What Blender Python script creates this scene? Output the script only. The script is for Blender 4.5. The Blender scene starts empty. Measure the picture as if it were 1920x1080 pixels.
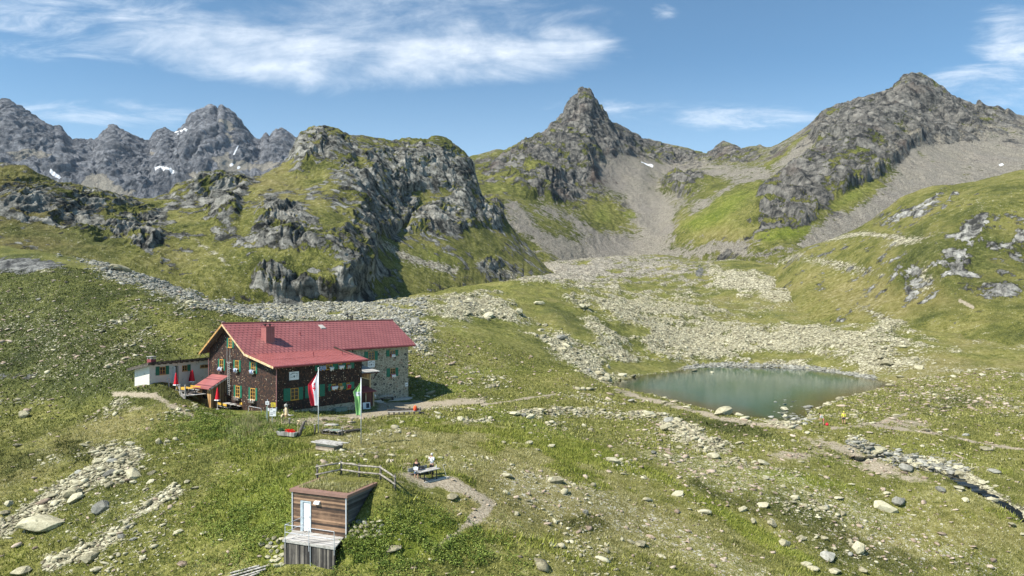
import bpy, bmesh, math, random
import numpy as np
from mathutils import Vector
R = math.radians
random.seed(7)
rng = np.random.default_rng(11)
S = bpy.context.scene
COL = S.collection
# ------------------------------------------------------------------ camera
CZ = 12.3            # camera height above the lodge corner
FX = 1280.0          # focal length in photo pixels (24 mm on 36 mm)
HY = 577.0           # horizon row
cam = bpy.data.objects.new('camera', bpy.data.cameras.new('camera'))
COL.objects.link(cam); S.camera = cam
cam.location = (0, 0, CZ); cam.rotation_euler = (R(90), 0, 0)
cam.data.lens = 24; cam.data.sensor_width = 36; cam.data.shift_y = (HY - 540) / 1920
cam.data.clip_start = 0.5; cam.data.clip_end = 20000
# ------------------------------------------------------------------ light
SUN_AZ = R(-122)      # compass-like: angle of the sun from +Y, negative = left of view
SUN_EL = R(50)
sdir = Vector((math.sin(SUN_AZ) * math.cos(SUN_EL), math.cos(SUN_AZ) * math.cos(SUN_EL), math.sin(SUN_EL)))
sun = bpy.data.objects.new('sun', bpy.data.lights.new('sun', 'SUN'))
COL.objects.link(sun); sun.data.energy = 5.0; sun.data.angle = R(0.5); sun.data.color = (1, 0.955, 0.87)
sun.rotation_euler = sdir.to_track_quat('Z', 'Y').to_euler()
S.view_settings.view_transform = 'Standard'; S.view_settings.look = 'None'
S.view_settings.gamma = 1.0; S.view_settings.exposure = 0.66; S.view_settings.use_curve_mapping = False
# node helper -------------------------------------------------------
class NT:
    def __init__(s, tree):
        s.t = tree; s.n = tree.nodes; s.l = tree.links
    def new(s, typ, ins=None, **kw):
        n = s.n.new(typ)
        for k, v in kw.items(): setattr(n, k, v)
        if ins:
            for k, v in ins.items(): s.put(n.inputs[k], v)
        return n
    def put(s, sock, v):
        if isinstance(v, bpy.types.NodeSocket): s.l.new(v, sock)
        elif isinstance(v, bpy.types.Node): s.l.new(v.outputs[0], sock)
        else:
            if sock.type == 'RGBA' and not hasattr(v, '__len__'): v = (v, v, v, 1)
            elif sock.type == 'RGBA' and len(v) == 3: v = (*v, 1)
            sock.default_value = v
    def m(s, op, a, b=None, c=None, clamp=False):
        n = s.n.new('ShaderNodeMath'); n.operation = op; n.use_clamp = clamp
        s.put(n.inputs[0], a)
        if b is not None: s.put(n.inputs[1], b)
        if c is not None: s.put(n.inputs[2], c)
        return n.outputs[0]
    def mix(s, f, a, b, blend='MIX'):
        n = s.n.new('ShaderNodeMix'); n.data_type = 'RGBA'; n.blend_type = blend
        s.put(n.inputs[0], f); s.put(n.inputs[6], a); s.put(n.inputs[7], b)
        return n.outputs[2]
    def ss(s, v, lo, hi, to0=0.0, to1=1.0):
        n = s.n.new('ShaderNodeMapRange'); n.interpolation_type = 'SMOOTHSTEP'
        s.put(n.inputs[0], v); n.inputs[1].default_value = lo; n.inputs[2].default_value = hi
        n.inputs[3].default_value = to0; n.inputs[4].default_value = to1
        return n.outputs[0]
    def noise(s, vec, scale, detail=6, rough=0.55, dist=0.0, out=0):
        n = s.new('ShaderNodeTexNoise', {'Vector': vec, 'Scale': scale, 'Detail': detail, 'Roughness': rough, 'Distortion': dist})
        return n.outputs[out]
    def voro(s, vec, scale, out=0, feature='F1', rnd=1.0):
        n = s.new('ShaderNodeTexVoronoi', {'Vector': vec, 'Scale': scale, 'Randomness': rnd}, feature=feature)
        return n.outputs[out]
    def ramp(s, f, stops, interp='LINEAR'):
        n = s.n.new('ShaderNodeValToRGB'); e = n.color_ramp.elements; n.color_ramp.interpolation = interp
        while len(e) < len(stops): e.new(0.5)
        for i, (p, c) in enumerate(stops):
            e[i].position = p; e[i].color = (*c, 1) if hasattr(c, '__len__') else (c, c, c, 1)
        s.put(n.inputs[0], f); return n.outputs[0]
    def mapping(s, vec, scale=(1, 1, 1), rot=(0, 0, 0), loc=(0, 0, 0)):
        n = s.n.new('ShaderNodeMapping'); s.put(n.inputs[0], vec)
        n.inputs[1].default_value = loc; n.inputs[2].default_value = rot; n.inputs[3].default_value = scale
        return n.outputs[0]
# ------------------------------------------------------------------ sky
W = bpy.data.worlds.new('World'); S.world = W; W.use_nodes = True
W.node_tree.nodes.clear(); w = NT(W.node_tree)
sky = w.new('ShaderNodeTexSky', sky_type='NISHITA', sun_disc=False, sun_elevation=SUN_EL, sun_rotation=SUN_AZ,
            altitude=2300.0, air_density=1.0, dust_density=0.6, ozone_density=1.6)
tc = w.new('ShaderNodeTexCoord').outputs['Generated']
sp = w.new('ShaderNodeSeparateXYZ', {0: tc})
dy = w.m('MAXIMUM', sp.outputs[1], 0.02)
u = w.m('DIVIDE', sp.outputs[0], dy); v = w.m('DIVIDE', sp.outputs[2], dy)
uv = w.new('ShaderNodeCombineXYZ', {0: u, 1: v}).outputs[0]
n1 = w.noise(w.mapping(uv, (1.1, 3.6, 1), (0, 0, R(-14)), (3.1, 0.4, 0)), 4.2, 10, 0.66, 0.5)
n2 = w.noise(w.mapping(uv, (1.0, 5.0, 1), (0, 0, R(-8)), (1.7, 2.2, 0)), 6.0, 8, 0.65, 0.6)
n3 = w.noise(w.mapping(uv, (1, 1.6, 1), (0, 0, 0), (5, 1, 0)), 22.0, 5, 0.6)
def blob(cx, cy, rx, ry, rot=0.0):
    """soft patch of cloud, centre and radii as tangents of the viewing direction"""
    mp = w.mapping(uv, (1, 1, 1), (0, 0, 0), (-cx, -cy, 0))
    mp = w.mapping(mp, (1, 1, 1), (0, 0, R(rot)))
    mp = w.mapping(mp, (1 / rx, 1 / ry, 0))
    ln = w.new('ShaderNodeVectorMath', {0: mp}, operation='LENGTH').outputs[1]
    return w.ss(ln, 0.25, 1.35, 1.0, 0.0)
P = lambda px, py: ((px - 960) / FX, (HY - py) / FX)
big = w.m('MAXIMUM', blob(*P(470, 92), 0.30, 0.070, 6), blob(*P(860, 112), 0.30, 0.058, -3))
big = w.m('MAXIMUM', big, w.m('MULTIPLY', blob(*P(720, 35), 0.42, 0.07), 0.75))
big = w.m('MAXIMUM', big, blob(*P(1060, 85), 0.10, 0.045, 0))
cl1 = w.m('MULTIPLY', w.ss(w.m('ADD', w.m('MULTIPLY_ADD', n1, 0.75, w.m('MULTIPLY', n3, 0.12)), w.m('MULTIPLY', big, 0.44)), 0.60, 1.10), w.ss(big, 0.0, 0.5))
wsp = w.m('MAXIMUM', w.m('MULTIPLY', blob(*P(1390, 220), 0.15, 0.026), 0.72), w.m('MULTIPLY', blob(*P(1910, 70), 0.085, 0.055), 1.0))
wsp = w.m('MAXIMUM', wsp, w.m('MULTIPLY', blob(*P(1240, 20), 0.03, 0.02), 0.6))
wsp = w.m('MAXIMUM', wsp, w.m('MULTIPLY', blob(*P(150, 212), 0.26, 0.028), 0.55))
wsp = w.m('MAXIMUM', wsp, w.m('MULTIPLY', blob(*P(150, 45), 0.30, 0.08), 0.62))
wsp = w.m('MAXIMUM', wsp, w.m('MULTIPLY', blob(*P(1880, 160), 0.16, 0.05), 0.62))
wsp = w.m('MAXIMUM', wsp, w.m('MULTIPLY', blob(*P(1180, 200), 0.20, 0.025), 0.45))
cl2 = w.m('MULTIPLY', w.ss(w.m('MULTIPLY_ADD', n2, 0.95, w.m('MULTIPLY', wsp, 0.42)), 0.60, 1.1), w.ss(wsp, 0.0, 0.5))
low = w.m('MULTIPLY', w.ss(v, 0.05, 0.38, 0.50, 0.0), 1.0)
cl = w.m('MAXIMUM', cl1, cl2)
cl = w.m('MULTIPLY', cl, w.ss(sp.outputs[1], 0.03, 0.2))
hs = w.new('ShaderNodeHueSaturation', {'Saturation': 1.02, 'Value': 1.02, 'Color': sky.outputs[0]}).outputs[0]
hs = w.mix(1.0, hs, (0.80, 1.04, 1.02), 'MULTIPLY')
hazec = w.mix(low, hs, (5.4, 6.6, 7.4))
ccol = w.mix(w.ss(n3, 0.3, 0.7), (6.6, 7.1, 7.7), (8.2, 8.5, 8.8))
fin = w.mix(w.m('MULTIPLY', cl, 0.78), hazec, ccol)
bg = w.new('ShaderNodeBackground', {'Color': fin, 'Strength': 0.105})
wo = w.new('ShaderNodeOutputWorld', {'Surface': bg.outputs[0]})

# ------------------------------------------------------------------ numpy noise
_perm = np.random.default_rng(5).permutation(256); _perm = np.concatenate([_perm, _perm, _perm]).astype(np.int32)
_g = np.random.default_rng(6).normal(size=(256, 3)); _g /= np.linalg.norm(_g, axis=1)[:, None]; _g = _g.astype(np.float32)
def perlin(x, y, z):
    xi = np.floor(x).astype(np.int32); yi = np.floor(y).astype(np.int32); zi = np.floor(z).astype(np.int32)
    xf = (x - xi).astype(np.float32); yf = (y - yi).astype(np.float32); zf = (z - zi).astype(np.float32)
    xi &= 255; yi &= 255; zi &= 255
    fu = xf * xf * xf * (xf * (xf * 6 - 15) + 10); fv = yf * yf * yf * (yf * (yf * 6 - 15) + 10); fw = zf * zf * zf * (zf * (zf * 6 - 15) + 10)
    def gr(ox, oy, oz):
        h = _perm[_perm[_perm[xi + ox] + yi + oy] + zi + oz] & 255; g = _g[h]
        return g[..., 0] * (xf - ox) + g[..., 1] * (yf - oy) + g[..., 2] * (zf - oz)
    a = gr(0, 0, 0) * (1 - fu) + gr(1, 0, 0) * fu; b = gr(0, 1, 0) * (1 - fu) + gr(1, 1, 0) * fu
    c = gr(0, 0, 1) * (1 - fu) + gr(1, 0, 1) * fu; d = gr(0, 1, 1) * (1 - fu) + gr(1, 1, 1) * fu
    return ((a * (1 - fv) + b * fv) * (1 - fw) + (c * (1 - fv) + d * fv) * fw) * 1.5
def fbm(x, y, z, size, octv=5, gain=0.5, ridge=False, off=0.0):
    f = 1.0 / size; a = 1.0; o = 0; tot = 0
    for i in range(octv):
        n = perlin(x * f + off + i * 17.3, y * f + off * 1.7 - i * 9.1, z * f + i * 5.7)
        o = o + a * ((1 - 2 * np.abs(n)) if ridge else n); tot += a; a *= gain; f *= 2.03
    return o / tot
def sst(v, lo, hi):
    t = np.clip((v - lo) / (hi - lo), 0, 1); return t * t * (3 - 2 * t)
def ell(px, py, cx, cy, rx, ry, rot=0.0):
    c, s = math.cos(R(rot)), math.sin(R(rot)); dx = px - cx; dyy = py - cy
    a = (dx * c + dyy * s) / rx; b = (-dx * s + dyy * c) / ry
    return np.exp(-1.15 * (a * a + b * b))
def stroke(px, py, pts, wid):
    best = np.full(px.shape, 1e9)
    for (x0, y0), (x1, y1) in zip(pts[:-1], pts[1:]):
        dx, dy_ = x1 - x0, y1 - y0; L = dx * dx + dy_ * dy_
        t = np.clip(((px - x0) * dx + (py - y0) * dy_) / L, 0, 1)
        best = np.minimum(best, np.hypot(px - x0 - t * dx, (py - y0 - t * dy_) * 1.0))
    return np.exp(-(best / wid) ** 2)
def inpoly(px, py, poly):
    r = np.zeros(px.shape, bool); n = len(poly); j = n - 1
    for i in range(n):
        xi, yi = poly[i]; xj, yj = poly[j]
        if yi != yj:
            r ^= ((yi > py) != (yj > py)) & (px < (xj - xi) * (py - yi) / (yj - yi) + xi)
        j = i
    return r
def tag(o, label=None, cat=None, group=None, kind=None):
    if label: o['label'] = label
    if cat: o['category'] = cat
    if group: o['group'] = group
    if kind: o['kind'] = kind
    return o
def grid_mesh(name, V, mat, attrs, kind='structure', smooth=True):
    nr, nc = V.shape[:2]
    me = bpy.data.meshes.new(name)
    idx = np.arange(nr * nc).reshape(nr, nc)
    q = np.stack([idx[:-1, :-1], idx[:-1, 1:], idx[1:, 1:], idx[1:, :-1]], -1).reshape(-1, 4).astype(np.int32)
    me.vertices.add(nr * nc); me.vertices.foreach_set('co', V.reshape(-1).astype(np.float32))
    me.loops.add(q.size); me.loops.foreach_set('vertex_index', q.ravel())
    me.polygons.add(len(q)); me.polygons.foreach_set('loop_start', np.arange(0, q.size, 4, dtype=np.int32))
    try: me.polygons.foreach_set('loop_total', np.full(len(q), 4, np.int32))
    except Exception: pass
    me.polygons.foreach_set('use_smooth', np.full(len(q), smooth))
    me.update(calc_edges=True)
    for an, arr in attrs.items():
        a = me.attributes.new(an, 'FLOAT_COLOR', 'POINT')
        a.data.foreach_set('color', arr.reshape(-1).astype(np.float32))
    me.materials.append(mat)
    o = bpy.data.objects.new(name, me); COL.objects.link(o)
    tag(o, kind=kind); return o
def normals(V):
    du = np.gradient(V, axis=1); dv = np.gradient(V, axis=0)
    n = np.cross(du, dv); n /= (np.linalg.norm(n, axis=-1, keepdims=True) + 1e-9)
    n *= np.where(n[..., 2:3] < 0, -1, 1); return n

# ------------------------------------------------------------------ terrain material
def principled(name):
    m = bpy.data.materials.new(name); m.use_nodes = True; t = NT(m.node_tree)
    p = [n for n in t.n if n.type == 'BSDF_PRINCIPLED'][0]
    return m, t, p
def terrain_mat(name, k, rock_lo=(0.035, 0.036, 0.036), rock_hi=(0.27, 0.27, 0.25), bump=1.0, grass_gain=1.0, rk=1.0, sk=1.0):
    """k = size in metres of the coarse pattern on this piece of land"""
    m, t, p = principled(name)
    co = t.new('ShaderNodeTexCoord').outputs['Object']
    A = t.new('ShaderNodeAttribute', attribute_name='mask'); B = t.new('ShaderNodeAttribute', attribute_name='mask2')
    sa = t.new('ShaderNodeSeparateColor', {0: A.outputs['Color']}); sb = t.new('ShaderNodeSeparateColor', {0: B.outputs['Color']})
    rock, scree, dirt, lush = sa.outputs[0], sa.outputs[1], sa.outputs[2], A.outputs['Alpha']
    dry, speck, red, snow = sb.outputs[0], sb.outputs[1], sb.outputs[2], B.outputs['Alpha']
    nb = t.noise(co, 1.0 / k, 4, 0.6, 0.4)
    nf = t.noise(co, 7.0 / k, 7, 0.72)
    nff = t.noise(co, 45.0 / k, 3, 0.7)
    # grass
    g = t.m('ADD', t.m('MULTIPLY', nb, 0.35), t.m('MULTIPLY', nf, 0.78))
    g = t.m('ADD', g, t.m('MULTIPLY', t.m('SUBTRACT', nff, 0.5), 0.8))
    g = t.m('ADD', g, t.m('MULTIPLY_ADD', dry, 0.26, -0.16))
    G = grass_gain
    gc = t.ramp(g, [(0.24, (0.020 * G, 0.024 * G, 0.006 * G)), (0.40, (0.062 * G, 0.074 * G, 0.016 * G)), (0.52, (0.152 * G, 0.150 * G, 0.036 * G)),
                    (0.64, (0.238 * G, 0.230 * G, 0.075 * G)), (0.78, (0.43 * G, 0.41 * G, 0.21 * G))])
    lc = t.ramp(g, [(0.25, (0.028, 0.044, 0.008)), (0.5, (0.125, 0.155, 0.020)), (0.72, (0.27, 0.28, 0.065))])
    gc = t.mix(t.ss(t.m('MULTIPLY_ADD', t.m('SUBTRACT', nb, 0.5), 0.5, lush), 0.15, 0.85), gc, lc)
    gc = t.mix(t.m('MULTIPLY', t.ss(t.m('ADD', t.m('MULTIPLY', lush, -1.0), t.m('MULTIPLY', t.m('SUBTRACT', nf, 0.5), 1.2)), -0.02, 0.35), 0.9), gc, t.ramp(g, [(0.3, (0.016, 0.023, 0.007)), (0.5, (0.064, 0.076, 0.018)), (0.72, (0.18, 0.18, 0.055))]))
    brown = t.mix(t.ss(nf, 0.35, 0.65), (0.085, 0.058, 0.022), (0.20, 0.15, 0.065))
    gc = t.mix(t.m('MULTIPLY', t.ss(t.m('MULTIPLY_ADD', nb, 0.9, dry), 0.75, 1.4), 0.5), gc, brown)
    # stone speckle lying in the grass
    vs = t.voro(t.mapping(co, (1, 1, 1.6)), 9.0 / k); vs2 = t.voro(co, 26.0 / k)
    th = t.m('MULTIPLY', speck, t.m('MULTIPLY_ADD', nf, 1.6, -0.42))
    sp1 = t.ss(t.m('SUBTRACT', t.m('MULTIPLY', th, 0.62), vs), -0.05, 0.03)
    sp2 = t.ss(t.m('SUBTRACT', t.m('MULTIPLY', th, 0.60), vs2), -0.06, 0.03)
    spk = t.m('MAXIMUM', sp1, sp2)
    # scree
    vc = t.new('ShaderNodeTexVoronoi', {'Vector': co, 'Scale': 6.5 / k * sk})
    vcg = t.new('ShaderNodeSeparateColor', {0: vc.outputs['Color']}).outputs[0]
    vc2 = t.new('ShaderNodeTexVoronoi', {'Vector': co, 'Scale': 20.0 / k * sk})
    vcg2 = t.new('ShaderNodeSeparateColor', {0: vc2.outputs['Color']}).outputs[1]
    sv = t.m('ADD', t.m('MULTIPLY', vcg, 0.40), t.m('MULTIPLY', vcg2, 0.35)); sv = t.m('ADD', sv, t.m('MULTIPLY', nf, 0.45))
    sv = t.m('SUBTRACT', sv, t.m('MULTIPLY', t.ss(vc.outputs['Distance'], 0.35, 0.75), 0.30))
    sc = t.ramp(sv, [(0.20, (0.07, 0.062, 0.04)), (0.40, (0.22, 0.20, 0.13)), (0.60, (0.38, 0.355, 0.245)), (0.92, (0.60, 0.57, 0.42))])
    rc0 = t.ramp(sv, [(0.2, (0.09, 0.075, 0.062)), (0.45, (0.235, 0.215, 0.180)), (0.9, (0.40, 0.37, 0.315))])
    sc = t.mix(red, sc, rc0)
    # rock
    rv = t.m('ADD', t.m('MULTIPLY', t.noise(t.mapping(co, (1, 1, 1.7), (0.5, 0.25, 0.4)), 3.2 / k * rk, 9, 0.76, 0.5), 0.85), t.m('MULTIPLY', t.noise(t.mapping(co, (1, 1, 0.22), (0.25, -0.5, 0.2)), 9.0 / k * rk, 4, 0.65, 0.8), 0.42))
    rv = t.m('ADD', rv, t.m('MULTIPLY', t.m('SUBTRACT', nb, 0.5), 0.28))
    fac = t.new('ShaderNodeTexVoronoi', {'Vector': t.mapping(co, (1, 1, 0.42), (0.35, 0.3, 0.5)), 'Scale': 3.4 / k * rk})
    fcs = t.new('ShaderNodeSeparateColor', {0: fac.outputs['Color']})
    rv = t.m('ADD', rv, t.m('MULTIPLY', t.m('SUBTRACT', fcs.outputs[0], 0.55), 0.13))
    rv = t.m('SUBTRACT', rv, t.m('MULTIPLY', t.ss(fac.outputs['Distance'], 0.50, 0.85), 0.10))
    mid = tuple((a + b) * 0.42 for a, b in zip(rock_lo, rock_hi))
    rc = t.ramp(rv, [(0.48, rock_lo), (0.62, mid), (0.79, rock_hi)])
    rc = t.mix(t.m('MULTIPLY', t.ss(red, 0.9, 1.0), 0.4), rc, (0.17, 0.115, 0.085))
    # combine, each border broken by fine noise
    jit = t.m('MULTIPLY', t.m('SUBTRACT', nf, 0.5), 3.3); jit = t.m('ADD', jit, t.m('MULTIPLY', t.m('SUBTRACT', nff, 0.5), 0.7))
    fs = t.ss(t.m('ADD', scree, jit), 0.38, 0.58); fr = t.ss(t.m('ADD', rock, t.m('MULTIPLY', jit, 0.7)), 0.40, 0.58); fd = t.ss(t.m('ADD', dirt, t.m('MULTIPLY', jit, 0.6)), 0.30, 0.75)
    dc = t.mix(t.ss(nff, 0.3, 0.7), (0.20, 0.16, 0.105), (0.44, 0.385, 0.29))
    c = t.mix(spk, gc, t.mix(vcg2, (0.26, 0.24, 0.18), (0.56, 0.53, 0.43)))
    c = t.mix(fd, c, dc); c = t.mix(fs, c, sc); c = t.mix(fr, c, rc)
    c = t.mix(t.ss(t.m('MULTIPLY_ADD', t.m('SUBTRACT', nf, 0.5), 0.4, snow), 0.42, 0.52), c, (0.8, 0.82, 0.85))
    t.put(p.inputs['Base Color'], c); p.inputs['Roughness'].default_value = 0.95; p.inputs['Specular IOR Level'].default_value = 0.15
    h = t.m('ADD', t.m('MULTIPLY', nf, 0.6), t.m('MULTIPLY', nff, 0.16))
    h = t.m('ADD', h, t.m('MULTIPLY', t.m('MULTIPLY', t.m('MAXIMUM', fs, spk), t.ss(vc.outputs['Distance'], 0.1, 0.7, 1, 0)), 0.10))
    h = t.m('ADD', h, t.m('MULTIPLY', t.m('MULTIPLY', fr, rv), 0.9))
    bp = t.new('ShaderNodeBump', {'Height': h, 'Strength': 0.9 * min(bump, 1.0), 'Distance': 0.10 * k * bump})
    t.put(p.inputs['Normal'], bp.outputs[0])
    return m
# ------------------------------------------------------------------ valley ground (one sheet)
# surveyed points: photo column, photo row, distance forward in metres
SV = '''-400 1150 46;-400 900 70;-400 700 110;-400 520 150;-400 430 180;-400 560 300;-400 600 700
-150 1200 42;300 1200 40;600 1200 38.5;900 1200 37;1200 1200 40;1500 1200 46;1900 1200 54;2300 1150 64;300 1500 33;900 1500 31;1500 1500 36;2200 1500 44;-300 1500 36
0 1080 50;300 1080 46.5;560 1082 43.2;700 1080 42;800 1080 42;1000 1080 43;1200 1080 47;1400 1080 52;1700 1080 60;1920 1080 64;2200 1000 76
0 980 57;150 1000 54;300 950 55;480 1000 47.5;700 1000 45.2;760 985 46;900 1000 46.5;1050 1000 51;1200 1000 56;1400 1000 62;1700 980 69;1920 985 69;2200 880 90
0 900 66;200 880 64;400 860 63.5;500 900 56;595 903 49;640 892 50.5;655 1018 44.2;648 1052 43.2;535 1066 44.5;625 1082 43.1;431 767 84.5;408 768 84.8;455 769 83.0;673 895 50;713 898 49.3;740 918 46.8;720 950 46;530 940 51;850 950 49;950 950 51;1100 930 59;1250 905 70;1400 940 67;1600 930 73;1800 925 73;1920 930 74
100 820 76;250 800 75;400 800 73.5;500 830 67;560 850 62;620 850 61;677 834 66;730 870 56;800 905 51;850 890 53;800 860 60;900 880 58;1000 880 62;1100 850 76;1200 850 80;1300 850 83;1400 860 81;1500 870 80;1600 860 84;1700 875 82;1800 860 87;1920 870 86
0 790 88;100 760 92;200 755 86;260 745 82;330 765 79;450 785 75.5;520 790 75.5;595 813 70.5;640 800 74.5;720 800 77;800 800 76;900 800 78;1000 800 87;1100 790 96;1200 785 101;1300 806 94;1400 812 92;1500 815 92;1650 838 88;1750 830 93;1920 800 104
280 720 84.5;255 719 87;330 712 90;390 765 90;519 773 80.5;460 773 84;633 772 87.5;700 764 94;766 748 106.5;760 772 89.5;870 753 102;960 762 99;1050 745 112;1120 732 125;1150 722 140;1080 700 135
0 700 108;120 690 100;200 700 92;250 690 92;330 690 96;0 620 125;120 620 118;230 640 110;330 620 108;390 650 101;430 690 97;540 660 112;700 650 122;800 700 118;850 680 130;900 640 150;950 660 145;1000 700 140;1080 670 165;1150 690 170;1120 640 190
0 540 142;100 550 136;200 590 122;330 600 114;0 482 158;110 490 156;200 512 150;330 560 132;420 607 118;420 585 165;330 545 180;200 508 190;0 485 200
480 590 160;600 595 165;740 595 165;820 590 175;900 562 215;1020 543 255;1000 610 190;1100 580 235;1200 600 240
1245 745 126;1310 768 113;1400 787 102;1480 796 97;1545 796 97;1582 793 98;1560 765 113;1620 742 128;1672 718 147;1600 700 170;1500 688 188;1400 685 192;1300 685 192;1200 690 180
1300 640 230;1400 640 225;1500 650 212;1600 665 190;1750 690 160;1850 700 150;1920 700 148;1750 740 130;1850 760 122;1920 740 130;1700 770 112;2200 700 150;2200 800 110
1200 560 330;1100 545 330;1300 580 300;1400 590 290;1500 600 270;1650 620 220;1750 630 205;1920 650 180;2200 640 170
1000 525 350;1100 515 430;1200 510 460;1300 530 400;1400 540 370;1500 560 330;900 540 290;1200 482 600;1100 490 560;1300 488 560;1400 495 450;1450 505 430
900 550 400;800 575 300;700 585 300;500 595 300;300 590 300;100 560 300;0 600 700;400 640 700;450 630 480;300 630 500;550 630 500;200 620 600;550 640 650;800 610 700;1000 500 500;1000 530 720;1200 495 720;1400 520 720;1600 600 330;1800 620 300;1600 600 700;1900 620 700;2300 620 700;2300 620 300;2300 660 220'''
sv = np.array([[float(q) for q in r.split()] for r in SV.replace('\n', ';').split(';')])
_sx, _sy = 1 / 180.0, 5.0
_c = np.stack([sv[:, 0] * _sx, np.log(sv[:, 2]) * _sy], 1)
def _tps(d2): return 0.5 * d2 * np.log(d2 + 1e-9)
_K = _tps(((_c[:, None] - _c[None]) ** 2).sum(-1)); np.fill_diagonal(_K, 0.03)
_Pm = np.concatenate([np.ones((len(_c), 1)), _c], 1)
_M = np.block([[_K, _Pm], [_Pm.T, np.zeros((3, 3))]])
_wt = np.linalg.solve(_M, np.concatenate([sv[:, 1], np.zeros(3)]))
def rbf(px, Y):
    q = np.stack([px.ravel() * _sx, np.log(Y.ravel()) * _sy], 1); o = np.empty(len(q))
    for i in range(0, len(q), 20000):
        a = q[i:i + 20000]; d = _tps(((a[:, None] - _c[None]) ** 2).sum(-1))
        o[i:i + 20000] = d @ _wt[:-3] + _wt[-3] + a @ _wt[-2:]
    return o.reshape(px.shape)
NCc, NRr = 1180, 800
G_P = np.linspace(-420, 2340, NCc); G_L = np.linspace(math.log(27), math.log(720), NRr)
cc, rr = np.linspace(-420, 2340, 180), np.linspace(G_L[0], G_L[-1], 200)
PC, LC = np.meshgrid(cc, rr)
pyc = rbf(PC, np.exp(LC))
def bil(A, x0, x1, y0, y1, x, y):
    nr, nc = A.shape
    fx = np.clip((x - x0) / (x1 - x0) * (nc - 1), 0, nc - 1.001); fy = np.clip((y - y0) / (y1 - y0) * (nr - 1), 0, nr - 1.001)
    i = fx.astype(int); j = fy.astype(int); a = fx - i; b = fy - j
    return (A[j, i] * (1 - a) + A[j, i + 1] * a) * (1 - b) + (A[j + 1, i] * (1 - a) + A[j + 1, i + 1] * a) * b
GP, GL = np.meshgrid(G_P, G_L)
GY = np.exp(GL); Gpy = bil(pyc, -420, 2340, rr[0], rr[-1], GP, GL)
GX = (GP - 960) / FX * GY; GZ = CZ - (Gpy - HY) / FX * GY
LAKEZ = CZ - 16.5
LK = [(1142, 722), (1160, 714), (1200, 704), (1262, 697), (1290, 689), (1330, 686), (1400, 688), (1450, 689), (1520, 692), (1585, 699), (1630, 708), (1672, 718), (1668, 724), (1625, 736), (1575, 748), (1545, 760), (1518, 772), (1512, 788), (1478, 793), (1420, 786), (1380, 779), (1330, 770), (1300, 762), (1255, 751), (1225, 741), (1190, 735), (1160, 730)]
def onplane(px, py, z):
    Y = FX * (CZ - z) / (py - HY); return ((px - 960) / FX * Y, Y)
LKW = [onplane(a, b, LAKEZ) for a, b in LK]
def seg_dist(x, y, pts, closed=True):
    best = np.full(x.shape, 1e9); n = len(pts)
    for i in range(n if closed else n - 1):
        x0, y0 = pts[i]; x1, y1 = pts[(i + 1) % n]; dx, dy_ = x1 - x0, y1 - y0
        t = np.clip(((x - x0) * dx + (y - y0) * dy_) / (dx * dx + dy_ * dy_ + 1e-9), 0, 1)
        best = np.minimum(best, np.hypot(x - x0 - t * dx, y - y0 - t * dy_))
    return best
ins = inpoly(GX, GY, LKW); dl = seg_dist(GX, GY, LKW); dl = dl + 0.6 * fbm(GX, GY, GX * 0, 5.0, 3)
shore = np.maximum(GZ, LAKEZ + 0.12 + np.clip(dl, 0, 3) * 0.10)
GZ = np.where(ins, LAKEZ - 0.02 - np.clip(dl, 0, 30) * 0.14, GZ * sst(dl, 0, 9) + (1 - sst(dl, 0, 9)) * np.minimum(shore, LAKEZ + 0.15 + dl * 0.22))
# brook: photo positions and its fall
BR = [(1600, 838, 85.5), (1650, 842, 87), (1700, 862, 83.5), (1750, 872, 82), (1790, 885, 80.5), (1815, 905, 77), (1850, 930, 74.5), (1890, 952, 72.5), (1925, 975, 70.5), (2010, 1010, 68)]
BRW = [((a - 960) / FX * c, c) for a, b, c in BR]
db = seg_dist(GX, GY, BRW, False)
GZ = GZ - 1.0 * np.exp(-(db / 1.5) ** 2)
FLAT = GZ.copy()
def gsample(A, x, y):
    x = np.asarray(x, float); y = np.asarray(y, float)
    return bil(A, -420, 2340, G_L[0], G_L[-1], 960 + FX * x / y, np.log(y))
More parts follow.
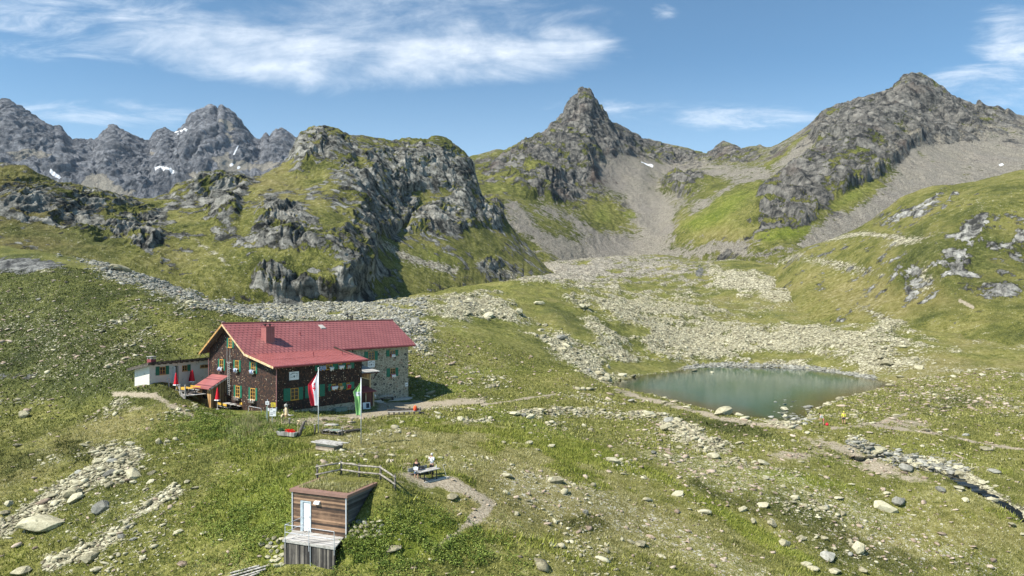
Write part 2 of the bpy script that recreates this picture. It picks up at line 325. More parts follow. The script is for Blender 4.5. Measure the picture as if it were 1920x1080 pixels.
# ---- masks
gpx, gpy = GP, HY + FX * (CZ - GZ) / GY
near = GY < 150
zz = GX * 0
scree = (0.72 * stroke(gpx, gpy, [(190, 500), (300, 542), (400, 578), (500, 592), (640, 592), (740, 603)], 17) + 0.3 * stroke(gpx, gpy, [(430, 575), (700, 585)], 20)
 + 1.0 * stroke(gpx, gpy, [(740, 606), (830, 592), (900, 575), (1010, 552)], 22) + 0.65 * stroke(gpx, gpy, [(800, 640), (900, 600)], 20)
 + 0.8 * stroke(gpx, gpy, [(955, 600), (1010, 640), (1060, 672), (1120, 705)], 15) + 0.75 * stroke(gpx, gpy, [(1050, 560), (1120, 620), (1170, 670)], 18)
 + 1.1 * ell(gpx, gpy, 1300, 638, 190, 46) + 0.9 * ell(gpx, gpy, 1440, 655, 190, 26) + 0.8 * ell(gpx, gpy, 1570, 660, 120, 24, 10)
 + 0.7 * ell(gpx, gpy, 1180, 585, 130, 42) + 0.9 * ell(gpx, gpy, 1440, 555, 120, 20, 12) + 0.7 * ell(gpx, gpy, 1390, 530, 110, 16)
 + 0.8 * ell(gpx, gpy, 1660, 605, 70, 18, 24) + 0.8 * ell(gpx, gpy, 1580, 500, 90, 13, 14) + 0.7 * ell(gpx, gpy, 1700, 455, 60, 10, -15)
 + 0.95 * ell(gpx, gpy, 1130, 505, 190, 26) + 0.8 * ell(gpx, gpy, 1000, 520, 120, 20) + 0.5 * ell(gpx, gpy, 1700, 650, 120, 14, 8)
 + 0.9 * stroke(gpx, gpy, [(1285, 692), (1400, 684), (1500, 690), (1620, 704)], 5)
 + 0.8 * stroke(gpx, gpy, [(1600, 832), (1680, 858), (1790, 878), (1850, 920), (1930, 968)], 11)
 + 1.0 * stroke(gpx, gpy, [(-20, 1000), (60, 965), (130, 915), (190, 862), (250, 850)], 17) + 0.8 * ell(gpx, gpy, 215, 880, 50, 28) + 0.9 * stroke(gpx, gpy, [(90, 1060), (190, 1020), (260, 965), (330, 920)], 13)
 + 0.75 * ell(gpx, gpy, 1240, 795, 90, 18, 18) + 0.8 * ell(gpx, gpy, 1330, 835, 70, 20, 20) + 0.6 * ell(gpx, gpy, 880, 790, 40, 5)
 + 0.6 * ell(gpx, gpy, 1030, 775, 80, 9) + 0.7 * ell(gpx, gpy, 1480, 792, 40, 9) + 0.5 * ell(gpx, gpy, 260, 755, 60, 9, 0) + 0.5 * ell(gpx, gpy, 70, 505, 100, 12, 8) + 0.3*ell(gpx, gpy, 60, 705, 110, 10))
grassy = (1.4 * ell(gpx, gpy, 1040, 590, 110, 26, 28) + 0.9 * ell(gpx, gpy, 1180, 630, 60, 12, 12) + 0.9 * ell(gpx, gpy, 930, 660, 110, 30, 10) + 0.6 * ell(gpx, gpy, 860, 620, 70, 14) + 0.7 * ell(gpx, gpy, 1000, 560, 60, 8) + 0.5 * ell(gpx, gpy, 600, 612, 160, 9) + 1.1 * stroke(gpx, gpy, [(1135, 692), (1200, 694), (1275, 690)], 7) + 0.8 * ell(gpx, gpy, 1500, 600, 120, 18)
 + ell(gpx, gpy, 1362, 652, 8, 6) + ell(gpx, gpy, 1418, 650, 8, 5) + ell(gpx, gpy, 1500, 672, 40, 9, -12) + ell(gpx, gpy, 1420, 682, 20, 6) + 0.8 * ell(gpx, gpy, 950, 625, 60, 22, 20) + 0.7 * ell(gpx, gpy, 900, 545, 80, 8))
scree = scree - 1.3 * grassy + 1.5 * fbm(GX, GY, zz, 8, 5) * (0.35 + sst(scree, 0.05, 0.5)) + 1.5 * fbm(GX, GY, zz, 30, 6) * sst(GY, 110, 150) - 0.05
scree = np.where(ins | (dl < 1.0), 0.3, scree)
dirt = (1.0 * stroke(gpx, gpy, [(215, 738), (290, 742), (335, 768), (360, 782)], 6) + 1.0 * stroke(gpx, gpy, [(480, 792), (540, 790), (600, 785), (700, 779), (730, 768), (800, 760), (850, 755), (905, 752)], 8)
 + 0.9 * ell(gpx, gpy, 745, 762, 60, 12) + 0.9 * ell(gpx, gpy, 800, 905, 50, 15) + 0.75 * ell(gpx, gpy, 760, 885, 28, 15) + 1.15 * stroke(gpx, gpy, [(845, 908), (885, 922), (918, 943), (905, 960), (885, 975)], 12) + 0.85 * stroke(gpx, gpy, [(885, 975), (850, 1005), (815, 1035)], 6)
 + 0.85 * stroke(gpx, gpy, [(905, 760), (960, 752), (1040, 740)], 3) + 0.9 * stroke(gpx, gpy, [(1560, 803), (1640, 796), (1700, 775)], 4) + 0.9 * stroke(gpx, gpy, [(1640, 800), (1700, 806), (1780, 818), (1920, 842)], 3)
 + 0.8 * ell(gpx, gpy, 1700, 795, 60, 12) + 0.9 * stroke(gpx, gpy, [(1155, 732), (1250, 757), (1330, 778), (1420, 796), (1500, 800)], 6) + 0.75 * ell(gpx, gpy, 1560, 835, 80, 12, 12) + 0.85 * ell(gpx, gpy, 1660, 880, 130, 18, 14) + 0.8 * ell(gpx, gpy, 1480, 855, 50, 14)
 + 0.6 * ell(gpx, gpy, 1060, 772, 60, 8) + 0.6 * ell(gpx, gpy, 880, 690, 30, 8, -20) + 0.5 * ell(gpx, gpy, 250, 765, 70, 10) + 0.4 * stroke(gpx, gpy, [(340, 800), (300, 790)], 8) + 0.4 * ell(gpx, gpy, 1600, 475, 60, 8)
 + 0.3 * ell(gpx, gpy, 960, 980, 60, 40) + 0.5 * ell(gpx, gpy, 1130, 1050, 40, 30, -40) + 0.7 * ell(gpx, gpy, 640, 800, 60, 9) + 0.5 * ell(gpx, gpy, 760, 830, 50, 12, -40))
dirt = dirt * (0.85 + 0.9 * fbm(GX, GY, zz, 3.5, 4)) + 0.2 * fbm(GX, GY, zz, 6, 4)
lush = (0.9 * stroke(gpx, gpy, [(900, 765), (960, 785), (1050, 820), (1130, 855), (1260, 905), (1400, 985), (1520, 1050)], 12) + 0.75 * ell(gpx, gpy, 450, 805, 110, 34) + 0.6 * ell(gpx, gpy, 500, 960, 110, 110)
 + 0.6 * ell(gpx, gpy, 790, 790, 60, 12) + 0.6 * ell(gpx, gpy, 760, 1010, 160, 60) + 0.55 * ell(gpx, gpy, 330, 620, 70, 26, 20) + 0.6 * ell(gpx, gpy, 1500, 900, 120, 12, 10) + 0.5 * ell(gpx, gpy, 1750, 845, 100, 10, 12) + 0.55 * ell(gpx, gpy, 840, 730, 60, 14)
 + 0.4 * ell(gpx, gpy, 1350, 490, 60, 8) + 0.4 * ell(gpx, gpy, 900, 700, 120, 12) + 0.4 * ell(gpx, gpy, 1000, 830, 120, 30, 20) + 0.2 + 0.35 * fbm(GX, GY, zz, 12, 4) - 0.25 * (gpx > 1250) * (gpy < 700)
 - 0.75 * ell(gpx, gpy, 1510, 975, 120, 34, 20) - 0.7 * ell(gpx, gpy, 1650, 1050, 170, 30, 8) - 0.6 * ell(gpx, gpy, 1300, 915, 120, 16, 15) - 0.75 * ell(gpx, gpy, 1385, 803, 150, 12, 10) - 0.95 * ell(gpx, gpy, 110, 610, 340, 120, 14) - 0.45 * ell(gpx, gpy, 60, 720, 180, 40) - 0.5 * ell(gpx, gpy, 90, 860, 160, 40, -10) - 0.5 * ell(gpx, gpy, 1110, 985, 70, 20) - 0.4 * ell(gpx, gpy, 1780, 890, 140, 20, 20) - 0.4 * ell(gpx, gpy, 1800, 760, 150, 30, 10) - 0.5 * ell(gpx, gpy, 1040, 590, 90, 26, 28) + 0.45 * fbm(GX, GY, zz, 5, 4))  # large left ellipse darkens the grass as shade on the right-facing hillside
dry = (0.38 + 0.5 * ell(gpx, gpy, 1060, 920, 230, 60, 22) + 0.45 * ell(gpx, gpy, 200, 800, 160, 28, -14) + 0.45 * ell(gpx, gpy, 1750, 690, 220, 40) + 0.35 * ell(gpx, gpy, 870, 830, 130, 40) + 0.4 * ell(gpx, gpy, 1550, 575, 200, 25)
 + 0.5 * ell(gpx, gpy, 690, 830, 90, 30) + 0.35 * ell(gpx, gpy, 1700, 1000, 260, 60) + 0.4 * ell(gpx, gpy, 900, 960, 80, 50) + 0.6 * fbm(GX, GY, zz, 20, 4) - 0.3 * ell(gpx, gpy, 120, 620, 250, 110))
speck = (0.30 + 0.9 * stroke(gpx, gpy, [(960, 905), (1120, 950), (1250, 1000), (1420, 1090)], 34) + 0.6 * ell(gpx, gpy, 1600, 960, 350, 70, 14) + 0.55 * ell(gpx, gpy, 1280, 850, 160, 55, 20) + 0.5 * ell(gpx, gpy, 120, 640, 260, 90, 12) + 0.5 * ell(gpx, gpy, 820, 690, 120, 60)
 + 0.55 * ell(gpx, gpy, 1750, 740, 220, 50) + 0.45 * ell(gpx, gpy, 250, 950, 200, 100) + 0.35 * ell(gpx, gpy, 1500, 590, 350, 80) + 0.4 * ell(gpx, gpy, 1700, 1050, 300, 40, 10) + 0.35 * fbm(GX, GY, zz, 9, 4) + 0.35 * ell(gpx, gpy, 620, 870, 100, 30)
 - 0.25 * ell(gpx, gpy, 900, 850, 150, 50) - 0.3 * ell(gpx, gpy, 480, 830, 120, 60))
red = np.clip(0.75 * sst(GY, 260, 380) * sst(-gpy, -560, -520) * (gpx < 1330) + 0.6 * ell(gpx, gpy, 1660, 880, 140, 25, 14) + 0.5 * ell(gpx, gpy, 1250, 790, 100, 14) + 0.35 * stroke(gpx, gpy, [(190, 505), (330, 552)], 14) + 0.7 * stroke(gpx, gpy, [(1285, 692), (1400, 684), (1620, 706)], 5), 0, 1)
rockm = 0.9 * sst(fbm(GX, GY, zz, 7, 4, ridge=True) * 0.6 + 0.7 * ell(gpx, gpy, 30, 500, 110, 16) + 0.4 * ell(gpx, gpy, 40, 705, 90, 12) + 0.5 * ell(gpx, gpy, 870, 578, 50, 10) + 0.6 * ell(gpx, gpy, 1312, 515, 10, 18), 0.62, 0.9) * (GY > 60)
# ---- relief
hum = fbm(GX, GY, zz, 9.0, 5) * 0.55 + fbm(GX, GY, zz, 1.6, 3) * 0.10
hum = hum + fbm(GX, GY, zz, 40.0, 4) * 3.4 * sst(GY, 115, 260) + fbm(GX, GY, zz, 14.0, 4, ridge=True) * 1.5 * sst(GY, 120, 200)
sm = sst(scree, 0.3, 0.6) * (GY > 85) * (~ins)
blk = fbm(GX, GY, zz, 3.0, 3, ridge=True) * 0.55 * sm + fbm(GX, GY, zz, 7.0, 3, ridge=True) * 1.0 * sm * sst(GY, 150, 260)
quiet = np.ones_like(GX)
for (bx, by, br) in [(-27, 89, 17), (-12.5, 95, 9), (-6.5, 51, 3.5), (-11, 46, 5), (-40, 90, 11)]:
    quiet = np.minimum(quiet, sst(np.hypot(GX - bx, GY - by), br * 0.8, br * 1.5))
hum = hum * (0.15 + 0.85 * quiet)
ls = sst(dl, 0.2, 6) * np.where(ins, 0.0, 1.0)
GZ = GZ + (hum + blk) * ls
# pits under the small store and lodge so floors never poke through
STO = Vector((-10.9, 45.0)); SA = Vector((-0.93, 0.368)); SB = Vector((0.368, 0.93))
sx = (GX - STO.x) * SA.x + (GY - STO.y) * SA.y; sy = (GX - STO.x) * SB.x + (GY - STO.y) * SB.y
GZ = np.where((sx > 0.05) & (sx < 4.35) & (sy > -0.1) & (sy < 3.3), np.minimum(GZ, CZ - 15.6), GZ)
GZ = np.where((sx > -.1) & (sx < 4.2) & (sy > -1.75) & (sy < 0.2), np.minimum(GZ, CZ - 16.0), GZ)
hx = (GX + 27.9) * 0.6 + (GY - 81) * 0.8; hy = -(GX + 27.9) * 0.8 + (GY - 81) * 0.6
GZ = np.where((hx > 0.3) & (hx < 13) & (hy > 0.3) & (hy < 14.8), np.minimum(GZ, -0.9), GZ)
M_GROUND = terrain_mat('alpine_ground', 6.0, bump=0.8)
lush = np.clip(lush, -0.9, 1.0)
mask = np.stack([rockm, np.clip(scree, -0.5, 1.3), np.clip(dirt, -0.5, 1.2), lush], -1); mask2 = np.clip(np.stack([dry, speck, red, zz], -1), 0, 1)
GV = np.stack([GX, GY, GZ], -1)
grid_mesh('ground', GV, M_GROUND, {'mask': mask, 'mask2': mask2})
def gz(x, y): return float(gsample(GZ, x, y))
def hit(px, py):
    """the spot of the ground seen at a place of the photograph, as a world position"""
    Ls = np.linspace(math.log(36), G_L[-1], 3000); Ys = np.exp(Ls)
    z = bil(GZ, -420, 2340, G_L[0], G_L[-1], np.full(3000, float(px)), Ls)
    pr = HY + FX * (CZ - z) / Ys
    i = int(np.argmax(pr <= py)); Y = Ys[i]
    return ((px - 960) / FX * Y, Y, float(z[i]))
# lake and brook ------------------------------------------------
def water_mat(name, deep, shallow, rough):
    m, t, p = principled(name)
    co = t.new('ShaderNodeTexCoord').outputs['Object']
    A = t.new('ShaderNodeAttribute', attribute_name='depth').outputs['Fac']
    n = t.noise(co, 0.12, 5, 0.6, 0.5)
    f = t.m('ADD', A, t.m('MULTIPLY', t.m('SUBTRACT', n, 0.5), 0.55))
    c = t.ramp(f, [(0.05, shallow), (0.30, tuple((a + b) / 2 for a, b in zip(deep, shallow))), (0.62, deep)])
    t.put(p.inputs['Base Color'], c); p.inputs['Roughness'].default_value = rough; p.inputs['IOR'].default_value = 1.33; p.inputs['Specular IOR Level'].default_value = 0.20
    nn = t.noise(t.mapping(co, (1.6, 1, 1)), 2.6, 4, 0.6)
    b = t.new('ShaderNodeBump', {'Height': nn, 'Strength': 0.10, 'Distance': 0.06}); t.put(p.inputs['Normal'], b.outputs[0])
    return m
def outline_sheet(name, poly, z, mat, step):
    xs = [p[0] for p in poly]; ys = [p[1] for p in poly]
    gx, gy = np.meshgrid(np.arange(min(xs) - 3, max(xs) + 3, step), np.arange(min(ys) - 3, max(ys) + 3, step))
    i = inpoly(gx, gy, poly); d = seg_dist(gx, gy, poly)
    keep = i | (d < 2.6)
    dep = np.where(i, np.clip(d / 16.0, 0, 1), 0)
    idx = -np.ones(gx.shape, int); idx[keep] = np.arange(keep.sum())
    q = np.stack([idx[:-1, :-1], idx[:-1, 1:], idx[1:, 1:], idx[1:, :-1]], -1).reshape(-1, 4); q = q[(q >= 0).all(1)]
    me = bpy.data.meshes.new(name); me.from_pydata(np.stack([gx[keep], gy[keep], np.full(keep.sum(), z)], -1).tolist(), [], q.tolist())
    a = me.attributes.new('depth', 'FLOAT', 'POINT'); a.data.foreach_set('value', dep[keep].astype(np.float32))
    me.materials.append(mat); o = bpy.data.objects.new(name, me); COL.objects.link(o); return tag(o, kind='structure')
outline_sheet('lake', LKW, LAKEZ, water_mat('lake_water', (0.003, 0.064, 0.062), (0.032, 0.028, 0.012), 0.05), 1.0)
# brook ribbon
bm = bmesh.new(); prev = None
pts = []
for i in range(len(BRW) - 1):
    for k in range(8):
        f = k / 8; pts.append((BRW[i][0] * (1 - f) + BRW[i + 1][0] * f, BRW[i][1] * (1 - f) + BRW[i + 1][1] * f))
for i, (x, y) in enumerate(pts):
    a = pts[max(i - 1, 0)]; b = pts[min(i + 1, len(pts) - 1)]; d = Vector((b[0] - a[0], b[1] - a[1])).normalized()
    wdt = 0.8 + 0.35 * math.sin(i * 1.3) + 0.2 * math.sin(i * 2.9); off = 0.3 * math.sin(i * 0.8)
    x += -d.y * off; y += d.x * off; z = float(gsample(FLAT, x, y)) + 0.28
    vs = [bm.verts.new((x - d.y * wdt, y + d.x * wdt, z)), bm.verts.new((x + d.y * wdt, y - d.x * wdt, z))]
    if prev: bm.faces.new((prev[0], prev[1], vs[1], vs[0]))
    prev = vs
me = bpy.data.meshes.new('brook'); bm.to_mesh(me); bm.free()
me.materials.append(water_mat('brook_water', (0.012, 0.014, 0.012), (0.012, 0.014, 0.012), 0.12))
o = bpy.data.objects.new('brook', me); COL.objects.link(o); tag(o, kind='structure')

# ------------------------------------------------------------------ mountains
def hermite(A, s, sharp=None):
    """A: lines x cols, s: fractional line numbers; monotone cubic along the lines"""
    n = len(A); D = A[1:] - A[:-1]; m = np.zeros_like(A)
    m[0] = D[0]; m[-1] = D[-1]
    a, b = D[:-1], D[1:]
    m[1:-1] = np.where(a * b > 0, 2 * a * b / (a + b + 1e-12 * np.sign(a + b + 1e-30)), 0)
    m1 = m.copy()
    if sharp: m1[sharp] = D[sharp - 1] * 1.1; m[sharp] = D[sharp]
    k = np.minimum(s.astype(int), n - 2); t = (s - k)[:, None]
    return ((2 * t ** 3 - 3 * t ** 2 + 1) * A[k] + (t ** 3 - 2 * t ** 2 + t) * m[k] + (-2 * t ** 3 + 3 * t ** 2) * A[k + 1] + (t ** 3 - t ** 2) * m1[k + 1])
def L(txt): return np.array([[float(q) for q in r.split()] for r in txt.split(',')])
def mountain(name, lines, p0, p1, nc, seg, mat, maskf, amp, size, smooth=18, sharp=None, slope=1.0, sz=0.62):
    P_ = np.linspace(p0, p1, nc)
    PY = []; YY = []
    for i, ln in enumerate(lines):
        a = np.interp(P_, ln[:, 0], ln[:, 1]); b = np.interp(P_, ln[:, 0], np.log(ln[:, 2]))
        w_ = smooth if i != sharp else 2.0
        kk = int(w_ / (P_[1] - P_[0])) * 2 + 1
        if kk > 1:
            ker = np.hanning(kk + 2)[1:-1]; ker /= ker.sum()
            a = np.convolve(np.pad(a, kk // 2, mode='edge'), ker, 'valid')
        kb = int(30 / (P_[1] - P_[0])) * 2 + 1; ker = np.hanning(kb + 2)[1:-1]; ker /= ker.sum()
        b = np.convolve(np.pad(b, kb // 2, mode='edge'), ker, 'valid')
        PY.append(a); YY.append(b)
    PY = np.array(PY); YY = np.array(YY); ZZ = CZ - (PY - HY) / FX * np.exp(YY)
    g0 = gsample(GZ, (P_ - 960) / FX * np.exp(YY[0]), np.exp(YY[0])); ZZ[0] = np.minimum(ZZ[0], g0 - 5)
    s = np.concatenate([np.linspace(i, i + 1, q, endpoint=False) for i, q in enumerate(seg)] + [[len(seg)]])
    LY = hermite(YY, s, sharp); Z = hermite(ZZ, s, sharp); Y = np.exp(LY)
    P2 = np.broadcast_to(P_, Y.shape); X = (P2 - 960) / FX * Y
    V = np.stack([X, Y, Z], -1); py = HY + FX * (CZ - Z) / Y
    N = normals(V)
    mk, mk2, rockiness = maskf(P2, py, X, Y, Z, N, s[:, None] + 0 * P2)
    wx = fbm(X, Y, Z, size[0] * 0.5, 3) * size[0] * 0.22; wz = fbm(X, Y, Z, size[0] * 0.5, 3, off=40.0) * size[0] * 0.22
    for (a_, s_, o_, rg) in zip(amp, size, (6, 6, 4), (True, True, True)):
        n = fbm(X + wx + 0.3 * Z, Y * 0.3, (Z + wz) * 0.32, s_, o_, gain=0.58, ridge=rg, off=s_)
        n = n - (0.35 if rg else 0)
        da = 1 - {size[0]: 0.90, size[1]: 0.55, size[2]: 0.0}[s_] * np.exp(-((s[:, None] - sharp) / 0.35) ** 2)
        V = V + (N * 0.8 + np.array([0, 0, 0.3])) * (a_ * n * da * (0.22 + 0.78 * rockiness))[..., None]
    N2 = normals(V); mk[..., 0] += slope * (sz - N2[..., 2])
    return grid_mesh(name, V, mat, {'mask': np.clip(mk, -0.8, 1.6), 'mask2': np.clip(mk2, 0, 1)})
def stackm(*a): return np.stack(np.broadcast_arrays(*a), -1)
# far grey range ------------------------------------------------
far = [L('-300 480 1500,0 450 1500,300 450 1500,500 420 1500,760 420 1600'),
       L('-300 370 1800,0 330 1750,130 370 1700,240 390 1700,300 360 1800,400 330 1900,470 330 2000,540 330 2000,760 380 2000'),
       L('-300 170 2250,-60 176 2250,0 187 2200,12 187 2200,22 193 2200,50 210 2200,75 226 2200,100 240 2200,110 240 2200,118 248 2200,135 265 2200,160 264 2250,180 262 2250,192 247 2250,212 237 2250,226 245 2250,240 248 2250,268 262 2300,281 262 2350,290 252 2400,300 241 2400,312 241 2400,325 248 2450,340 243 2450,350 228 2450,362 212 2450,380 204 2450,395 198 2450,403 203 2450,409 207 2450,413 198 2450,417 196 2450,422 203 2450,436 212 2450,450 225 2450,462 240 2450,475 257 2450,490 262 2450,497 250 2450,505 257 2450,515 247 2450,528 243 2450,540 248 2450,552 258 2450,562 262 2450,620 290 2450,760 340 2450'),
       L('-300 300 2700,0 330 2700,760 440 2700')]
def mf_far(px, py, X, Y, Z, N, s):
    n = fbm(X, Y, Z, 90, 5)
    sc = 0.9 * ell(px, py, 205, 362, 60, 18, 14) + 0.9 * ell(px, py, 440, 318, 40, 14) + 0.75 * ell(px, py, 500, 315, 30, 14) + 0.7 * stroke(px, py, [(425, 235), (430, 270), (420, 300)], 10) + 0.5 * stroke(px, py, [(280, 285), (330, 320), (380, 345)], 8) + 0.5 * ell(px, py, 70, 300, 30, 14) + 0.35 * n
    snow = 1.0 * stroke(px, py, [(326, 250), (345, 251), (358, 248)], 2.1) + stroke(px, py, [(296, 333), (312, 338), (328, 343)], 2.8) + stroke(px, py, [(99, 338), (114, 344)], 3.2) + stroke(px, py, [(443, 285), (437, 296)], 1.8) + ell(px, py, 434, 311, 5, 3) + ell(px, py, 447, 317, 4, 3) + ell(px, py, 285, 284, 4, 2) + ell(px, py, 337, 259, 3.5, 1.8)
    rock = 1.15 - 1.1 * sst(sc + 0.8 * n, 0.3, 0.7)
    return stackm(rock, sc + 0.95, 0 * px, 0 * px), stackm(0.3 + 0 * px, 0 * px, 0.86 + 0 * px, snow * 0.9), np.clip(1 - sc, 0.1, 1)
mountain('far_mountain_range', far, -300, 760, 620, (60, 170, 20), terrain_mat('hazed_far_rock', 60.0, (0.045, 0.048, 0.054), (0.27, 0.275, 0.29), 1.3, rk=0.9, sk=8), mf_far, (42, 24, 11), (200, 70, 22), sharp=2, slope=0.5)  # bluish haze of distance tinted into the rock colours
# the pointed central peak and the broad right peak, one massif ---------
cen = [L('780 470 420,900 480 430,1000 505 470,1100 512 560,1200 500 610,1300 500 570,1400 505 480,1500 500 430,1600 490 420,1750 470 430,1920 430 440,2400 430 440'),
       L('780 430 500,900 430 520,1000 450 560,1100 455 640,1180 462 690,1240 455 680,1300 440 620,1380 440 540,1440 440 500,1500 420 520,1600 400 560,1700 380 600,1800 360 620,1920 340 640,2400 340 640'),
       L('780 380 600,900 370 640,980 365 700,1060 370 760,1100 360 800,1140 350 850,1200 325 950,1240 330 1000,1330 315 1000,1390 325 800,1450 330 700,1520 310 690,1600 290 700,1670 280 740,1740 270 800,1800 285 780,1920 290 760,2400 320 760'),
       L('780 330 760,900 320 800,960 310 830,1010 280 880,1060 260 920,1100 240 960,1150 260 1050,1200 280 1150,1260 300 1200,1320 300 1200,1400 300 1000,1450 295 860,1500 270 800,1560 240 800,1620 215 830,1690 200 880,1760 210 920,1830 225 920,1920 240 900,2400 330 900'),
       L('780 330 850,840 312 870,884 293 900,905 288 910,930 281 920,945 282 930,960 276 940,985 264 980,1000 258 1000,1018 247 1020,1026 243 1030,1030 233 1040,1045 222 1060,1056 214 1080,1062 198 1090,1070 185 1100,1077 178 1110,1083 177 1110,1086 168 1110,1094 166 1110,1103 168 1110,1108 170 1110,1112 184 1110,1121 195 1110,1130 208 1110,1137 210 1120,1141 226 1130,1150 232 1150,1165 235 1180,1182 246 1220,1196 252 1240,1204 261 1260,1220 262 1280,1240 268 1300,1260 272 1300,1275 275 1300,1290 278 1300,1300 284 1300,1312 285 1300,1325 291 1300,1337 281 1250,1345 271 1250,1356 263 1250,1365 268 1250,1378 273 1200,1390 280 1150,1405 275 1120,1418 274 1100,1425 271 1080,1436 277 1060,1446 277 1050,1460 270 1030,1480 258 1000,1505 242 980,1530 225 960,1550 208 950,1565 204 950,1585 197 950,1600 191 950,1620 185 950,1640 180 950,1655 170 950,1675 166 960,1683 155 970,1695 143 980,1710 138 980,1724 140 980,1745 150 980,1765 162 980,1785 176 980,1805 187 970,1828 198 960,1836 190 960,1848 197 960,1862 200 950,1872 198 950,1885 207 950,1890 203 950,1905 215 950,1920 218 950,2100 290 950,2400 330 950'),
       L('780 400 1400,1200 400 1700,1700 330 1500,2400 400 1500')]
def mf_cen(px, py, X, Y, Z, N, s):
    n = fbm(X, Y, Z, 60, 5); n2 = fbm(X, Y, Z, 18, 4)
    rk = (1.4 * ell(px, py, 1070, 300, 88, 88) + 1.0 * ell(px, py, 1090, 210, 50, 60) + 0.8 * ell(px, py, 1010, 330, 50, 50) + 0.9 * ell(px, py, 1200, 275, 70, 26, 15) + 0.9 * ell(px, py, 1280, 300, 60, 20, 10) + 0.9 * ell(px, py, 1365, 290, 60, 22)
       + 1.3 * ell(px, py, 1280, 345, 60, 22, -12) + 1.4 * ell(px, py, 1640, 260, 110, 60, 20) + 1.2 * ell(px, py, 1760, 215, 150, 62, 24) + 1.2 * ell(px, py, 1560, 330, 110, 50, -28) + 1.2 * ell(px, py, 1480, 385, 90, 36, -30) + 0.9 * ell(px, py, 1560, 240, 60, 26, -38) + 0.9 * ell(px, py, 1490, 420, 60, 18)
       + 0.8 * ell(px, py, 930, 330, 60, 40) + 0.8 * ell(px, py, 920, 395, 40, 20) + 0.5 * ell(px, py, 1185, 385, 40, 30) + 0.9 * ell(px, py, 918, 492, 28, 14, 10) + 0.5 * ell(px, py, 1440, 350, 40, 14, -40) + 0.5 * ell(px, py, 1380, 400, 16, 10))
    sc = (1.0 * stroke(px, py, [(1120, 310), (1180, 340), (1220, 400), (1240, 440), (1220, 480)], 30) + 0.9 * stroke(px, py, [(1160, 300), (1220, 318), (1300, 318), (1440, 330), (1560, 240)], 13) + 1.0 * stroke(px, py, [(1430, 335), (1380, 350), (1300, 400)], 9)
       + 1.25 * ell(px, py, 1850, 300, 170, 46, 6) + 1.2 * ell(px, py, 1720, 320, 60, 44, 20) + 1.2 * stroke(px, py, [(1760, 330), (1680, 380), (1600, 420), (1530, 445)], 24) + 0.9 * stroke(px, py, [(1010, 390), (1090, 430), (1160, 465)], 17) + 1.0 * stroke(px, py, [(960, 400), (1010, 450), (1080, 480)], 20) + 0.8 * ell(px, py, 1230, 400, 50, 60)
       + 0.9 * ell(px, py, 1150, 480, 140, 20) + 0.7 * ell(px, py, 1230, 250, 60, 24, 20) + 0.5 * ell(px, py, 1140, 330, 30, 26) + 0.6 * stroke(px, py, [(1320, 445), (1360, 460), (1400, 480)], 6) + 0.6 * stroke(px, py, [(1420, 450), (1330, 470), (1290, 480)], 8) + 0.3 * ell(px, py, 1490, 250, 60, 14, -35) + 0.8 * ell(px, py, 940, 470, 50, 10, 30))
    green = (1.2 * ell(px, py, 1360, 390, 90, 26, -28) + 1.0 * ell(px, py, 1470, 435, 80, 20, -8) + 0.9 * ell(px, py, 1600, 370, 70, 14, -25) + 1.0 * ell(px, py, 1745, 305, 42, 8, 28) + 0.9 * ell(px, py, 1612, 300, 22, 9) + 0.55 * ell(px, py, 1000, 405, 70, 28, 20) + 0.9 * ell(px, py, 1130, 405, 26, 22) + 0.9 * ell(px, py, 1185, 405, 24, 14)
       + 0.75 * ell(px, py, 950, 450, 90, 26, 25) + 0.6 * stroke(px, py, [(1560, 215), (1500, 265), (1440, 315)], 6) + 0.5 * stroke(px, py, [(1050, 235), (1010, 280), (990, 320)], 8) + 0.55 * ell(px, py, 920, 345, 50, 40) + 1.0 * ell(px, py, 1330, 425, 60, 20, 0) + 0.7 * ell(px, py, 1590, 215, 40, 6, -20))
    hi = sst(-py, -300, -230)
    rock = 0.12 + 0.72 * np.minimum(rk, 1.1) - 0.55 * green - 0.5 * sc + 1.3 * n + 1.3 * n2 + 0.25 * hi
    scree = 0.36 + 0.7 * sc - 1.0 * green + 0.9 * n + 0.7 * n2 + 0.4 * hi
    lush = green * 0.55 + 0.25 * n2 + 0.35 * ell(px, py, 1480, 440, 60, 14)
    red_ = np.clip(0.5 * ell(px, py, 1135, 335, 28, 18, 20) + 0.85 + 0.3 * n + 0.5 * ell(px, py, 1670, 380, 30, 10) + 0.7 * ell(px, py, 1090, 430, 60, 20, 28), 0, 1)
    snow = stroke(px, py, [(1203, 306), (1222, 314)], 2.0) + ell(px, py, 1877, 310, 6, 3)
    return stackm(rock, scree, 0 * px, lush), stackm(0.35 + 0.5 * ell(px, py, 1350, 440, 60, 30) + 0.4 * n, 0.3 + 0 * px, red_, snow), sst(rk - green * 0.7 - sc * 0.6, 0.1, 0.8)
mountain('mountain_massif', cen, 780, 2400, 1150, (50, 80, 110, 130, 16), terrain_mat('massif_rock', 34.0, (0.030, 0.031, 0.031), (0.30, 0.285, 0.25), 1.2, rk=1.2, sk=8), mf_cen, (20, 12, 5.5), (120, 40, 13), smooth=14, sharp=4)
